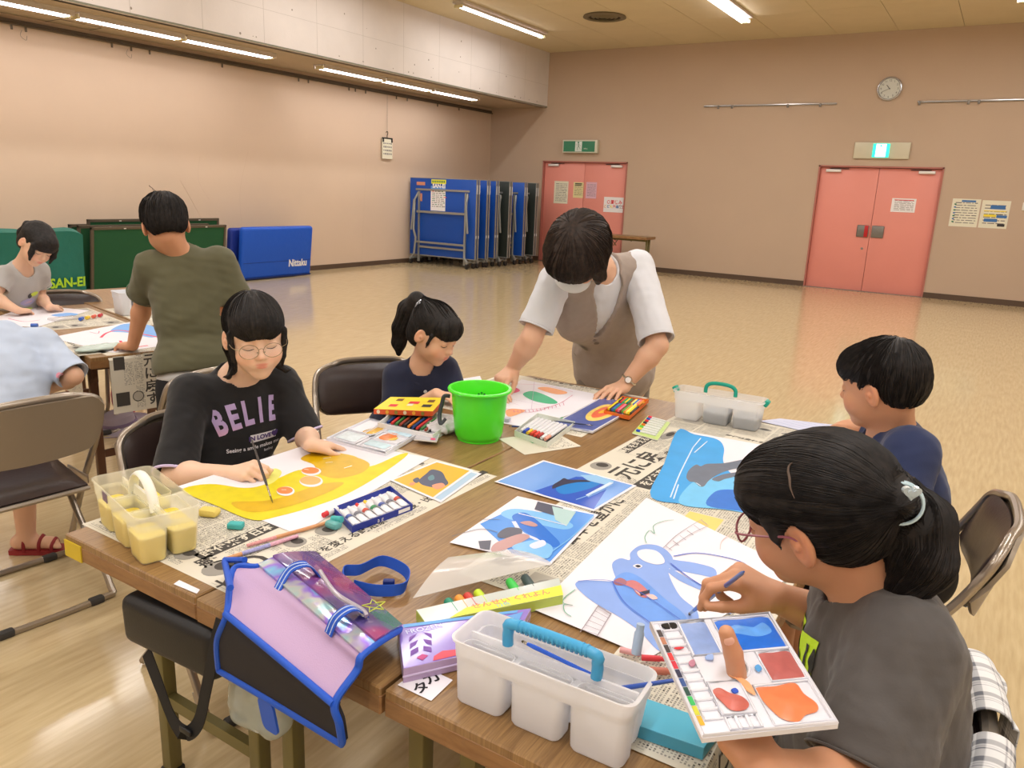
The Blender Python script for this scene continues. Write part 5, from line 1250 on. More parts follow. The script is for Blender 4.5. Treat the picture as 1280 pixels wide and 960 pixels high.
# ------------------------------------------------------------------ child in light blue, cut by the left edge
def child_e():
    R0 = person('child in a pale blue T-shirt and black shorts, cut by the left edge', (-3.0, 1.34, 0))
    Hd = Head(atd(-45, 395, 2.95), -CAMB*.6-RTH*.7-UZ*.4, UZ, .98)
    shR, shL = atd(52, 428, 3.02), atd(-52, 432, 2.85); pel = Vector((-3.02, 1.30, .53))
    elR = atd(92, 470, 2.98); wrR = atd(60, 486, 3.08); elL = atd(-80, 500, 2.9); wrL = atd(-60, 440, 3.2)
    B = Body(); torso(B, shR, shL, pel, .92); nb, x, y, z, R = torso_frame(shR, shL, pel); Hd.face(B); B.cone(nb-y*.01, Hd.W((0, -.02, -.05)), .046, .042, .03)
    limb(B, shR, elR, wrR, (.038, .032, .022), .02); limb(B, shL, elL, wrL, (.038, .032, .022), .02)
    hand(B, wrR, Vector((-.5, .5, .2)), (0, 0, 1), .85, -1, curl=[(.5, .6, .3)]*4); hand(B, wrL, (-.8, .5, 0), (0, 0, 1), .85, 1)
    an = onz(33, 668, .075); kR = Vector((an.x-.02, an.y+.03, .50)); kL = pel+Vector((-.34, -.14, -.04)); legs(B, pel, x, kR, kL, an, kL+Vector((.02, 0, -.38)), .95)
    fd = Vector((-.3, .95, 0)); fd = RTH*.75-CAMB*.1
    for a_, d_ in ((an, fd), (kL+Vector((.02, 0, -.38)), Vector((-1, .2, 0)))):
        d_ = d_.normalized(); h = Vector((a_.x, a_.y, 0))-d_*.03; B.cone(h+UZ*.045, h+d_*.12+UZ*.038, .030, .024, .02); 
        for k in range(5): s_ = d_.cross(UZ); B.cone(h+d_*.12+s_*(.018-.009*k)+UZ*.034, h+d_*(.155-.006*k)+s_*(.022-.011*k)+UZ*.030, .010-.001*k, .008-.0007*k, .006)
        so = MB(); so.T = frame(h+UZ*.001, d_, UZ.cross(d_)); so.prism([(-.035+.0, 0), (-.03, .026), (.0, .031), (.06, .033), (.12, .037), (.165, .028), (.178, 0), (.165, -.028), (.12, -.037), (.06, -.033), (.0, -.031), (-.03, -.026)], 0, .018, 0)
        o = so.build('sandal', [mat('sandal_red', (150, 44, 48), .5), mat('sandal_sole', (96, 60, 56), .7)], R0, world=True)
        mb = MB(); sd = d_.cross(UZ)
        for t0, hh in ((.03, .075), (.085, .070), (.13, .056)): mb.tube(bez([h+d_*t0+sd*.036+UZ*.014, h+d_*t0+sd*.030+UZ*hh*.72, h+d_*(t0+.005)+UZ*hh, h+d_*t0-sd*.030+UZ*hh*.72, h+d_*t0-sd*.036+UZ*.014], 5), .007, 0, 6, flat=.35)
        mb.build('sandal_strap', mat('sandal_red'), o, world=True)
    B.build('body', m_skin, R0, .004, lambda P: Hd.skin(P, SK_B, LIP)); Hd.brows(B, 'eyebrows', m_hair, R0, .0012)
    S = Body(); torso(S, shR, shL, pel+z*.02, .92, fat=.022, chest=(.135, .095, .16), waist=(.130, .10, .14)); hs = [sleeve(S, shR, elR, .97, .058, .062, .052), sleeve(S, shL, elL, .8, .060, .07, .058)]
    S.cone(nb-z*.005+y*.012, nb+z*.12+y*.02, .055, .057, .005, 's'); folds(S, 0, 0, .006, 26, 61); hem(S, hs); m = mat('tee_pale_blue', (190, 204, 226), .85, bump=(300, .25, .001), sheen=.15, var=(9, .06)); sh = S.build('shirt', m, R0, .0055); hem_trim(hs, sh, m)
    mb = MB(); fr = frame(elR.lerp(shR, .12)+CAMB*.2, RTH, UZ); mb.poly([fr @ Vector((.016*math.cos(t), .014*math.sin(t), 0)) for t in np.linspace(0, 2*PI, 12, endpoint=False)], 0); decal(S, mb, 'shirt_dot', mat('print_pink', (236, 160, 180), .7), sh, -CAMB, .003)
    T = Body(); T.ell(pel, (.155, .12, .11), R, .03)
    for q, kn in ((1, kR), (-1, kL)): T.cone(pel+x*q*.08, kn, .09, .08, .04)
    T.build('shorts', m_trs, R0, .008)
    Hr = Body(); cap(Hr, Hd); Hd.e(Hr, (0, .046, .052), (.068, .054, .054), .02); face_cut(Hr, Hd, .026); ear_cut(Hr, Hd); Hr.build('hair', m_hair, R0, .005)
child_e()
# ------------------------------------------------------------------ ponytailed girl in the foreground, holding a palette
QA = [atd(812, 779, .96), atd(962, 766, .985), atd(1048, 905, .80), atd(878, 923, .775)]
QN = (QA[1]-QA[0]).cross(QA[3]-QA[0]).normalized(); QN = QN if QN.z > 0 else -QN
def under(px, py, off):
    d = _d(px, py); return EYE+d*((QA[0]-EYE).dot(QN)/d.dot(QN))-QN*off
def girl_c():
    R0 = person('girl in a dark grey T-shirt with a long ponytail and pink glasses, holding a palette', (-.05, 1.12, 0))
    Hd = Head(atd(1020, 645, 1.02), -RTH*.74-CAMB*.70-UZ*.30, UZ*.95-RTH*.25+CAMB*.02, .945)
    shR = atd(1062, 762, 1.17); shL = atd(1134, 806, .94); pel = Vector((-.07, 1.14, .50))
    elR = atd(1062, 762, 1.20)-UZ*.02; wrR = atd(972, 747, 1.16)
    shR = Vector((elR.x+.075, elR.y-.05, elR.z+.10)); shR = atd(1068, 750, 1.12)
    elR = atd(1075, 790, 1.17)
    elL = atd(1070, 990, .88); wrL = under(962, 905, .062)
    B = Body(); torso(B, shR, shL, pel, .92); nb, x, y, z, R = torso_frame(shR, shL, pel); Hd.face(B); B.cone(nb-y*.01, Hd.W((0, -.035, -.05)), .050, .047, .03)
    limb(B, shR, elR, wrR, (.038, .034, .023), .02); limb(B, shL, elL, wrL, (.038, .034, .024), .02)
    # brush axis, the hand closes on it
    bt = onz(861, 768, .702); bb = atd(950, 699, .955); ba = (bb-bt).normalized()
    tR, _ = hand(B, wrR, atd(925, 722, 1.16)-wrR, UZ*.80+CAMB*.1+RTH*.15, .92, -1, curl=[(.75, .85, .2), (.90, 1.0, .3), (1.2, 1.3, .6), (1.3, 1.4, .6)], thumb=(.30, .50, .15), spread=.02)
    # left hand under the palette, thumb up through the hole
    fdir = under(928, 862, .052)-wrL
    hand(B, wrL, fdir, -QN, .80, 1, curl=[(-.05, .08, .05)]*4, thumb=None, spread=.06)
    tb = under(925, 842, .0); tt = atd(908, 791, .858)
    pm = wrL+fdir.normalized()*.040; B.cone(pm, tb-QN*.014, .014, .0118, .012); B.cone(tb-QN*.014, tb.lerp(tt, .5), .0116, .0106, .006); B.cone(tb.lerp(tt, .5), tt, .0106, .0088, .003)
    kR = pel+Vector((-.32, .10, -.03)); kL = pel+Vector((-.32, -.10, -.03)); legs(B, pel, x, kR, kL, kR+Vector((.03, 0, -.38)), kL+Vector((.03, 0, -.38)), .95); shoe(B, kR+Vector((.05, 0, -.46)), (-1, 0, 0), .9); shoe(B, kL+Vector((.05, 0, -.46)), (-1, 0, 0), .9)
    B.build('body', m_skin, R0, .0026, lambda P: Hd.skin(P, SK_C, LIP), smooth=3); Hd.brows(B, 'eyebrows', m_hair, R0, .0010); Hd.lashes(B, m_hair, R0, drop=.002, r=.0009)
    nd = (EYE-tt).normalized(); ta = (tt-tb).normalized(); nx = ta.cross(nd).normalized(); nz = nx.cross(ta); mb = MB(); mb.T = frame(tt-ta*.006+nz*.0084, nx, ta); mb.lathe([(0, .0012), (.0045, .0008), (.006, -.0006)], (0, 0, 0), 0, 16); mb.build('thumb_nail', mat('nail', (226, 176, 156), .3), R0, world=True)
    S = Body(); torso(S, shR, shL, pel, .92, fat=.018, hip=(.15, .115, .12), waist=(.12, .09, .13)); hs = [sleeve(S, shR, elR, .96, .056, .060, .052), sleeve(S, shL, elL, .86, .060, .068, .058)]
    S.cone(nb-z*.005+y*.010, nb+z*.12+y*.015, .056, .058, .005, 's'); folds(S, 0, 0, .0055, 26, 71); folds(S, 0, 0, .0016, 90, 73); folds(S, 0, 0, .0034, 52, 75); hem(S, hs)
    m = cloth('tee_charcoal', (82, 78, 76)); sh = S.build('shirt', m, R0, .004, smooth=3); hem_trim(hs, sh, m, .002)
    # neon print on the chest
    mn = mat('print_neon', (196, 236, 40), .6); mk = mat('print_dark2', (50, 50, 46), .8)
    fr = frame(nb-z*.062+x*.050+y*.3, -x, z); mb = MB(); W_, H_ = .075, .040
    mb.poly([fr @ Vector(p) for p in ((-W_, -H_, 0), (W_, -H_, 0), (W_, H_, 0), (-W_, H_, 0))], 0); pt = decal(S, mb, 'neon_print', mn, sh, -y, .0018)
    mb = MB(); mb.text('SUN!', fr, .075, 0, bold=.001); decal(S, mb, 'print_letters', mk, pt, -y, .0030)
    T = Body(); T.ell(pel, (.155, .12, .105), R, .03)
    for q, kn in ((1, kR), (-1, kL)): T.cone(pel+x*q*.08, kn+Vector((.0, 0, 0)), .085, .075, .04)
    T.build('shorts', m_trs, R0, .008)
    # hair pulled back to a tie, then a thick ponytail
    Hr = Body(); Hd.e(Hr, (0, -.022, .040), (.086, .103, .087), .02); Hd.e(Hr, (0, -.050, -.005), (.074, .055, .058), .03); Hd.e(Hr, (0, .050, .052), (.068, .052, .050), .03)
    Hd.e(Hr, (0, .098, -.040), (.078, .066, .070), .008, 's'); Hd.e(Hr, (0, .055, -.095), (.09, .10, .072), .012, 's'); Hd.e(Hr, (0, -.02, -.090), (.10, .11, .048), .014, 's')
    for q in (-1, 1): Hd.e(Hr, (q*.083, -.002, -.008), (.014, .022, .036), .008, 's')
    for q in (-1,): Hr.chain([Hd.W(p) for p in ((q*.073, .035, .028), (q*.076, .026, .005), (q*.076, .022, -.015))], [.008, .005, .0015], .008)
    tie = Hd.W((-.016, -.122, .030)); tv = Vector(tie)
    pt = [tv, atd(1122, 618, .985), atd(1148, 655, .965), atd(1150, 700, .96), atd(1132, 732, .965), atd(1118, 745, .97)]
    Hr.chain(pt, [.017, .027, .041, .040, .026, .010], .015)
    Hr.p.append((lambda P: .0012*noise3(P, 150, 4), np.array((-9, -9, -9)), np.array((9, 9, 9)), .001, 'd'))
    hair = Hr.build('hair', m_hair, R0, .003)
    pts = np.array([tuple(p) for p in pt])
    def dirf(P):
        L = Hd.L(P); d = tie-P; d /= np.linalg.norm(d, axis=1, keepdims=True)
        # tail: follow the chain
        D2 = np.linalg.norm(P[:, None]-pts[None], axis=2); i = np.clip(np.argmin(D2, 1), 0, len(pts)-2); t = pts[i+1]-pts[i]; t /= np.linalg.norm(t, axis=1, keepdims=True)
        tail = (np.linalg.norm(P-tie, axis=1) < .024) | (L[:, 1] < -.118) | (D2[:, 2:].min(1) < .055); d[tail] = t[tail]; return d
    def stop(p):
        L = Hd.L(p); bad = (L[:, 1] > .06) & (L[:, 2] < .010); return int(np.argmax(bad)) if bad.any() else len(p)
    seeds = rand_on(Hd, (0, -.02, .04), (.087, .104, .088), 1700, 3, lambda q: not (q[1] > .04 and q[2] < .02) and q[2] > -.05)
    st = strands(Hr, seeds, dirf, m_hair, 'hair_strands', R0, 12, .010, .0007, .0006, stopfn=stop); st.parent = hair
    rs = np.random.RandomState(8); sd = []
    for k in range(900):
        i = rs.randint(0, 4); t = rs.rand(); v = rs.normal(size=3); v /= np.linalg.norm(v); sd.append(pts[i]*(1-t)+pts[i+1]*t+v*.045)
    st = strands(Hr, np.array(sd), dirf, m_hair, 'ponytail_strands', R0, 11, .010, .0008, .0010, seed=5); st.parent = hair
    # scalp parting line and flyaways
    P = np.array([tuple(q) for q in bez([atd(957, 548, .93), atd(962, 575, .93), atd(972, 600, .93), atd(980, 624, .93)], 6)]); P, n = Hr.project(P, 14, .0016)
    for _ in range(8): P[1:-1] = (P[:-2]+P[2:]+2*P[1:-1])/4
    mb = MB(); mb.tube([Vector(p) for p in P], [.0017*math.sin(PI*(i+.6)/19.5)+.0003 for i in range(19)], 0, 5); mb.build('hair_parting', mat('scalp', (92, 76, 66), .7), hair, world=True)
    # elastic with a clear heart bead
    dt = (pt[1]-tv).normalized(); u = dt.orthogonal().normalized(); v = dt.cross(u)
    mb = MB()
    for k in (0, .008): mb.tube([tv+dt*(.002+k)+(u*math.cos(a)+v*math.sin(a))*(.0250+k*.1) for a in np.linspace(0, 2*PI, 30, endpoint=False)], .0020, 0, 6, closed=True)
    e = mb.build('hair_elastic', mat('elastic_clear', (190, 215, 225), .25), hair, world=True)
    bd = tv+(CAMB*.75+UZ*.75-RTH*.1).normalized()*.036; mb = MB(); mb.T = frame(bd, RTH, UZ)
    hp = [(.011*math.sin(t)**3*1.0, .0075*(13*math.cos(t)-5*math.cos(2*t)-2*math.cos(3*t)-math.cos(4*t))/13) for t in np.linspace(0, 2*PI, 24, endpoint=False)]
    mb.prism(hp, -.003, .003, 0); mb.prism([(a*.55, b*.55) for a, b in hp], .003, .005, 0); mb.build('heart_bead', mat('bead_clear', (205, 220, 228), .1, trans=.4), e, world=True)
    glasses(Hd, B, 'pink plastic glasses', mat('frame_pink', (150, 84, 96), .3), R0, w=.0245, h=.0175, z0=-.006, r=.0017, square=True, arms_to=.0)
    return bt, ba
BT, BA = girl_c()
# ------------------------------------------------------------------ sheets, newspapers and paintings
TZ = .70
m_news = mat('newsprint', (214, 208, 192), .85); m_nink = mat('news_ink', (70, 66, 62), .85); m_ngrey = mat('news_grey', (150, 146, 138), .85); m_nlt = mat('news_light', (178, 172, 160), .85)
m_pap = mat('drawing_paper', (228, 225, 232), .7, bump=(300, .1, .0005)); m_adv = mat('news_yellow', (232, 204, 120), .85); m_nred = mat('news_red', (214, 70, 70), .85); m_ngreen = mat('news_green', (70, 160, 90), .85); m_pinkad = mat('news_pink', (238, 200, 205), .85)
NM = [m_news, m_nink, m_ngrey, m_nlt, m_adv, m_nred, m_ngreen, m_pinkad]
def subdivided(mb, w, h, nx, ny, z=0, mi=0, th=.0004):
    mb.grid(lambda u, v: (u*w, v*h, z), nx, ny, mi, th, smooth=False)
def ft(x, y, ang, z): return Matrix.Translation((x, y, z)) @ Matrix.Rotation(ang, 4, 'Z')
HEADS = ['日本を豊かに', '元に戻す', '時代は変わる', '子どもの未来', '地域の力を', '夏の高校野球', '暮らしと経済', '新しい街へ', '水と緑の会', '国民の声を', '明日の天気']
def newsprint(w, h, seed, items=(), ang=0.0, dens=1.0, skip=()):
    """flat page in local metres; text columns in running blocks; items placed on top. returns MB"""
    rd = random.Random(seed); mb = MB(); subdivided(mb, w, h, 14, 18); z = .0003
    bw, bh = .105, .085; ny = int(h/bh); nx = int(w/bw); ca, sa = math.cos(ang), math.sin(ang)
    used = [(it[1], it[2], it[3], it[4]) for it in items]
    def free(cx, cy, rx, ry): return all(abs(cx-ux) > (uw/2+rx) or abs(cy-uy) > (uh/2+ry) for ux, uy, uw, uh in used)
    for j in range(ny):
        for i in range(nx):
            x0 = .014+i*(w-.02)/nx; y0 = .012+j*(h-.02)/ny; W_ = (w-.02)/nx-.008; H_ = (h-.02)/ny-.008
            t = rd.random()
            if not free(x0+W_/2, y0+H_/2, W_*.35, H_*.35): t = .99 if t > .3 else .2
            if t < .14:      # picture
                if free(x0+W_/2, y0+H_/2, W_/2, H_/2):
                    mb.poly([(x0, y0, z), (x0+W_, y0, z), (x0+W_, y0+H_, z), (x0, y0+H_, z)], 3)
                    mb.poly([(x0+W_*.5+W_*.3*math.cos(a), y0+H_*.5+H_*.38*math.sin(a), z+.0001) for a in np.linspace(0, 2*PI, 12, endpoint=False)], 2)
                    mb.poly([(x0+W_*.5+W_*.16*math.cos(a), y0+H_*.62+H_*.18*math.sin(a), z+.0002) for a in np.linspace(0, 2*PI, 10, endpoint=False)], 1)
            elif t < .24:
                if free(x0+W_/2, y0+H_/2, W_/2, H_/2): mb.text(rd.choice(HEADS), ft(x0+W_/2, y0+H_/2, ang if abs(ang) < .1 else ang, z), min(W_, H_)*.27, 1, bold=.0006)
            else:            # text columns
                st = .0056; k = 0; x = x0
                while x < x0+W_:
                    y = y0
                    while y < y0+H_:
                        if rd.random() < .86*dens and free(x, y, .002, .002):
                            s1 = .0030; s2 = rd.choice((.0022, .0032, .0038)); mb.add([(x, y, z), (x+s1, y, z), (x+s1, y+s2, z), (x, y+s2, z)], [(0, 1, 2, 3)], 2 if rd.random() < .85 else 1)
                        y += .0050
                    x += st
            if rd.random() < .35: mb.add([(x0, y0-.005, z), (x0+W_, y0-.005, z), (x0+W_, y0-.0042, z), (x0, y0-.0042, z)], [(0, 1, 2, 3)], 2)
    for it in items:
        kind, cx, cy, iw, ih = it[:5]; zz = z+.0002
        if kind == 'band':      # dark band with reversed lettering
            a = it[6]; c = [(cx-iw/2, cy-ih/2), (cx+iw/2, cy-ih/2), (cx+iw/2, cy+ih/2), (cx-iw/2, cy+ih/2)]; mb.poly([(p, q, zz) for p, q in c], 1); mb.text(it[5], ft(cx, cy, a, zz+.0002), it[7], 0, bold=.0008)
        elif kind == 'head': mb.text(it[5], ft(cx, cy, it[6], zz), it[7], 1, bold=it[7]*.02)
        elif kind == 'block': mb.poly([(cx-iw/2, cy-ih/2, zz), (cx+iw/2, cy-ih/2, zz), (cx+iw/2, cy+ih/2, zz), (cx-iw/2, cy+ih/2, zz)], it[5])
        elif kind == 'blob':
            mb.poly([(cx+iw/2*math.cos(a), cy+ih/2*math.sin(a), zz) for a in np.linspace(0, 2*PI, 16, endpoint=False)], 2); mb.poly([(cx+iw*.3*math.cos(a), cy+ih*.12+ih*.25*math.sin(a), zz+.0001) for a in np.linspace(0, 2*PI, 14, endpoint=False)], it[5])
    return mb
def lay(mb, name, label, cat, o, rz, z, mats, group=None, warp=None):
    """place a local flat mesh on the table"""
    if warp: mb.v = [warp(Vector(v)) for v in mb.v]
    ob = mb.build(name, mats); ob.location = (o[0], o[1], z); ob.rotation_euler = (0, 0, rz); return tag(ob, label, cat, group)
# under the girl with round glasses: X -1.61..-1.06, Y .815..1.64 ; local x right, y deeper
o = (-1.605, .822)
items = [('band', .33, .155, .036, .20, '時代来ず日本', PI/2, .030), ('blob', .40, .055, .060, .075, 1), ('blob', .30, .05, .05, .05, 1), ('head', .44, .10, .06, .12, 'の', PI/2+.2, .09), ('head', .46, .03, .06, .06, '木', PI, .05), ('head', .36, .06, .05, .05, '潮', PI, .045),
         ('head', .505, .42, .022, .55, '日本を変える政治家・時代表・比例代表', PI/2, .028), ('blob', .43, .22, .05, .05, 1), ('blob', .44, .30, .05, .05, 1), ('blob', .43, .38, .05, .05, 1), ('blob', .42, .47, .05, .05, 1), ('head', .04, .10, .05, .16, '報社会', PI/2, .05),
         ('band', .10, .045, .16, .030, '参院選', 0, .022), ('band', .505, .755, .02, .14, '新鮮市', PI/2, .018)]
mb = newsprint(.55, .815, 11, items); lay(mb, 'newspaper', 'newspaper spread under the yellow painting on the left front table', 'newspaper', o, math.radians(-.5), TZ+.0005, NM, 'newspapers protecting the tables')
# far end, under the woman's hands
mb = newsprint(.63, .60, 12, [('block', .52, .12, .10, .08, 6), ('head', .50, .05, .12, .04, '山口', 0, .05), ('head', .30, .585, .4, .03, '市民だより 第三号 くらしの情報', 0, .022)], dens=.8)
lay(mb, 'newspaper', 'newspaper at the far end of the tables under the pink and green drawing', 'newspaper', (-1.655, 2.055), math.radians(2.5), TZ+.0005, NM, 'newspapers protecting the tables')
# small pale printed page under the green bucket
mb = newsprint(.16, .20, 13, [('block', .05, .10, .06, .05, 6)], dens=.5); lay(mb, 'newspaper', 'small loose newspaper page between the green bucket and the pastel box', 'newspaper', (-1.22, 1.90), math.radians(-28), TZ+.0012, NM, 'newspapers protecting the tables')
# right table, far half
items = [('band', .035, .40, .035, .26, '最新を変える総力戦', PI/2, .030), ('blob', .075, .52, .035, .11, 1), ('head', .12, .20, .06, .17, '元に戻', PI/2, .085), ('band', .20, .17, .05, .34, 'をどう変える', PI/2, .036), ('blob', .04, .12, .06, .07, 1), ('head', .15, .42, .03, .16, '国民の選択', PI/2, .032), ('blob', .30, .80, .05, .03, 1), ('blob', .38, .80, .05, .03, 1), ('blob', .46, .80, .05, .03, 1)]
mb = newsprint(.56, .88, 14, items); lay(mb, 'newspaper', 'newspaper lettered with large characters beside the whale painting', 'newspaper', (-.905, 1.765), math.radians(-2.0), TZ+.0005, NM, 'newspapers protecting the tables')
items = [('head', .115, .40, .055, .26, '日本を豊かに', PI/2, .052), ('block', .33, .54, .085, .09, 4), ('block', .20, .45, .01, .02, 5), ('block', .22, .54, .02, .03, 6), ('band', .05, .14, .04, .12, '大会', PI/2, .03), ('blob', .055, .30, .035, .035, 1), ('blob', .055, .36, .035, .035, 1)]
mb = newsprint(.58, .66, 15, items); lay(mb, 'newspaper', 'newspaper under the drawing of the blue whale slide', 'newspaper', (-.815, 1.135), math.radians(1.5), TZ+.0016, NM, 'newspapers protecting the tables')
# near right corner, hanging over the edge of the table
def dr(v):
    x = v.x; e = .205
    if x > e: t = x-e; r = .012; a = min(t/r, PI/2-.12); d = max(0, t-r*(PI/2-.12)); return Vector((e+r*math.sin(a)+d*math.sin(.12), v.y, -r*(1-math.cos(a))-d*math.cos(.12)+v.z*math.cos(a)))
    return v
items = [('head', .24, .10, .08, .08, '心', PI/2, .075), ('block', .02, .30, .10, .06, 4), ('block', .10, .05, .02, .02, 1), ('blob', .27, .22, .06, .07, 1)]
mb = newsprint(.33, .40, 16, items)
mb.v = [tuple(v) for v in mb.v]; lay(mb, 'newspaper', 'newspaper hanging over the right edge of the table below the palette', 'newspaper', (-.435, .872), math.radians(1), TZ+.0022, NM, 'newspapers protecting the tables', warp=dr)
# back tables: pages on the top and one hanging over the end
mb = newsprint(.38, .44, 17, [('head', .30, .22, .07, .22, '元に戻す', PI/2+PI, .06)], dens=.8)
p = bk(0, .07); U_ = (bk(1, 0)-bk(0, 0)); au = math.atan2(U_.y, U_.x)
def dr2(v):      # local x along u (away); page starts beyond the end and folds down there
    x = v.x-.26
    if x < 0: r = .012; t = -x; a = min(t/r, PI/2); d = max(0, t-r*PI/2); return Vector((-r*math.sin(a)+.0, v.y, -r*(1-math.cos(a))-d+.0)) + Vector((-(v.z)*math.sin(a), 0, v.z*math.cos(a)))
    return Vector((x, v.y, v.z))
# local +y must point to the nearer side when x runs away: use a mirrored-free frame (x away, y to the near-left)
pc_ = bk(0, .455)
items = [('head', .165, .21, .055, .24, '元に戻す', 0, .06), ('band', .19, .085, .26, .05, '日本共産の政策は', 0, .030)]
def vertical(mb, s, x, y, size, step, mi, ang):
    for k, ch in enumerate(s): mb.text(ch, ft(x+step*k, y, ang-PI/2, .0008), size, mi, bold=size*.02)
mb = newsprint(.55, .36, 18, [('block', .135, .085, .235, .045, 1), ('block', .13, .19, .24, .065, 0), ('block', .14, .325, .22, .040, 0)], dens=.8)
vertical(mb, '元に戻す', .215, .195, .058, -.058, 1, 0); vertical(mb, '日本をどう変える', .235, .085, .030, -.029, 0, 0); vertical(mb, '改憲を許さぬ', .235, .138, .026, -.026, 1, 0)
mb.poly([(.03+.0*0, .29, .0009), (.09, .29, .0009), (.09, .345, .0009), (.03, .345, .0009)], 1); mb.poly([(.19, .30, .0009), (.245, .30, .0009), (.245, .345, .0009), (.19, .345, .0009)], 1)
mb.poly([(.065+.022*math.cos(a), .255+.022*math.sin(a), .0010) for a in np.linspace(0, 2*PI, 14, endpoint=False)], 3); mb.tube([Vector((.065+.022*math.cos(a), .255+.022*math.sin(a), .0012)) for a in np.linspace(0, 2*PI, 16, endpoint=False)], .0015, 1, 4, closed=True)
pc_ = bk(0, .43)
lay(mb, 'newspaper', 'newspaper hanging over the end of the back table beside the standing boy', 'newspaper', (pc_.x, pc_.y), au, TZ+.0008, NM, 'newspapers on the back tables', warp=dr2)
mb = newsprint(.30, .50, 19, dens=.6)
def dr3(v): 
    e = .12; y = v.y-e
    if y < 0: return Vector((v.x, -.006, y+.0)) + Vector((0, -v.z, 0))
    return Vector((v.x, y, v.z))
pq = bk(.0, .0)
mb2 = newsprint(.34, .30, 20, dens=.5)
def dr4(v):
    y = v.y
    if y > .10: return Vector((v.x, .10+.008+v.z, -(y-.10)*.98))
    return v
pq = bk(.07, .09); lay(mb2, 'newspaper', 'pale newspaper hanging off the long side of the back table beside the child in blue', 'newspaper', (pq.x, pq.y), au, TZ+.0008, NM, 'newspapers on the back tables', warp=dr4)
for k, (u, v_, a, b, lb) in enumerate(((.62, .47, .62, .36, 'newspaper under the white box on the farther back table'), (.72, .05, .60, .36, 'newspaper under the drawing beside the bending girl'))):
    q = bk(u, v_+b); lay(newsprint(a, b, 30+k, dens=.6), 'newspaper', lb, 'newspaper', (q.x, q.y), au, TZ+.0005+.0004*k, NM, 'newspapers on the back tables')

# ---- drawing kit: everything on a sheet is given in world plane points found from where it lies
class Sheet:
    def __init__(s, z, corners, mats, th=.0005, mi=0, lift=None):
        s.z = z; s.mb = MB(); s.mats = mats; s.k = 0; s.lift = lift
        c = [onz(px, py, z) for px, py in corners]; s.c = c
        def q(u, v): return c[0]*(1-u)*(1-v)+c[1]*u*(1-v)+c[2]*u*v+c[3]*(1-u)*v
        s.q = q; s.mb.grid(lambda u, v: q(u, v), 12, 12, mi, th, smooth=False)
        if sum(((c[1]-c[0]).cross(c[3]-c[0])).z for _ in (0,)) < 0: s.mb.f = [f[::-1] for f in s.mb.f]
    def up(s): s.k += 1; return s.z+.00012*s.k+.0002
    def poly(s, pts, mi): z = s.up(); s._p([onz(px, py, s.z) for px, py in pts], z, mi)
    def _p(s, P, z, mi):
        ar = sum(P[i].x*P[(i+1) % len(P)].y-P[(i+1) % len(P)].x*P[i].y for i in range(len(P)))
        if ar < 0: P = P[::-1]
        from mathutils.geometry import delaunay_2d_cdt
        b0 = P[0]; r_ = delaunay_2d_cdt([Vector(((p.x-b0.x)*100, (p.y-b0.y)*100)) for p in P], [], [list(range(len(P)))], 1, 1e-5)
        s.mb.add([(v.x/100+b0.x, v.y/100+b0.y, z) for v in r_[0]], [list(f) for f in r_[2]], mi)
    def smooth(s, pts, mi, n=5):
        P = [Vector((a, b, 0)) for a, b in pts]; m = len(P); out = []
        for i in range(m):
            p0, p1, p2, p3 = P[i-1], P[i], P[(i+1) % m], P[(i+2) % m]
            for k in range(n): t = k/n; q = 0.5*((2*p1)+(p2-p0)*t+(2*p0-5*p1+4*p2-p3)*t*t+(3*p1-p0-3*p2+p3)*t**3); out.append((q.x, q.y))
        s.poly(out, mi)
    def stroke(s, pts, w, mi, curve=True):
        z = s.up(); P = [onz(px, py, s.z) for px, py in pts]
        if curve and len(P) > 2: P = bez(P, 6)
        vs = []; n = len(P)
        for i, p in enumerate(P):
            t = (P[min(i+1, n-1)]-P[max(i-1, 0)]).normalized(); nn = Vector((-t.y, t.x, 0))*w/2; vs += [(p.x+nn.x, p.y+nn.y, z), (p.x-nn.x, p.y-nn.y, z)]
        s.mb.add(vs, [(2*i+1, 2*i+3, 2*i+2, 2*i) for i in range(n-1)], mi)
    def build(s, name, label, cat, group=None):
        b = s.c[0].copy(); ob_mb = s.mb
        ob_mb.v = [tuple(Vector(v)-b) for v in ob_mb.v]; o = ob_mb.build(name, s.mats); o.location = b; return tag(o, label, cat, group)
def P_(n, c=None, rough=.6, var=(30, .05)): return mat('paint_'+n, c, rough, var=var)
# yellow painting
M_ = [m_pap, P_('yellow', (218, 202, 0), .45, (24, .10)), P_('yellow_deep', (212, 172, 4), .35, (24, .10)), P_('orange', (232, 132, 64), .35), P_('peach', (234, 172, 100), .35), P_('yellow_pale', (226, 226, 120), .5), mat('wet_glint', (250, 250, 235), .1), P_('pencil', (190, 186, 190))]
S_ = Sheet(TZ+.0022, [(222, 608), (372, 668), (538, 572), (405, 549)], M_)
S_.smooth([(228, 613), (262, 605), (305, 610), (330, 606), (352, 596), (372, 588), (392, 586), (402, 579), (395, 572), (388, 563), (420, 566), (445, 571), (462, 583), (500, 568), (509, 569), (478, 592), (435, 617), (396, 632), (350, 645), (316, 650), (270, 632)], 1)
S_.smooth([(376, 574), (388, 567), (412, 565), (440, 570), (462, 580), (450, 592), (420, 598), (398, 592), (392, 581)], 2)
S_.smooth([(330, 596), (342, 586), (352, 590), (346, 600), (334, 606)], 5)
S_.smooth([(290, 628), (340, 625), (400, 606), (430, 604), (400, 620), (350, 636), (310, 640)], 2)
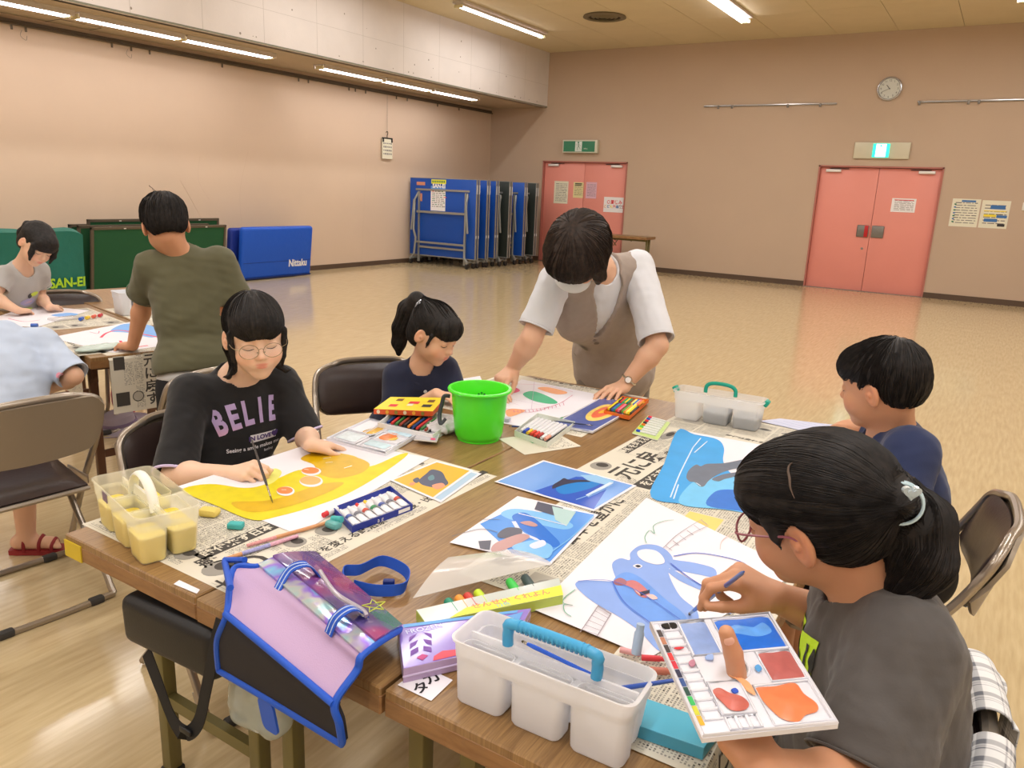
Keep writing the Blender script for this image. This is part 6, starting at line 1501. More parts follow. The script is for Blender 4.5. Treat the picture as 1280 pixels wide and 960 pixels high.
for c, w, h, mi in (((388, 588.5), 11, 4.0, 3), ((388, 601), 13, 5.5, 4), ((356, 613.5), 10, 4.5, 3)): S_.smooth([(c[0]+w*1.12*math.cos(a)+1, c[1]+h*1.3*math.sin(a)+1) for a in np.linspace(0, 2*PI, 10, endpoint=False)], 0); S_.smooth([(c[0]+w*math.cos(a), c[1]+h*math.sin(a)) for a in np.linspace(0, 2*PI, 10, endpoint=False)], mi)
for a, b in (((404, 574), (414, 572)), ((407, 579), (416, 578)), ((380, 587), (386, 588)), ((352, 613), (358, 613)), ((430, 586), (440, 583))): S_.stroke([a, b], .003, 6)  # short white strokes: glints of the wet paint, put in as colour
S_.build('yellow_painting', "child's painting of a yellow shape with orange spots on white paper", 'painting')
# orange photo card stack
for k, (dx, dy, lb, mm) in enumerate(((10, 4, 'pale blue print lying under the orange picture', mat('print_sky', (170, 196, 220), .5)), (0, 0, 'glossy orange yellow picture print at the edge of the newspaper', mat('print_orange', (232, 178, 60), .35)))):
    S_ = Sheet(TZ+.0028+.001*k, [(487+dx, 600+dy), (541+dx, 624+dy), (592+dx, 588+dy), (546+dx, 576+dy)], [m_pap, mm, mat('print_dark_blue', (84, 90, 112), .5), mat('print_rose2', (226, 150, 120), .5), mat('print_teal', (100, 140, 150), .5)])
    S_.poly([(492+dx, 600+dy), (541+dx, 621.5+dy), (587+dx, 588.5+dy), (546+dx, 578+dy)], 1)
    if k: S_.smooth([(524, 600), (533, 592), (540, 587), (552, 590), (557, 598), (560, 605), (548, 610), (534, 608), (526, 605)], 2); S_.smooth([(516, 600), (522, 597), (525, 601), (520, 604)], 2); S_.smooth([(540, 607), (552, 604), (556, 608), (546, 612)], 3); S_.smooth([(512, 604), (518, 603), (518, 606), (513, 607)], 3); S_.smooth([(535, 597), (541, 594), (543, 599), (537, 601)], 4)
    S_.build('picture_print', lb, 'picture', 'glossy picture prints')
# dolphin photograph
M_ = [m_pap, mat('pr_sky', (112, 160, 228), .25), mat('pr_sky2', (150, 198, 240), .25), mat('pr_sea', (50, 92, 196), .25), mat('pr_sea2', (40, 130, 210), .25), mat('pr_dolphin', (56, 58, 82), .3), mat('pr_foam', (205, 222, 240), .3)]
S_ = Sheet(TZ+.0036, [(618, 602), (742, 639), (796, 607), (679, 575)], M_)
S_.poly([(622, 602), (742, 636.5), (791, 607), (680, 577)], 1)
S_.poly([(668, 614), (720, 596), (757, 598), (765, 601), (742, 636.5), (680, 619)], 3)
S_.smooth([(695, 609), (716, 600), (750, 602), (740, 610), (705, 618)], 4); S_.poly([(725, 594), (745, 594), (768, 602), (760, 607), (735, 601)], 2)
S_.smooth([(690, 610), (692, 606), (700, 601), (705, 598), (712, 600), (730, 600), (738, 602.5), (722, 603), (706, 606), (697, 609), (692, 611)], 5)
S_.poly([(732, 619), (762, 603), (767, 604), (735, 621)], 6); S_.stroke([(735, 622), (752, 614), (772, 604)], .004, 1); S_.stroke([(720, 625), (742, 617), (765, 606)], .003, 2)
S_.build('dolphin_photo', 'glossy photo of a leaping dolphin over blue sea, nearest the green bucket', 'photo', None)
# slide photograph
M_ = [m_pap, mat('pr_blue', (92, 152, 230), .25), mat('pr_blue2', (58, 120, 214), .25), mat('pr_grey', (92, 94, 110), .3), mat('pr_foam2', (214, 222, 240), .3), mat('pr_skin', (190, 150, 150), .3), mat('pr_cyan', (130, 190, 240), .25), mat('pr_green', (180, 210, 210), .3)]
S_ = Sheet(TZ+.0042, [(562, 678), (687, 707), (748, 643), (647, 620)], M_)
S_.poly([(600, 655), (628, 642), (720, 639), (743, 643.5), (686, 704), (640, 692)], 1)
S_.smooth([(626, 642), (645, 636), (690, 644), (716, 656), (705, 662), (670, 655), (640, 650)], 6); S_.poly([(672, 627), (704, 635), (702, 646), (690, 644), (668, 637)], 3); S_.poly([(690, 633), (720, 640), (708, 658), (694, 650)], 7)
S_.smooth([(640, 646), (654, 641), (668, 648), (690, 668), (700, 680), (690, 684), (668, 672), (650, 660)], 2); S_.stroke([(642, 652), (652, 666), (672, 676), (676, 690)], .010, 4); S_.stroke([(648, 642), (680, 650), (708, 657)], .004, 4)
S_.smooth([(622, 668), (634, 660), (652, 662), (648, 672), (626, 673)], 3); S_.smooth([(614, 686), (622, 678), (650, 668), (662, 672), (640, 684), (618, 691)], 5); S_.poly([(598, 677), (614, 676), (612, 688), (600, 686)], 3); S_.smooth([(650, 654), (662, 652), (672, 657), (666, 659)], 5); S_.stroke([(565, 671), (600, 662), (622, 666)], .002, 3); S_.stroke([(600, 650), (625, 650)], .002, 3); S_.smooth([(640, 684), (668, 676), (690, 684), (684, 699), (655, 693)], 6)
S_.stroke([(690, 690), (715, 672), (742, 646)], .003, 6); S_.smooth([(662, 682), (678, 676), (682, 682), (668, 687)], 4)
S_.build('slide_photo', 'glossy photo of a blue water slide with people, partly over the newspaper', 'photo', None)
# whale painting (far)
M_ = [m_pap, P_('sky_blue', (58, 158, 226), .55, (12, .08)), P_('sky_blue2', (110, 190, 236), .55), P_('whale_grey', (104, 112, 128), .55, (30, .08)), P_('deep_blue', (40, 112, 206), .5), P_('sea_white', (206, 226, 242), .6)]
S_ = Sheet(TZ+.0030, [(813, 622), (968, 646), (985, 562), (848, 537)], M_)
S_.smooth([(814, 621.5), (830, 580), (847, 538), (868, 543), (896, 549), (905, 560), (904, 576), (912, 590), (930, 600), (950, 612), (962, 630), (966, 645), (920, 638), (870, 631)], 1)
S_.smooth([(850, 630), (862, 606), (880, 600), (905, 596), (945, 600), (960, 615), (960, 643), (905, 637)], 2); S_.smooth([(884, 632), (892, 616), (910, 612), (940, 616), (962, 622), (964, 644), (925, 639)], 4)
S_.smooth([(858, 597), (861, 588), (870, 581), (876, 583), (884, 580), (906, 579), (938, 573), (955, 574), (940, 582), (915, 587), (898, 593), (886, 601), (880, 608), (874, 608), (868, 603), (862, 602)], 3)
S_.smooth([(890, 599), (905, 593), (928, 590), (918, 596), (906, 599), (898, 602)], 3)
for pts in ([(866, 560), (850, 592), (838, 622)], [(884, 552), (868, 566)], [(848, 606), (842, 624)], [(870, 604), (876, 608)], [(876, 548), (866, 560)]): S_.stroke(pts, .0035, 5)
S_.build('whale_painting', "child's painting of a grey whale tail in bright blue sea, near the clear box", 'painting')
# big drawing being painted
M_ = [m_pap, P_('periwinkle', (134, 164, 226), .55, (14, .06)), P_('cornflower', (104, 152, 228), .5, (18, .10)), P_('line_blue', (70, 100, 200)), P_('line_grey', (150, 140, 150)), P_('line_green', (110, 176, 150)), P_('line_pink', (226, 190, 186)), P_('skin_rose', (196, 118, 120)), P_('ink_dark', (40, 40, 60)), P_('hair_rose', (160, 104, 116))]
S_ = Sheet(TZ+.0048, [(668, 762), (812, 822), (1000, 715), (808, 622)], M_)
S_.smooth([(788, 691), (800, 682), (818, 681), (832, 687), (841, 698), (838, 708), (836, 718), (850, 745), (872, 765), (868, 785), (835, 790), (812, 770), (784, 750), (772, 728), (765, 706), (775, 698), (787, 700)], 1)
S_.smooth([(836, 700), (850, 701), (870, 704), (893, 711), (894, 722), (876, 719), (850, 714), (838, 712)], 1); S_.smooth([(832, 712), (842, 713), (862, 724), (882, 734), (884, 740), (866, 734), (846, 724)], 1)
S_.smooth([(719, 731), (728, 726), (760, 727), (775, 728), (800, 740), (830, 760), (850, 778), (845, 800), (826, 815), (800, 790), (775, 772), (745, 755), (728, 742)], 1)
S_.smooth([(766, 728), (780, 716), (800, 722), (830, 748), (858, 772), (850, 790), (825, 782), (795, 768), (775, 750)], 2)
S_.smooth([(797, 690), (806, 687), (820, 689), (829, 697), (830, 704), (820, 706), (806, 702), (798, 696)], 0)
S_.smooth([(791, 708), (797, 705.5), (803, 708), (798, 711)], 0); S_.smooth([(794, 708), (797.5, 706.7), (801, 708.5), (797.5, 710)], 8)
S_.smooth([(778, 730), (788, 726), (797, 728), (808, 737), (812, 744), (806, 748), (797, 744), (790, 736)], 7); S_.smooth([(767, 727), (775, 723), (783, 727), (781, 732), (770, 732)], 9); S_.poly([(799, 741), (812, 738), (812, 742), (801, 746)], 8); S_.smooth([(808, 745), (816, 744), (822, 749), (814, 750)], 6); S_.stroke([(792, 737), (800, 744)], .003, 6)
for pts, w, mi in (([(842, 696), (870, 692), (905, 697), (930, 705), (942, 718)], .0030, 3), ([(918, 752), (912, 768)], .005, 1), ([(838, 705), (860, 722), (882, 736)], .003, 3), ([(808, 680), (806, 672), (812, 664), (818, 668), (817, 658), (830, 652), (842, 651)], .0018, 5), ([(719, 738), (706, 748), (704, 755), (716, 758), (705, 757), (706, 766), (714, 772)], .0018, 5), ([(900, 688), (902, 678), (912, 670), (928, 665)], .0016, 6),
                   ([(836, 688), (852, 676), (868, 666), (886, 658)], .0014, 4), ([(829, 686), (846, 670), (864, 658), (878, 650)], .0014, 4), ([(725, 792), (748, 758)], .0014, 4), ([(746, 797), (764, 768)], .0014, 4), ([(722, 728), (760, 727), (800, 742), (850, 776)], .0016, 3), ([(765, 728), (780, 754), (810, 778), (826, 790)], .0018, 3)): S_.stroke(pts, w, mi)
for k in range(6): t = k/5; S_.stroke([(832+44*t, 684-32*t), (840+44*t, 690-32*t)], .0022 if k % 2 else .0014, 4, False); S_.stroke([(727+20*t, 789-29*t), (746+17*t, 795-25*t)], .0014 if k < 5 else .004, 4, False)
S_.build('whale_slide_drawing', "child's half painted drawing of a blue whale slide with ladders and a swimmer", 'painting')
# woman's table: drawing in crayon
M_ = [m_pap, P_('crayon_orange', (238, 168, 120)), P_('crayon_green', (70, 176, 130)), P_('crayon_pink', (236, 84, 130)), P_('line_rose', (206, 110, 140)), P_('line_thin', (190, 160, 190)), P_('line_grey')]
S_ = Sheet(TZ+.0022, [(588, 522), (652, 533), (768, 497), (652, 474)], M_)
S_.smooth([(630, 487), (642, 484), (650, 488), (644, 491), (634, 491)], 3); S_.smooth([(654, 492), (666, 489), (684, 495), (697, 503), (688, 505), (670, 502), (658, 497)], 2); S_.smooth([(672, 485), (684, 484), (706, 489), (708, 492), (696, 493), (680, 489)], 1); S_.smooth([(632, 514), (640, 511), (656, 513), (650, 517), (636, 521)], 1)
for pts in ([(600, 500), (640, 512), (690, 508), (716, 494)], [(640, 480), (680, 482), (716, 490)], [(618, 508), (660, 516), (706, 502)]): S_.stroke(pts, .002, 4)
for k in range(14): t = k/13; S_.stroke([(642+62*t, 513-9*t+3*math.sin(t*3)), (643+62*t, 516-9*t+3*math.sin(t*3))], .002, 4, False)
for pts in ([(624, 498), (650, 508)], [(604, 512), (640, 524)], [(668, 478), (664, 514)], [(640, 500), (700, 512)]): S_.stroke(pts, .0012, 5)
S_.build('crayon_drawing', "child's crayon drawing with pink, green and orange patches under the woman's hands", 'painting')
# small extra sheets
for c, lb, mm, z in (([(662, 520), (676, 530), (745, 507), (735, 500)], 'blank white strip of paper between the pastel box and the drawing', m_pap, .0030), ([(948, 526), (1010, 540), (1060, 533), (975, 523)], 'ruled notebook page in front of the boy in navy', mat('ruled', (200, 204, 226), .7), .0030), ([(538, 480), (600, 470), (612, 497), (560, 500)], 'pale sheet lying in front of the small girl', m_pap, .0015)):
    S_ = Sheet(TZ+z, c, [mm, m_blue]); 
    if 'ruled' in lb:
        for k in range(7): S_.stroke([(955+12*k, 526+k*.2), (1000+9*k, 538-k*.6)], .0012, 1, False)
    S_.build('paper_sheet', lb, 'paper')
# name card with two characters
S_ = Sheet(TZ+.0015, [(497, 856), (539, 876), (566, 850), (528, 832)], [m_pap, mat('marker', (24, 22, 28), .6)])
d_ = (S_.c[1]-S_.c[0]).normalized(); S_.mb.text('タ', frame(onz(527, 860, TZ+.0022), (S_.c[3]-S_.c[0])*1+d_*.02, -d_), .028, 1, bold=.0006); S_.mb.text('カ', frame(onz(540, 848, TZ+.0022), (S_.c[3]-S_.c[0])+d_*.02, -d_), .030, 1, bold=.0006)
S_.build('name_card', 'white card with two brushed characters at the front edge of the table', 'card')
S_ = Sheet(TZ+.0012, [(217, 730), (246, 742), (250, 737), (224, 725)], [m_pap]); S_.build('paper_slip', 'small white slip sticking out at the front table edge', 'paper')
# back tables: drawings
M_ = [m_pap, P_('crayon_blue', (120, 170, 230)), P_('crayon_red', (226, 60, 90)), P_('line_rose')]
S_ = Sheet(TZ+.0022, [(62, 422), (140, 441), (206, 425), (205, 406), (160, 400)][:4] if False else [(62, 422), (142, 441), (232, 428), (170, 401)], M_)
S_.smooth([(138, 414), (155, 405), (185, 406), (200, 415), (190, 422), (160, 416)], 1); S_.stroke([(126, 422), (134, 416), (150, 413), (180, 418), (205, 423)], .012, 2); S_.stroke([(150, 426), (160, 434), (185, 432)], .012, 2); S_.stroke([(112, 415), (122, 417), (124, 414)], .004, 3); S_.build('crayon_drawing', 'drawing in blue and red under the standing boy hand', 'painting')
S_ = Sheet(TZ+.0026, [(-30, 405), (46, 409), (112, 388), (40, 381)], M_); S_.smooth([(64, 394), (84, 391), (98, 393), (80, 396)], 1); S_.stroke([(10, 398), (30, 402), (50, 400)], .006, 3); S_.build('crayon_drawing', 'drawing with a blue patch in front of the bending girl', 'painting')
# ------------------------------------------------------------------ caddies, bucket, boxes, brushes
def milky(name, col, tr, tl):
    m = bpy.data.materials.new(name); m.use_nodes = True; nt = m.node_tree; N = nt.nodes; L = nt.links; b = N['Principled BSDF']; b.inputs['Base Color'].default_value = (*srgb(col), 1); b.inputs['Roughness'].default_value = .32
    t = N.new('ShaderNodeBsdfTranslucent'); t.inputs['Color'].default_value = (*srgb(col), 1); p = N.new('ShaderNodeBsdfTransparent'); a = N.new('ShaderNodeMixShader'); a.inputs[0].default_value = tl; c = N.new('ShaderNodeMixShader'); c.inputs[0].default_value = tr
    L.new(b.outputs[0], a.inputs[1]); L.new(t.outputs[0], a.inputs[2]); L.new(a.outputs[0], c.inputs[1]); L.new(p.outputs[0], c.inputs[2]); L.new(c.outputs[0], N['Material Output'].inputs['Surface']); return m
m_milk = milky('milky_plastic', (250, 250, 252), .12, .5); m_milk2 = milky('milky_clear', (250, 250, 250), .58, .45); m_milk3 = milky('milky_yellowed', (252, 250, 232), .70, .45)
def caddy(label, c, rz, L, W, H_, front, back, water, lvl, handle, m, z=TZ, taper=.93, lip=.006, tray=None, depth2=1.0, handle_h=.02, group=None):
    """open water caddy: rim trough on cells. front/back = number of cells in each row (local -y is the front)"""
    r = thing('water_caddy', label, 'water caddy', (c[0], c[1], z), rz, group)
    t = .0018; rows = []
    rowsd = [(front, -W/2, 0.0 if back else W/2)] + ([(back, 0.0, W/2)] if back else [])
    mb = MB()
    for n, y0, y1 in rowsd:
        for k in range(n):
            x0 = -L/2+L*k/n; x1 = -L/2+L*(k+1)/n; cx = (x0+x1)/2; cy = (y0+y1)/2; hx = (x1-x0)/2-.0045; hy = (y1-y0)/2-.0025
            pr = rounded(2*hx, 2*hy, min(.014, hy*.6), 4); n_ = len(pr); rings = []
            top = H_*.995 if True else 0
            for s_, zz, ins in ((taper, .0015, .003), (taper, .005, 0), (1.0, H_*.72, 0), (1.01, H_*.80, -.001)): rings.append([(cx*1.0+p[0]*s_*(1-ins*20 if ins > 0 else 1), cy+p[1]*s_*(1-ins*20 if ins > 0 else 1), zz) for p in pr])
            inner = [[(cx+(p[0]-cx)*.965, cy+(p[1]-cy)*.95, max(p[2], .0035)) for p in rg] for rg in rings[::-1]]
            allr = rings+inner; vs = [p for rg in allr for p in rg]; fs = []
            for a in range(len(allr)-1):
                for b in range(n_): b2 = (b+1) % n_; fs.append((a*n_+b, a*n_+b2, (a+1)*n_+b2, (a+1)*n_+b))
            fs.append(tuple(range(n_))[::-1]); fs.append(tuple((len(allr)-1)*n_+i for i in range(n_)))
            mb.add(vs, fs, 0, True)
            if water and (water[0] == 'all' or (len(rows) in water[0])):
                wm = MB(); q = [[(cx+(p[0])*s_*.955, cy+(p[1])*s_*.94, zz) for p in pr] for s_, zz in ((taper, .004), (taper+(1-taper)*lvl, H_*.75*lvl))]
                wm.add([p for rg in q for p in rg], [(b, (b+1) % n_, n_+(b+1) % n_, n_+b) for b in range(n_)]+[tuple(range(n_))[::-1], tuple(n_+i for i in range(n_))], 0, True); rows.append((wm, len(rows)))
            else: rows.append((None, 0))
    mb.build('compartments', m, r)
    for wm, i in rows:
        if wm: wm.build('paint_water', water[1], r)
    # upper wall and rolled rim
    mb = MB(); pr = rounded(L*1.0, W*1.0, .018, 5); n_ = len(pr); z0 = H_*.70
    rg = [[(p[0]*s_, p[1]*s_, zz) for p in pr] for s_, zz in ((.985, z0), (1.0, H_*.96), (1.03, H_*.965), (1.035, H_), (1.0, H_+.001), (.985, H_*.985), (.968, z0+.004))]
    mb.add([p for q in rg for p in q], [(a*n_+b, a*n_+(b+1) % n_, (a+1)*n_+(b+1) % n_, (a+1)*n_+b) for a in range(len(rg)-1) for b in range(n_)], 0, True)
    # floor web between the cells
    if back: mb.box((0, 0, H_*.80), (L*.95, .004, .022), 0); mb.box((0, 0, z0+.004), (L*.94, .012, .003), 0)
    for k in range(1, front): mb.box((-L/2+L*k/front, -W/4 if back else 0, H_*.755), (.010, (W/2 if back else W)*.94, .004), 0)
    mb.build('rim', m, r)
    kind, hm = handle
    mb = MB()
    if kind == 'arch':       # moulded in the same plastic
        pts = bez([(-L*.25, 0, H_*.72), (-L*.20, 0, H_*1.08), (-L*.08, 0, H_*1.30), (L*.06, 0, H_*1.26), (L*.16, 0, H_*1.02), (L*.20, 0, H_*.72)], 6); mb.tube(pts, .0105, 0, 10, flat=.65); mb.box((-.005, 0, H_*.85), (L*.42, .006, H_*.25), 0)
    elif kind == 'bar':
        hw = .072; pts = bez([(-hw, 0, H_*.90), (-hw, 0, H_+.012), (-hw+.012, 0, H_+.026), (hw-.012, 0, H_+.026), (hw, 0, H_+.012), (hw, 0, H_*.90)], 6); mb.tube(pts, .0085, 0, 10)
        for k in range(16): mb.tube([(-.055+.0073*k, 0, H_+.026), (-.0525+.0073*k, 0, H_+.026)], .0098, 0, 10)
    elif kind == 'thin':
        hw = L*.17; pts = bez([(-hw, 0, H_*.98), (-hw*.95, 0, H_+.022), (-hw*.5, 0, H_+.034), (hw*.5, 0, H_+.034), (hw*.95, 0, H_+.022), (hw, 0, H_*.98)], 5); mb.tube(pts, .0048, 0, 8, flat=1.4)
    hd = mb.build('handle', hm, r)
    if kind != 'arch': hd['label'] = 'coloured carrying handle'
    return r
yw = mat('yellow_water', (238, 214, 84), .45)
r = caddy('open white water caddy half full of yellow paint water at the near left corner', (-1.440, .872), math.radians(-13.6), .285, .125, .105, 3, 2, ('all', yw), .72, ('arch', mat('milky_handle', (238, 238, 226), .3)), m_milk3, taper=.86)
mb = MB(); mb.box((-.045, -.0645, .092), (.030, .001, .020)); mb.build('name_sticker', mat('sticker_mauve', (130, 112, 130), .6), r)
m_hb = mat('handle_blue', (70, 165, 215), .35)
rb = caddy('empty white caddy with a ribbed light blue handle at the front edge', (-.452, .866), math.radians(1.8), .285, .098, .105, 3, 1, None, 0, ('bar', m_hb), m_milk, taper=.94)
r = caddy('white lidded box with teal handle and grey water, beside the whale painting', (-.735, 2.54), math.radians(3), .300, .105, .100, 3, 0, ((1, 2), mat('grey_water', (96, 112, 128), .2)), .55, ('thin', mat('handle_teal', (20, 160, 135), .4)), m_milk2, taper=.90)
mb = MB(); 
for s in (-1, 1): mb.T = Matrix.Translation((s*.156, 0, .094)) @ Matrix.Rotation(s*.5, 4, 'Y'); mb.box((0, 0, 0), (.016, .03, .022), 0, bevel=.004)
mb.build('side_clip', MATS['handle_teal'], r)
p = bk(1.02, .56); r = caddy('white box with a teal handle on the farther back table', (p.x, p.y), math.radians(78), .20, .14, .125, 3, 0, None, 0, ('thin', MATS['handle_teal']), mat('box_white', (228, 230, 236), .4), taper=.92)
# green bucket
r = thing('bucket', 'bright green plastic bucket standing in the middle of the front tables', 'bucket', onz(598, 547, TZ+.0005))
m_gb = mat('bucket_green', (84, 240, 44), .3, alpha=.95, coat=.2); mb = MB()
prof = [(0, .004), (.064, .004), (.070, .009), (.074, .02), (.080, .075), (.0865, .150), (.0965, .152), (.0985, .157), (.0965, .161), (.088, .161), (.0845, .152), (.0775, .075), (.0715, .02), (.066, .0085), (0, .0085)]
mb.lathe(prof, n=56); mb.lathe([(.062, 0), (.066, 0), (.066, .006), (.062, .006)], n=40, closed=True); mb.build('bucket_body', m_gb, r)
mb = MB(); mb.lathe([(0, .009), (.068, .0095), (.0738, .052), (0, .052)], n=40); mb.build('water', mat('green_grey_water', (62, 92, 66), .15), r)
mb = MB(); a0 = Vector((-.079, -.045, .128)); mb.tube(bez([a0, (-.093, -.056, .128), (-.098, -.060, .105), (-.102, -.066, .07), (-.09, -.075, .045), (-.078, -.066, .062)], 6), .0035, 0, 8, flat=1.8); mb.build('handle', mat('handle_dark', (60, 66, 70), .4), r)
mb = MB(); mb.T = Matrix.Rotation(2.2, 4, 'Z')
for x in (-.016, .016): mb.lathe([(0, .0008), (.010, 0)], (.0, 0, 0), 0, 10, R=basis((0, 1, 0), (0, 0, 1)))
# paw like mark inside: three small discs on the far inner wall
mb = MB(); f_ = frame((-.038, .066, .110), (.87, .50, 0), (0, 0, 1))
for a, b, s in ((0, 0, .007), (-.009, .009, .0035), (0, .013, .0035), (.009, .009, .0035)): mb.poly([f_ @ Vector((a+s*math.cos(t), b+s*math.sin(t), .0)) for t in np.linspace(0, 2*PI, 12, endpoint=False)], 0)
mb.build('inner_mark', mat('mark_green', (30, 130, 50), .4), r)
# ---------------- brushes, pencils
def brush(label, a, b, r, mh, ferr=True, tipc=(90, 86, 60), cat='paintbrush', name='paintbrush', flip=False, frac=(.08, .17), group=None):
    """a = tip, b = end of handle"""
    a, b = Vector(a), Vector(b); R_ = thing(name, label, cat, a, 0, group); d = (b-a); L = d.length; d.normalize()
    mb = MB(); h0 = a+d*L*frac[1]
    mb.tube([h0, h0+d*L*.10, h0+d*L*.3, b-d*.012, b], [r*.75, r*1.1, r*1.0, r*.75, r*.3], 0, 10); mb.build('brush_handle', mh, R_, world=True)
    mb = MB(); mb.tube([a+d*L*frac[0], h0+d*.002], [r*.65, r*.8], 0, 10); mb.build('ferrule', mat('ferrule_metal', (200, 190, 175), .25, metal=.9), R_, world=True)
    mb = MB(); mb.tube([a, a+d*L*frac[0]*.4, a+d*L*frac[0]*1.02], [r*.08, r*.6, r*.62], 0, 8); mb.build('bristles', mat('bristle_%d' % tipc[0], tipc, .7), R_, world=True)
    return R_
m_bh = mat('brush_blue', (44, 84, 176), .3, coat=.3); m_wd = mat('pencil_wood', (206, 150, 104), .5); m_wh = mat('brush_white', (220, 215, 205), .3)
brush('blue handled paintbrush in the hand of the ponytailed girl', BT, BT+BA*.425, .0040, m_bh, tipc=(150, 120, 80), frac=(.05, .13))
# brush of the girl with round glasses
tA = onz(341, 629, .7035); dA = (atd(304, 518, 1.99)-tA).normalized(); brush('thin paintbrush with olive bristles held by the girl with round glasses', tA, tA+dA*.21, .0034, mat('brush_smoke', (70, 66, 66), .25), tipc=(120, 110, 40), frac=(.10, .24))
tR_ = onz(1050, 538, .735); brush('violet felt pen in the hand of the boy in navy', tR_, tR_+Vector((.07, -.07, .05)).normalized()*.13, .0042, mat('pen_violet', (90, 84, 200), .35), name='felt_pen', cat='pen')
rw = wmat(rb)
def inr(x, y, z): return rw @ Vector((x, y, z))
brush('clear blue brush lying lengthwise inside the blue handled caddy', inr(-.055, .010, .101), inr(.085, .006, .090), .0032, mat('brush_clearblue', (60, 110, 230), .15), frac=(.03, .06))
brush('blue brush leaning out of the right end of the caddy', inr(.070, .018, .060), inr(.185, .020, .125), .0036, m_bh, frac=(.05, .12))
def pencil(label, p1, p2, z, r, mats, cuts, name='pencil', cat='pencil', group=None):
    a = onz(*p1, z); b = onz(*p2, z); R_ = thing(name, label, cat, a, 0, group); d = b-a
    for k in range(len(mats)):
        mb = MB(); q = a+d*cuts[k]; w = a+d*cuts[k+1]; mb.tube([q, w], [r if cuts[k] > 0 or not k == 0 else r*.9, r], 0, 10); mb.build('barrel', mats[k], R_, world=True)
    return R_
pencil('plain wooden brush handle with rosy patterned end, upper of the pair beside the bag', (309, 682), (407, 654), TZ+.0065, .0042, [mat('pat_rose', (214, 150, 150), .5, var=(300, .25)), m_wd], [0, .35, 1], 'wooden_brush', 'paintbrush', )
pencil('wooden brush with blue and pink patterned middle, lower of the pair beside the bag', (281, 699), (372, 670), TZ+.0062, .0044, [m_wd, mat('pat_violet', (160, 160, 210), .5, var=(300, .25)), mat('pat_pink', (222, 170, 190), .5, var=(300, .2))], [0, .22, .6, 1], 'wooden_brush', 'paintbrush')
# clear plastic cap and erasers
def lump(name, label, cat, px, z, size, rz, m, bevel=.004, group=None):
    c = onz(*px, z); mb = MB(); mb.box((0, 0, size[2]/2), size, 0, bevel=bevel); o = mb.build(name, m); o.location = (c.x, c.y, z+.0015); o.rotation_euler = (0, 0, rz); return tag(o, label, cat, group)
m_te = mat('eraser_teal', (70, 176, 176), .6)
lump('eraser', 'teal eraser lying on the newspaper beside the yellow painting', 'eraser', (295, 661), TZ, (.034, .022, .014), .5, m_te)
lump('sponge', 'small yellow sponge beside the yellow water caddy', 'sponge', (262, 645), TZ, (.045, .030, .018), .4, mat('sponge_yellow', (226, 204, 110), .9, bump=(200, .6, .002)), .007)
r = thing('pencil_sharpener', 'clear teal plastic sharpener next to the paint tube box', 'sharpener', onz(417, 660, TZ+.001)); mb = MB(); mb.box((0, 0, .009), (.036, .026, .017), 0, bevel=.007); mb.build('casing', mat('clear_teal', (110, 190, 190), .15, alpha=.7), r); mb = MB(); mb.cyl((-.012, .008, .016), (.014, .012, .020), .0075, 0, 12); mb.build('barrel', m_te, r)
# ---------------- boxes
def boxed(name, label, cat, c, z, h, mats, deco=None, group=None, wall=None, lidm=0):
    """box whose top face has the given pixel corners (near-left, near-right, far-right, far-left) at height z+h"""
    q = [onz(*p, z+h) for p in c]; base = Vector((q[0].x, q[0].y, z)); r = thing(name, label, cat, base, 0, group)
    q = [p-Vector((base.x, base.y, 0)) for p in q]
    q2 = [Vector((p.x, p.y, 0)) for p in q]
    mb = MB()
    if wall is None:
        mb.add([p for p in q2]+[p+Vector((0, 0, h)) for p in q2], [(3, 2, 1, 0), (4, 5, 6, 7)]+[(i, (i+1) % 4, 4+(i+1) % 4, 4+i) for i in range(4)], 0)
        mb.m[-4:] = [1]*4; mb.m[-5] = lidm
    else:
        ce = sum(q2, Vector())/4; inn = [p+(ce-p).normalized()*wall for p in q2]
        mb.add([p for p in q2]+[p+Vector((0, 0, h)) for p in q2]+[p+Vector((0, 0, h)) for p in inn]+[p+Vector((0, 0, .002)) for p in inn], [(3, 2, 1, 0)]+[(i, (i+1) % 4, 4+(i+1) % 4, 4+i) for i in range(4)]+[(4+i, 4+(i+1) % 4, 8+(i+1) % 4, 8+i) for i in range(4)]+[(8+i, 8+(i+1) % 4, 12+(i+1) % 4, 12+i) for i in range(4)]+[(12, 13, 14, 15)], 1); mb.m[-1] = 0
    o = mb.build('box_body', mats, r, bevel=.0012)
    def at(u, v, zz): p = q2[0]*(1-u)*(1-v)+q2[1]*u*(1-v)+q2[2]*u*v+q2[3]*(1-u)*v; return Vector((p.x, p.y, zz))
    if deco: deco(r, at, h)
    return r
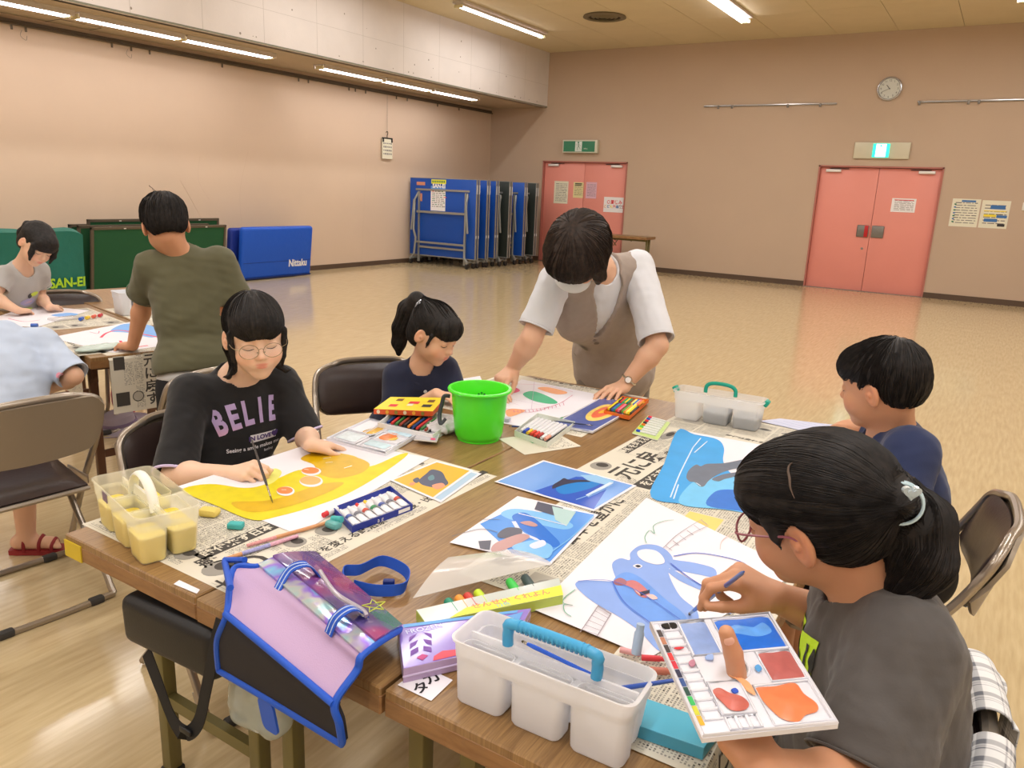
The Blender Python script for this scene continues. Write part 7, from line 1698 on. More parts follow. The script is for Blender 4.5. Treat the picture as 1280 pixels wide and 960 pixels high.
# blue tray of paint tubes
def tubes_deco(r, at, h, cols=None, n=7, sz=.0085, capc=None):
    rd = random.Random(4); cols = cols or [(226, 226, 230)]*n
    for k in range(n):
        u = (k+.7)/(n+.4); a = at(u+.02, .12, h*.62); b = at(u-.03, .82, h*.75); t = thing('t', None, None); bpy.data.objects.remove(t)
        mb = MB(); d = b-a; x = d.cross(UZ).normalized()
        vs = []
        for i, (f, w, hh) in enumerate(((0, 1.25, .12), (.2, 1.15, .5), (.6, 1.0, .95), (.78, .95, 1.0), (.82, .45, .5))):
            for j in range(10): an = 2*PI*j/10; vs.append(a+d*f+x*(math.cos(an)*sz*w)+UZ*(math.sin(an)*sz*hh))
        fs = [(i*10+j, i*10+(j+1) % 10, (i+1)*10+(j+1) % 10, (i+1)*10+j) for i in range(4) for j in range(10)]+[tuple(range(10))[::-1], tuple(40+j for j in range(10))]
        mb.add(vs, fs, 0, True); mb.tube([a+d*.36+UZ*.0, a+d*.50], sz*1.03, 2, 10, flat=.93, cap=False)
        o = mb.build('paint_tube', [mat('tube_white', (222, 222, 226), .3), m_white, mat('tube_band_%d' % (k % 4), [(70, 90, 160), (120, 120, 130), (200, 80, 60), (60, 140, 90)][k % 4], .4)], r)
        mb = MB(); mb.tube([a+d*.82, a+d*1.0], sz*.5, 0, 10); mb.build('tube_cap', mat('cap_%d' % (k % 5), [(235, 235, 235), (235, 235, 235), (226, 60, 50), (240, 200, 50), (235, 235, 235)][k % 5], .4), o)
m_pbox = mat('paintbox_blue', (34, 52, 150), .4)
def d1(r, at, h):
    tubes_deco(r, at, h)
    mb = MB(); mb.text('a g', frame(at(.45, -.004, h*.45), at(1, 0, 0)-at(0, 0, 0), UZ), .016, 0); mb.poly([at(.75, -.004, h*.25), at(.95, -.004, h*.25), at(.95, -.004, h*.8), at(.75, -.004, h*.8)], 0); mb.build('printing', m_paper, r)
boxed('paint_tube_box', 'open blue box of white paint tubes at the edge of the yellow painting', 'paint box', [(440, 658), (516, 630), (488, 607), (416, 634)], TZ+.001, .016, [m_paper, m_pbox], d1, wall=.003)
mb = MB(); a = onz(404, 644, TZ+.010); b = onz(421, 636, TZ+.010); mb.tube([a, a.lerp(b, .3)], .006, 1, 10); mb.tube([a.lerp(b, .3), b], .0075, 0, 10); o = mb.build('paint_tube', [MATS['tube_white'], m_redi]); tag(o, 'loose white paint tube with a red cap at the edge of the painting', 'paint tube')
# yellow crayon lid and its tray
def dl(r, at, h):
    mb = MB()
    for k in range(6): mb.poly([at(.08+.15*k+.03*math.cos(t), -.006, h*.5+.007*math.sin(t)) for t in np.linspace(0, 2*PI, 8, endpoint=False)], k % 3)
    for u, v, w, mi in ((.25, .3, .14, 3), (.25, .75, .12, 4), (.55, .55, .18, 3), (.52, .4, .10, 0), (.82, .35, .16, 5), (.82, .7, .12, 4)):
        mb.poly([at(u-w/2, v-.09, h+.0008), at(u+w/2, v-.09, h+.0008), at(u+w/2, v+.09, h+.0008), at(u-w/2, v+.09, h+.0008)], mi)
    mb.build('printing', [mat('deco_cream', (240, 224, 190), .6), mat('deco_gold', (240, 180, 60), .6), mat('deco_olive', (150, 140, 60), .6), m_redi, mat('deco_brown', (120, 80, 40), .6), m_ink], r)
boxed('crayon_box_lid', 'yellow and orange crayon box lid propped on the white crayon tray', 'box lid', [(467, 511), (541, 514), (556, 497), (488, 496)], TZ+.030, .018, [mat('lid_yellow', (240, 214, 50), .45), mat('lid_orange', (222, 92, 44), .45)], dl)
def dt_(r, at, h):
    rd = random.Random(8)
    for k in range(11):
        mb = MB(); c = [(20, 60, 120), (200, 50, 50), (60, 120, 60), (150, 60, 40), (40, 40, 44), (230, 130, 40)][k % 6]; mb.cyl(at(.1+.075*k, .2, h*.7), at(.08+.075*k, .8, h*.7), .0045, 0, 8); mb.build('crayon', mat('crayon_c%d' % (k % 6), c, .6), r)
boxed('crayon_tray', 'white crayon tray under the yellow and orange lid', 'crayon box', [(472, 528), (541, 543), (575, 520), (500, 508)], TZ+.001, .026, [m_black, m_paper], dt_, wall=.003)
# orange oil pastel box on the right of the woman's hand
def dp(r, at, h):
    cols = [(240, 214, 40), (90, 170, 70), (226, 60, 60), (60, 60, 60), (240, 150, 60), (230, 120, 150), (60, 110, 200), (250, 240, 120), (120, 70, 40), (30, 140, 110)]
    for k in range(12):
        mb = MB(); mb.cyl(at(.07+.078*k, .15, h*.85), at(.07+.078*k, .52 if k % 3 else .85, h*.85), .0048, 0, 8); mb.build('pastel', mat('pastel_%d' % (k % 10), cols[(k*3) % 10], .6), r)
    for k in range(10):
        mb = MB(); mb.cyl(at(.10+.085*k, .62, h*.85), at(.10+.085*k, .9, h*.85), .0045, 0, 8); mb.build('pastel', MATS['pastel_%d' % ((k*3+1) % 10)] if 'pastel_%d' % ((k*3+1) % 10) in MATS else m_yel, r)
boxed('oil_pastel_box', 'open orange oil pastel box beside the woman resting hand', 'pastel box', [(755, 513), (787, 520), (811, 499), (778, 495)], TZ+.006, .014, [mat('pastel_tray', (226, 196, 60), .6), mat('pastel_orange', (226, 110, 40), .45)], dp, wall=.002)
# white paint box between bucket and palette
def dw(r, at, h):
    cols = [(230, 230, 230), (60, 90, 200), (240, 200, 60), (230, 80, 60), (220, 60, 50), (180, 60, 60), (235, 235, 235), (240, 170, 150)]
    for k in range(8):
        mb = MB(); a = at(.85-.1*k, .12+.06*k, h*.9); b = at(.75-.09*k, .85, h*.95); a = at(.12+.105*k, .10, h*.85); b = at(.17+.105*k, .85, h*.9)
        mb.tube([a, a.lerp(b, .2)], .0052, 1, 8); mb.tube([a.lerp(b, .2), a.lerp(b, .9)], [.0075, .0065], 0, 10, flat=.8); mb.build('paint_tube', [MATS['tube_white'], mat('capw_%d' % k, cols[k], .4)], r)
boxed('paint_tube_box', 'open white box of colourful paint tubes right of the green bucket', 'paint box', [(643, 538), (684, 553), (719, 527), (672, 516)], TZ+.001, .018, [m_inkg, mat('carton_white', (222, 226, 216), .6)], dw, wall=.002)
# glossy packets
def packet(name, label, c, z, h, mats, deco=None): return boxed(name, label, 'packet', c, z, h, mats, deco)
def dkp(r, at, h):
    cols = [(226, 50, 80), (40, 90, 190), (220, 50, 60), (40, 40, 40), (230, 120, 40), (110, 200, 70), (240, 220, 60), (40, 80, 200)]
    for k in range(8):
        mb = MB(); a = at(.10, .90-.11*k, h+.002); b = at(.85, .93-.11*k, h+.002); mb.cyl(a, a.lerp(b, .2), .0055, 0, 8); mb.cyl(a.lerp(b, .2), b, .0046, 1, 8); mb.build('felt_pen', [mat('pen_cap_%d' % k, cols[k], .4), mat('pen_body', (224, 224, 226), .35)], r)
boxed('felt_pen_packet', 'clear packet of felt pens beside the lettered newspaper', 'pen packet', [(790, 541), (822, 550), (838, 528), (810, 519)], TZ+.002, .004, [mat('pack_green', (190, 214, 130), .4), m_white], dkp)
def dsv(r, at, h):
    mb = MB(); mb.poly([at(.05, .84, h+.0006), at(.95, .84, h+.0006), at(.95, .94, h+.0006), at(.05, .94, h+.0006)], 0); mb.poly([at(.7, .04, h+.0006), at(.9, .04, h+.0006), at(.9, .12, h+.0006), at(.7, .12, h+.0006)], 0); mb.build('printing', mat('magenta', (214, 60, 110), .5), r)
    mb = MB(); mb.tube([at(.35, .18, h+.003), at(.55, .55, h+.004), at(.62, .78, h+.004)], [.003, .0045, .002], 0, 8); mb.build('small_tool', m_steel, r)
boxed('silver_packet', 'silvery film packet with a small brush inside, leaning by the crayon tray', 'packet', [(517, 549), (546, 552), (557, 524), (536, 521)], TZ+.012, .004, [mat('film_silver', (206, 206, 214), .2, metal=.35), m_white], dsv)
# crumpled clear bag behind the bucket
B_ = Body(); c = onz(556, 532, TZ+.02); B_.ell(c, (.05, .07, .016), None, .01); B_.ell(c+Vector((.02, .04, .0)), (.04, .04, .018), None, .02); folds(B_, 0, 0, .006, 90, 5); r = thing('plastic_bag', 'crumpled pale plastic bag between the crayon tray and the bucket', 'bag', (c.x, c.y, TZ)); B_.build('film', mat('film_pale', (220, 216, 220), .25, alpha=.8), r, .003)
# ---------------- palettes
m_pal = mat('palette_white', (226, 226, 234), .25, coat=.3)
def palette(label, q, th, wells, blobs, hole=None, strip=None, name='paint_palette'):
    """q: four world corners (A,B,C,D): u A->B, v A->D ; wells/blobs in uv; raised rims make real wells"""
    A, B_, C, D = [Vector(p) for p in q]; base = (A+B_+C+D)/4; r = thing(name, label, 'palette', base)
    n = (B_-A).cross(D-A).normalized(); n = n if n.z > 0 else -n
    def at(u, v, h=0): return A*(1-u)*(1-v)+B_*u*(1-v)+C*u*v+D*(1-u)*v+n*h-base
    mb = MB()
    # plate with optional hole, as a grid whose cells inside the hole are dropped
    nu, nv = 44, 36; vs = []; fs = []; W = nv+1
    def warp(u, v):
        if hole:
            du, dv = (u-hole[0])/hole[2], (v-hole[1])/hole[3]; d = math.hypot(du, dv)
            if d < 1.0 and d > 1e-6: s = 1/d; u, v = hole[0]+du*s*hole[2], hole[1]+dv*s*hole[3]
        return u, v
    for side in (0, 1):
        for i in range(nu+1):
            for j in range(nv+1): u, v = warp(i/nu, j/nv); vs.append(at(u, v, -th if side else 0))
    N_ = (nu+1)*(nv+1)
    for i in range(nu):
        for j in range(nv):
            if hole and all(((a/nu-hole[0])/hole[2])**2+((b/nv-hole[1])/hole[3])**2 < 1.0 for a, b in ((i, j), (i+1, j), (i+1, j+1), (i, j+1))): continue
            f = (i*W+j, (i+1)*W+j, (i+1)*W+j+1, i*W+j+1); fs.append(f); fs.append(tuple(N_+k for k in f[::-1]))
    for i in range(nu): fs += [(i*W, N_+i*W, N_+(i+1)*W, (i+1)*W), ((i+1)*W+nv, N_+(i+1)*W+nv, N_+i*W+nv, i*W+nv)]
    for j in range(nv): fs += [(j+1, N_+j+1, N_+j, j), (nu*W+j, N_+nu*W+j, N_+nu*W+j+1, nu*W+j+1)]
    mb.add(vs, fs, 0, False)
    if hole: mb.tube([at(hole[0]+hole[2]*1.05*math.cos(a), hole[1]+hole[3]*1.05*math.sin(a), .0008) for a in np.linspace(0, 2*PI, 28, endpoint=False)], .0022, 0, 6, closed=True)
    mb.tube([at(u, v, .001) for u, v in ((.01, .01), (.99, .01), (.99, .99), (.01, .99))], .0026, 0, 6, closed=True)
    for u0, v0, u1, v1 in wells: mb.tube([at(u, v, .0012) for u, v in ((u0, v0), (u1, v0), (u1, v1), (u0, v1))], .0016, 0, 6, closed=True)
    mb.build('palette_tray', m_pal, r)
    for k, (pts, col, rough) in enumerate(blobs):
        P = [Vector((a, b, 0)) for a, b in pts]; m_ = len(P); out = []
        for i in range(m_):
            p0, p1, p2, p3 = P[i-1], P[i], P[(i+1) % m_], P[(i+2) % m_]
            for kk in range(4): t = kk/4; out.append(0.5*((2*p1)+(p2-p0)*t+(2*p0-5*p1+4*p2-p3)*t*t+(3*p1-p0-3*p2+p3)*t**3))
        c = sum(out, Vector())/len(out); mb = MB(); k2 = len(out); h0 = .0004+.00018*k
        vs = [at(p.x, p.y, h0) for p in out]+[at(c.x+(p.x-c.x)*.94, c.y+(p.y-c.y)*.94, h0+.0009) for p in out]+[at(c.x, c.y, h0+.0010)]
        fs = [(i, (i+1) % k2, k2+(i+1) % k2, k2+i) for i in range(k2)]+[(k2+i, k2+(i+1) % k2, 2*k2) for i in range(k2)]
        pr = (vs[1]-vs[0]).cross(vs[2*k2]-vs[0]).dot(n)
        if pr < 0: fs = [f[::-1] for f in fs]
        mb.add(vs, fs, 0, True); mb.build('paint_pool', mat('pool_%02x%02x%02x' % col, col, rough, var=(60, .12)), r)
    if strip:
        for k, c_ in enumerate(strip):
            mb = MB(); v0 = .08+.84*k/len(strip); mb.poly([at(.025, v0, .0006), at(.060, v0, .0006), at(.060, v0+.84/len(strip)*.92, .0006), at(.025, v0+.84/len(strip)*.92, .0006)], 0); mb.build('colour_label', mat('label_%d%d' % (c_[0], c_[1]), c_, .5), r)
    return r, at
# held palette: A far-left, B far-right, C near-right, D near-left as seen
qA = QA
wells = [(.07, .03, .14, .10)]+[(.07, .10+.079*k, .20, .17+.079*k) for k in range(10)]+[(.22, .03, .44, .36), (.50, .03, .97, .36), (.70, .38, .97, .64), (.54, .66, .97, .97)]+[(.22, .60, .46, .86)]+[(.22+.08*k, .88, .29+.08*k, .97) for k in range(3)]
R4 = lambda a, b, c, d: [(a, b), ((a+c)/2, b-.005), (c, b), (c+.005, (b+d)/2), (c, d), ((a+c)/2, d+.005), (a, d), (a-.005, (b+d)/2)]
blobs = [(R4(.51, .05, .96, .35), (40, 110, 214), .3), ([(.55, .16), (.65, .10), (.8, .14), (.9, .10), (.93, .2), (.8, .24), (.66, .2)], (96, 160, 236), .3), (R4(.23, .05, .43, .35), (136, 160, 212), .35),
         (R4(.71, .40, .96, .63), (184, 100, 96), .35), ([(.55, .68), (.70, .68), (.86, .67), (.88, .76), (.93, .84), (.90, .90), (.80, .92), (.72, .96), (.62, .93), (.57, .84), (.55, .76)], (240, 130, 84), .3),
         ([(.22, .68), (.28, .65), (.34, .70), (.42, .74), (.44, .80), (.38, .84), (.29, .83), (.25, .76)], (196, 104, 92), .35), ([(.08, .035), (.19, .03), (.2, .07), (.17, .09), (.12, .085), (.09, .075)], (14, 14, 16), .3),
         ([(.36, .68), (.40, .67), (.41, .70), (.37, .71)], (40, 84, 190), .3), ([(.09, .28), (.14, .275), (.17, .285), (.12, .295)], (210, 40, 50), .4), ([(.15, .42), (.20, .40), (.19, .45), (.15, .46)], (190, 130, 150), .4), ([(.40, .56), (.46, .58), (.52, .64), (.52, .74), (.47, .70), (.45, .62)], (240, 170, 120), .4),
         ([(.30, .38), (.36, .37), (.34, .42), (.29, .41)], (150, 176, 226), .4), ([(.40, .52), (.46, .53), (.50, .57), (.45, .57)], (130, 150, 206), .4), ([(.62, .52), (.66, .50), (.67, .54), (.63, .56)], (90, 160, 220), .4)]
pal, patf = palette('white paint palette with blue, rose and orange pools, held by the ponytailed girl', qA, .006, wells, blobs, hole=(.51, .485, .075, .085), strip=[(70, 60, 60), (180, 120, 90), (60, 50, 50), (210, 50, 50), (200, 40, 60), (40, 40, 70), (50, 80, 140), (30, 70, 60), (50, 180, 90), (200, 200, 50), (220, 170, 40)])
# palette of the girl with round glasses
z = TZ+.010; q = [onz(408, 548, z), onz(482, 567, z), onz(527, 541, z), onz(462, 523, z)]
# local: u along A->B (towards the camera), v across
palette('white folding palette with yellow and orange pools beside the girl with round glasses', q, .008, [(.04, .05, .47, .42), (.04, .45, .3, .95), (.53, .05, .96, .35), (.53, .38, .96, .66), (.53, .68, .96, .95), (.33, .45, .47, .95)],
        [([(.25, .52), (.30, .72), (.38, .86), (.47, .80), (.47, .62), (.42, .50), (.33, .47)], (206, 160, 30), .2), ([(.58, .46), (.60, .62), (.66, .74), (.76, .70), (.80, .52), (.74, .42), (.66, .40)], (226, 124, 50), .25), ([(.76, .44), (.84, .50), (.83, .60), (.78, .56)], (226, 190, 60), .3), (R4(.56, .72, .93, .92), (186, 216, 232), .3), (R4(.08, .10, .40, .38), (214, 226, 232), .3), (R4(.56, .12, .9, .3), (196, 222, 232), .3), ([(.47, .36), (.50, .46), (.49, .50), (.46, .42)], (20, 20, 24), .3)])
# bright palette near the woman's hand
z = TZ+.008; q = [onz(690, 531, z), onz(741, 540, z), onz(800, 506, z), onz(752, 497, z)]
r, at_ = palette('picture board swirled in orange, yellow and navy near the woman hand', q, .005, [], [(R4(.03, .03, .97, .97), (84, 98, 160), .35), ([(.35, .35), (.25, .55), (.30, .8), (.55, .85), (.8, .8), (.85, .5), (.75, .3), (.55, .25)], (238, 206, 110), .4), ([(.42, .42), (.35, .58), (.42, .75), (.6, .74), (.72, .6), (.68, .42), (.55, .35)], (232, 110, 80), .35), ([(.5, .5), (.46, .6), (.55, .68), (.62, .58)], (240, 190, 60), .35)], name='painted_board')
brush('thin dark paintbrush lying across the bright board', onz(742, 532, TZ+.014), onz(692, 526, TZ+.022), .0022, mat('brush_dark', (50, 60, 90), .3))
brush('slim dark blue brush on the crayon drawing right of the bucket', onz(636, 533, TZ+.008), onz(656, 533.5, TZ+.008), .0028, mat('brush_navy', (40, 60, 120), .3))
lump('eraser', 'small white and blue eraser beside the green bucket rim', 'eraser', (632, 527), TZ+.002, (.03, .02, .012), .2, mat('eraser_lilac', (190, 190, 210), .5), .002)
# ---------------- pencil case, crayon pack, pale blue case
def dcase(r, at, h):
    mb = MB(); zt = h+.0008
    for k in range(3):
        for s in (-1, 1): mb.poly([at(.16+s*(.02+.02*k), .30+.16*k, zt), at(.16+s*(.09+.0*k), .22+.16*k, zt), at(.16+s*.085, .34+.16*k, zt), at(.16+s*.02, .40+.16*k, zt)], 0)
    mb.poly([at(.12, .16, zt), at(.17, .08, zt), at(.22, .16, zt), at(.17, .22, zt)], 1)
    mb.poly([at(.26, .02, zt), at(.50, .02, zt), at(.48, .16, zt), at(.34, .20, zt), at(.27, .12, zt)], 2); mb.poly([at(.04, .9, zt), at(.9, .9, zt), at(.9, .98, zt), at(.04, .98, zt)], 3)
    mb.poly([at(.55, .2, zt), at(.95, .3, zt), at(.95, .9, zt), at(.75, .8, zt)], 3)
    mb.text('FROZEN', frame(at(.19, .80, zt+.0004), at(1, 0, 0)-at(0, 0, 0), at(0, 1, 0)-at(0, 0, 0)), .017, 4)
    mb.build('printing', [mat('case_plum', (112, 60, 160), .35), mat('case_magenta', (190, 60, 130), .35), mat('case_rosered', (214, 70, 90), .35), mat('case_sky', (96, 160, 224), .35), mat('case_pale', (210, 214, 240), .35)], r)
    mb = MB(); mb.tube([at(u, v, h*.45) for u, v in ((0, 0), (1, 0), (1, 1), (0, 1))], .002, 0, 6, closed=True); mb.build('lid_seam', mat('case_rim', (206, 190, 226), .3), r)
boxed('pencil_case', 'purple and blue tin pencil case behind the blue handled caddy', 'pencil case', [(504, 836), (640, 805), (664, 760), (497, 781)], TZ+.001, .026, [mat('case_purple', (140, 116, 200), .3, coat=.4), mat('case_lilac', (184, 160, 200), .3, coat=.4)], dcase)
def dpack(r, at, h):
    mb = MB(); zt = h+.0008
    mb.poly([at(.16, .0, zt), at(1.0, .0, zt), at(1.0, .55, zt), at(.30, .42, zt)], 0); mb.text('せんせい くれよん', frame(at(.62, .34, zt+.0004), at(1, 0, 0)-at(0, 0, 0), at(0, 1, 0)-at(0, 0, 0)), .019, 1, bold=.0004); mb.text('12色', frame(at(.55, .12, zt+.0004), at(1, 0, 0)-at(0, 0, 0), at(0, 1, 0)-at(0, 0, 0)), .014, 2); mb.build('printing', [mat('pack_yellow', (232, 236, 80), .35), mat('pack_pink', (236, 150, 110), .35), mat('pack_blue', (130, 190, 220), .35)], r)
r = boxed('crayon_pack', 'clear and yellow plastic crayon pack lying open in front of the slide photo', 'crayon pack', [(532, 779), (704, 744), (699, 722), (520, 762)], TZ+.001, .022, [mat('pack_clear', (220, 228, 226), .15, alpha=.75), mat('pack_limeside', (196, 214, 90), .3, alpha=.85)], dpack)
c4 = [onz(*p, TZ+.003) for p in ((516, 760), (690, 722), (640, 695), (560, 712))]; b0 = wmat(r).translation
mb = MB(); P4 = [c4[0], c4[1], c4[1]+UZ*.012, c4[0]+UZ*.012]
mb.grid(lambda u, v: (c4[0]*(1-u)+c4[1]*u)*(1-v)+(c4[3]*(1-u)+c4[2]*u)*v+UZ*(.020+.012*math.sin(v*2.5+u)), 14, 8, 0, .0008); mb.build('open_flap', mat('clear_film', (226, 224, 220), .12, alpha=.42), r, world=True)
for k, (px, c_) in enumerate((((560, 752), (30, 140, 110)), ((573, 748), (236, 150, 50)), ((584, 745), (196, 56, 44)), ((597, 741), (190, 220, 40)), ((637, 727), (60, 200, 80)), ((656, 722), (60, 80, 80)))):
    p = onz(*px, TZ+.014); d = (onz(px[0]+14, px[1]+20, TZ+.014)-p).normalized(); mb = MB(); mb.tube([p, p+d*.012, p+d*.05], [.0085, .0092, .0092], 0, 12); mb.lathe([(0, .003), (.007, .0015), (.0085, 0)], p, 0, 12, R=basis((0, 0, 1), d.cross(Vector((0, 0, 1)))) if False else basis(d.orthogonal(), d.cross(d.orthogonal())))
    mb.build('crayon', mat('fat_crayon_%d' % k, c_, .4), r, world=True)
boxed('pencil_box', 'translucent light blue plastic case on the newspaper under the palette', 'pencil box', [(792, 905), (880, 935), (902, 905), (806, 872)], TZ+.003, .020, [mat('case_aqua', (96, 190, 220), .3, alpha=.9), mat('case_aqua2', (80, 170, 205), .3, alpha=.9)])
# loose crayons and tube near the caddy's right end
for px1, px2, c_, lb, rr_ in (((795, 817), (806, 800), (170, 190, 216), 'pale blue capped paint tube standing tilted behind the caddy', .0085), ((775, 812), (800, 818), (222, 160, 160), 'pink crayon lying behind the caddy', .005), ((802, 822), (834, 824), (214, 60, 70), 'red crayon lying behind the caddy', .005), ((812, 838), (842, 840), (190, 110, 90), 'brown crayon beside the palette corner', .006)):
    a = onz(*px1, TZ+.012); b = onz(*px2, TZ+.012)
    if rr_ > .008: b = a+Vector((.0, .01, .05))
    mb = MB(); mb.tube([a, a.lerp(b, .7), a.lerp(b, .75), b], [rr_, rr_, rr_*.8, rr_*.8], 0, 12); o = mb.build('crayon' if rr_ < .008 else 'paint_tube', mat('loose_%d' % c_[0], c_, .45)); tag(o, lb, 'crayon' if rr_ < .008 else 'paint tube')
# pens on the back tables
r = thing('felt_pen_packet', 'packet of felt pens with blue and yellow caps on the back table', 'pen packet', onz(100, 397, TZ+.003))
for k, c_ in enumerate(((60, 100, 190), (236, 200, 60), (226, 110, 90), (200, 70, 80))): mb = MB(); a = onz(100+8*k, 399-k*1.5, TZ+.012); mb.cyl(a, a+Vector((-.05, .06, 0)).normalized()*.03, .009, 0, 10); mb.build('pen_cap', mat('bp_%d' % k, c_, .4), r, world=True)
mb = MB(); a = onz(80, 398, TZ+.008); mb.box((a.x, a.y, a.z), (.08, .13, .012), 0, bevel=.004); mb.build('sleeve', MATS['clear_film'], r, world=True)
r = thing('silver_packet', 'crumpled clear packet on the near corner of the back table', 'packet', onz(128, 434, TZ+.004)); B_ = Body(); c = onz(125, 434, TZ+.014); B_.ell(c, (.05, .11, .010), None, .01); folds(B_, 0, 0, .004, 90, 7); B_.build('film', mat('film_mint', (196, 214, 206), .25, alpha=.85), r, .004)
c = onz(39, 407, TZ+.012); mb = MB(); mb.tube([c, c+Vector((.02, .02, 0))], .011, 0, 10); tag(mb.build('pen_cap', mat('bp_0')), 'single blue pen cap on the back table beside the child in blue', 'pen cap')
# ---------------- satchel hanging over the table edge
m_lil = mat('canvas_lilac', (188, 160, 196), .8, bump=(500, .4, .0008)); m_blk = mat('canvas_black', (38, 36, 40), .85, bump=(500, .4, .0008)); m_pip = mat('piping_blue', (26, 84, 196), .55, bump=(300, .3, .0008))
def galaxy():
    m = bpy.data.materials.new('galaxy_film'); m.use_nodes = True; nt = m.node_tree; N = nt.nodes; L = nt.links; b = N['Principled BSDF']; tc = N.new('ShaderNodeTexCoord'); n = N.new('ShaderNodeTexNoise'); n.inputs['Scale'].default_value = 9; n.inputs['Detail'].default_value = 5; L.new(tc.outputs['Object'], n.inputs['Vector'])
    cr = N.new('ShaderNodeValToRGB'); e = cr.color_ramp.elements; e[0].position = .3; e[0].color = (*srgb((50, 60, 110)), 1); e[1].position = .72; e[1].color = (*srgb((160, 60, 120)), 1); x = e.new(.5); x.color = (*srgb((110, 86, 150)), 1)
    L.new(n.outputs['Fac'], cr.inputs['Fac']); L.new(cr.outputs['Color'], b.inputs['Base Color']); b.inputs['Roughness'].default_value = .12; b.inputs['Coat Weight'].default_value = .8; bp = N.new('ShaderNodeBump'); bp.inputs['Strength'].default_value = .4; bp.inputs['Distance'].default_value = .006
    n2 = N.new('ShaderNodeTexNoise'); n2.inputs['Scale'].default_value = 14; L.new(tc.outputs['Object'], n2.inputs['Vector']); L.new(n2.outputs['Fac'], bp.inputs['Height']); L.new(bp.outputs['Normal'], b.inputs['Normal']); return m
def holo():
    m = bpy.data.materials.new('holographic_strip'); m.use_nodes = True; nt = m.node_tree; N = nt.nodes; L = nt.links; b = N['Principled BSDF']; tc = N.new('ShaderNodeTexCoord'); n = N.new('ShaderNodeTexNoise'); n.inputs['Scale'].default_value = 16; L.new(tc.outputs['Object'], n.inputs['Vector'])
    cr = N.new('ShaderNodeValToRGB'); e = cr.color_ramp.elements; e[0].position = .3; e[0].color = (*srgb((150, 200, 205)), 1); e[1].position = .75; e[1].color = (*srgb((240, 130, 90)), 1)
    for ps, c_ in ((.42, (190, 190, 190)), (.52, (150, 110, 220)), (.62, (120, 190, 230))): x = e.new(ps); x.color = (*srgb(c_), 1)
    L.new(n.outputs['Fac'], cr.inputs['Fac']); L.new(cr.outputs['Color'], b.inputs['Base Color']); b.inputs['Roughness'].default_value = .15; b.inputs['Metallic'].default_value = .3; return m
m_gal, m_hol = galaxy(), holo()
r = thing('satchel', 'lilac and black satchel with blue piping and starry clear flap hanging over the edge', 'bag', (-.92, .76, TZ))
L_ = [onz(392, 695, .735), onz(352, 697, .765), onz(323, 708, .765), onz(292, 712, .757), ony(284, 766, .742), ony(272, 800, .736), ony(274, 838, .742)]
R_ = [onz(500, 787, .735), onz(478, 800, .760), onz(452, 820, .762), onz(446, 838, .742), ony(419, 878, .700), ony(424, 905, .700), ony(428, 930, .710)]
def satf(a0, a1):
    def fn(u, v):
        t = a0+(a1-a0)*v; i = min(int(t), len(L_)-2); f = t-i
        def cr_(A): p0, p1, p2, p3 = A[max(i-1, 0)], A[i], A[i+1], A[min(i+2, len(A)-1)]; return 0.5*((2*p1)+(p2-p0)*f+(2*p0-5*p1+4*p2-p3)*f*f+(3*p1-p0-3*p2+p3)*f**3)
        p = cr_(L_)*(1-u)+cr_(R_)*u; return p+Vector((0, -.004, .006))*math.sin(u*PI)
    return fn
mb = MB(); mb.grid(satf(4, 6), 20, 14, 0, -.012); body = mb.build('bag_body', m_blk, r, world=True)
mb = MB(); mb.grid(satf(2, 4), 20, 14, 0, -.006); lil = mb.build('flap', m_lil, r, world=True)
mb = MB(); mb.grid(satf(1.35, 2), 20, 6, 0, .006); mb.build('shiny_strip', m_hol, r, world=True)
mb = MB(); mb.grid(satf(0, 1.35), 20, 10, 0, .01); gal = mb.build('clear_flap', m_gal, r, world=True)
mb = MB(); s1 = satf(0, 6); n_ = 40
mb.tube([Vector(s1(0, k/n_)) for k in range(n_+1)]+[Vector(s1(k/16, 1)) for k in range(1, 17)]+[Vector(s1(1, 1-k/n_)) for k in range(1, n_+1)], .0062, 0, 8, closed=True)
mb.tube([Vector(s1(k/16, 4/6))+Vector((0, -.004, 0)) for k in range(17)], .0058, 0, 8); mb.build('piping', m_pip, r, world=True)
# side gusset + left end corner
mb = MB(); g = [onz(270, 702, .735), L_[3], ony(281, 740, .75), ony(272, 760, .748)]; mb.tube([onz(281, 700, .74), onz(306, 700, .765)], .006, 0, 8); mb.tube([onz(281, 702, .74), ony(288, 735, .752)], .006, 0, 8); mb.grid(lambda u, v: Vector(s1(0, .45+.2*v))*(1-u)+onz(282, 706+26*v, .733-.03*v)*u, 6, 6, 1, .003); mb.build('gusset', [m_pip, m_blk], r, world=True)
# handle loops, long strap, tab, star charm, starry lines
def ribbon(mb, pts, w, wdir, mi=0, th=.0018, n=6):
    P = bez(pts, n); k = len(P); W_ = [Vector(wd) for wd in (wdir if isinstance(wdir, list) else [wdir]*k)]
    if len(W_) != k: W_ = [W_[min(int(i*len(W_)/k), len(W_)-1)] for i in range(k)]
    vs = []
    for i, p in enumerate(P):
        t = (P[min(i+1, k-1)]-P[max(i-1, 0)]).normalized(); wv = W_[i]; wv = (wv-t*wv.dot(t)).normalized(); nn = t.cross(wv)*th/2; vs += [p+wv*w/2+nn, p-wv*w/2+nn, p-wv*w/2-nn, p+wv*w/2-nn]
    fs = [(0, 1, 2, 3), tuple(4*(k-1)+j for j in (3, 2, 1, 0))]
    for i in range(k-1): fs += [(4*i+a, 4*(i+1)+a, 4*(i+1)+(a+1) % 4, 4*i+(a+1) % 4) for a in range(4)]
    mb.add(vs, fs, mi, True)
ax = (Vector(s1(1, .3))-Vector(s1(0, .3))).normalized(); m_str = mat('strap_stripe', (190, 206, 236), .6)
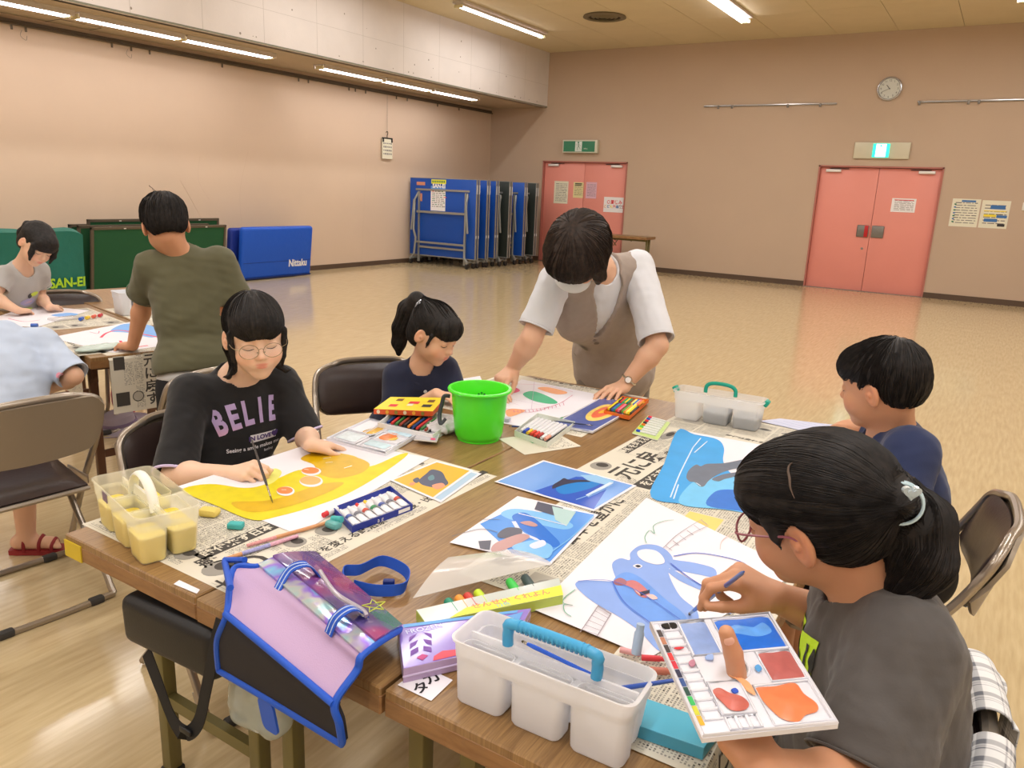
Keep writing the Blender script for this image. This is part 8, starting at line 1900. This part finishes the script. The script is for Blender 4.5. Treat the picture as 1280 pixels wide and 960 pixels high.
m_web = mat('webbing_blue', (32, 84, 190), .7, bump=(600, .5, .0008))
for (a, b, c_, d_) in (((346, 738), (362, 712), (384, 706), (398, 720)), ((410, 793), (420, 772), (440, 760), (456, 768))):
    A_ = onz(a[0], a[1], .765); B2 = onz(b[0], b[1], .79); C2 = onz(c_[0], c_[1], .80); D2_ = onz(d_[0], d_[1], .775)
    mb = MB(); ribbon(mb, [A_, B2, C2, D2_], .020, ax); w_ = mb.build('handle_loop', m_web, r, world=True)
    for o_ in (-.005, .005): mb = MB(); ribbon(mb, [q_+ax*o_+UZ*.0014 for q_ in (A_, B2, C2, D2_)], .0018, ax); mb.build('stripe', m_str, w_, world=True)
mb = MB(); ribbon(mb, [onz(432, 742, .742), onz(428, 715, .725), onz(450, 712, .722), onz(478, 701, .720), onz(508, 715, .718), onz(504, 735, .716), onz(470, 738, .714), onz(442, 732, .712)], .022, UZ*1.0+Vector((.1, .3, 0))); mb.build('shoulder_strap', m_web, r, world=True)
mb = MB(); c = onz(486, 732, .716); mb.box(c, (.022, .012, .026), 0, bevel=.003, rot=.6); mb.build('strap_buckle', mat('buckle_navy', (20, 40, 110), .4), r, world=True)
mb = MB(); mb.tube(bez([onz(400, 714, .80), onz(420, 742, .80), onz(452, 762, .79), onz(458, 770, .785)], 6), .004, 0, 8); mb.build('grip_tube', mat('grip_silver', (190, 184, 196), .3, metal=.4), r, world=True)
mb = MB(); st_ = onz(468, 757, .777)
sp = [(st_+Vector((math.cos(a)*(.020 if k % 2 == 0 else .009), math.sin(a)*(.020 if k % 2 == 0 else .009), .002*k % 3*.001))) for k, a in enumerate(np.linspace(0, 2*PI, 10, endpoint=False))]
mb.tube(sp, .0012, 0, 5, closed=True); mb.tube([sp[0], sp[4], sp[8], sp[2], sp[6]], .0010, 0, 5, closed=True); mb.build('star_charm', mat('star_yellow', (214, 222, 90), .3), r, world=True)
mb = MB(); rd = random.Random(12)
for k in range(26):
    u, v = rd.uniform(.25, .98), rd.uniform(.02, .18); p = Vector(s1(u, v))+UZ*.0012
    if k < 9: mb.tube([p, p+ax*rd.uniform(.008, .03)+Vector((rd.uniform(-.01, .01), rd.uniform(-.01, .01), -.001))], .0006, 0, 4)
    else: mb.box(p, (.0016, .0016, .0012), 0)
mb.build('star_print', m_paper, gal, world=True)
mb = MB(); mb.T = frame(ony(338, 893, .728)+Vector((0, -.004, 0)), (ony(372, 905, .72)-ony(330, 880, .735)), (-.5, 0, 1)); mb.prism(rounded(.046, .060, .012), -.002, .002, 0); 
mb.v = [tuple(v) for v in mb.v]; t_ = mb.build('closing_tab', m_pip, r, world=True)
# ---------------- black case under the table corner, clear bag
r = thing('camera_bag', 'black padded bag with a long strap hanging under the near left table corner', 'bag', (-1.2, .83, .44))
mb = MB(); mb.box((-1.235, .835, .588), (.29, .15, .105), 0, bevel=.022, seg=4, rot=Matrix.Rotation(-.06, 3, 'Y')); mb.build('bag_body', mat('nylon_black', (24, 24, 26), .5, bump=(200, .3, .001)), r, world=True)
mb = MB(); mb.box((-1.376, .83, .580), (.012, .085, .075), 0, bevel=.004); mb.build('end_pocket', mat('pocket_grey', (176, 174, 172), .5), r, world=True)
mb = MB(); ribbon(mb, [ony(183, 815, .77), ony(200, 860, .75), ony(216, 900, .74), ony(232, 917, .735), ony(248, 903, .74), ony(258, 860, .75), ony(270, 800, .76), ony(276, 775, .77)], .028, Vector((1, 0, .2)), th=.002); mb.build('strap', mat('strap_black', (20, 20, 22), .7), r, world=True)
mb = MB(); mb.box(ony(232, 914, .730), (.032, .006, .012), 0, bevel=.002); mb.build('buckle', m_black, r, world=True)
r = thing('vinyl_pouch', 'clear vinyl pouch hanging behind the satchel under the table', 'pouch', (-1.02, .83, .45)); B_ = Body(); B_.box((-1.06, .84, .52), (.07, .035, .10), None, .03, .01); folds(B_, 0, 0, .004, 60, 6); B_.build('film', mat('vinyl_clear', (196, 206, 200), .2, alpha=.55), r, .004); mb = MB(); mb.tube([(-1.0, .83, .61), (-1.0, .83, .655)], .003, 0, 6); mb.build('hook', m_steel, r, world=True)
# ---------------- plaid cloth over the chair at the lower right
m_pl = bpy.data.materials.new('plaid_cloth'); m_pl.use_nodes = True; nt = m_pl.node_tree; N = nt.nodes; Lk = nt.links; b = N['Principled BSDF']; b.inputs['Roughness'].default_value = .9
at_n = N.new('ShaderNodeVertexColor'); at_n.layer_name = 'Col'; Lk.new(at_n.outputs['Color'], b.inputs['Base Color'])
ch = [o for o in bpy.data.objects if o.get('label', '').startswith('folding chair at the lower right')][0]; cm = wmat(ch)
def plaid(label, x0, x1, drop_f, drop_b, seed):
    nu, nv = 130, 150; rs = random.Random(seed); vs = []; cols = []
    for i in range(nu+1):
        for j in range(nv+1):
            u = i/nu; v = j/nv; x = x0+(x1-x0)*u; s = -drop_f+(drop_f+drop_b)*v; k = 1-(x/.225)**2; ytop = -.235-.03*max(0, k); ztop = .772-.07*max(0, abs(x)/.225-.72)**2*8; r_ = .020
            if s < 0: y = ytop+r_+.006+.004*math.sin(x*60); z = ztop+s
            elif s < PI*r_: a = s/r_; y = ytop+r_*math.cos(a)+.004*math.cos(a); z = ztop+(r_)*math.sin(a)
            else: y = ytop-r_-.006-.006*math.sin(x*50+1); z = ztop-(s-PI*r_)
            vs.append((x, y, z)); X = x*1.0; Y = s
            def band(t, per, ofs, w): return abs(((t+ofs) % per)-per/2) < w
            dk = 0
            if band(X, .038, 0, .0050): dk += .42
            if band(Y, .038, 0, .0050): dk += .42
            if band(X, .038, .015, .0008) or band(Y, .038, .015, .0008): dk += .45
            if band(X, .038, .010, .0008) or band(Y, .038, .010, .0008): dk += .25
            dk = min(dk, .9); c1 = np.array(srgb((222, 222, 222))); c2 = np.array(srgb((40, 46, 66))); c_ = c1*(1-dk)+c2*dk; cols.append((*c_, 1))
    W = nv+1; fs = [(i*W+j, (i+1)*W+j, (i+1)*W+j+1, i*W+j+1) for i in range(nu) for j in range(nv)]
    me = bpy.data.meshes.new('plaid_cloth'); me.from_pydata([cm @ Vector(v) for v in vs], [], fs); ca = me.color_attributes.new('Col', 'FLOAT_COLOR', 'POINT'); ca.data.foreach_set('color', np.array(cols, np.float32).ravel()); me.materials.append(m_pl); me.polygons.foreach_set('use_smooth', [True]*len(fs))
    o = link_mesh('plaid_cloth', me); sm = o.modifiers.new('s', 'SOLIDIFY'); sm.thickness = .002; tag(o, label, 'cloth', 'plaid cloth on the chair at the lower right')
plaid('plaid cloth over the far end of the lower right chair back', .02, .20, .05, .10, 1)
plaid('plaid cloth over the near end of the lower right chair back', -.21, -.035, .10, .16, 2)
# ---------------- things under the back tables
def blobby(name, label, cat, c, ells, m, f=(.004, 40, 3), res=.006):
    r = thing(name, label, cat, (c[0], c[1], 0)); B_ = Body()
    for o_, rr_ in ells: B_.ell(Vector(c)+Vector(o_), rr_, None, .04)
    folds(B_, 0, 0, *f); B_.build('fabric', m, r, res); return r
c = onz(158, 520, .0); blobby('tote_bag', 'pink cloth bag with a violet top standing under the back table', 'bag', (c.x, c.y, 0), [((0, 0, .12), (.09, .07, .12)), ((0, 0, .22), (.06, .05, .06))], mat('bag_pink', (206, 110, 130), .8))
c2 = onz(152, 478, .32); blobby('cloth_bundle', 'violet bundle hooked on the shelf rails of the back table', 'bundle', (c2.x, c2.y, .36), [((0, 0, 0), (.05, .05, .045))], mat('bundle_violet', (84, 74, 150), .8))
c = onz(150, 535, 0); r = thing('sun_hat', 'pale grey violet sun hat lying on the floor by the back table', 'hat', (c.x, c.y, 0)); mb = MB(); mb.lathe([(.0, .10), (.06, .10), (.085, .085), (.095, .03), (.15, .012), (.19, .022), (.188, .012), (.10, .004), (0, .003)], n=36, R=Matrix.Rotation(.12, 3, 'X')); mb.build('crown_and_brim', mat('hat_grey', (160, 148, 160), .85, bump=(80, .5, .002)), r); mb = MB(); mb.lathe([(.0955, .034), (.0935, .050), (.0965, .050), (.0985, .034)], n=36, closed=True, R=Matrix.Rotation(.12, 3, 'X')); mb.build('hat_band', mat('hat_band', (120, 104, 130), .8), r)
c = onz(192, 505, .0); blobby('backpack', 'red bag on the floor behind the back table legs', 'bag', (c.x-.25, c.y+.35, 0), [((0, 0, .12), (.14, .10, .12))], mat('bag_red', (226, 80, 84), .6))
# ---------------- colour management
SC.view_settings.view_transform = 'Standard'; SC.view_settings.look = 'None'; SC.view_settings.gamma = 1.0; SC.view_settings.use_curve_mapping = False
SC.view_settings.exposure = 0.06
w = bpy.data.worlds.new('world'); SC.world = w; w.use_nodes = True; w.node_tree.nodes['Background'].inputs['Color'].default_value = (.5, .5, .5, 1); w.node_tree.nodes['Background'].inputs['Strength'].default_value = 0.0
SC.cycles.use_denoising = True
SC.cycles.max_bounces = 8
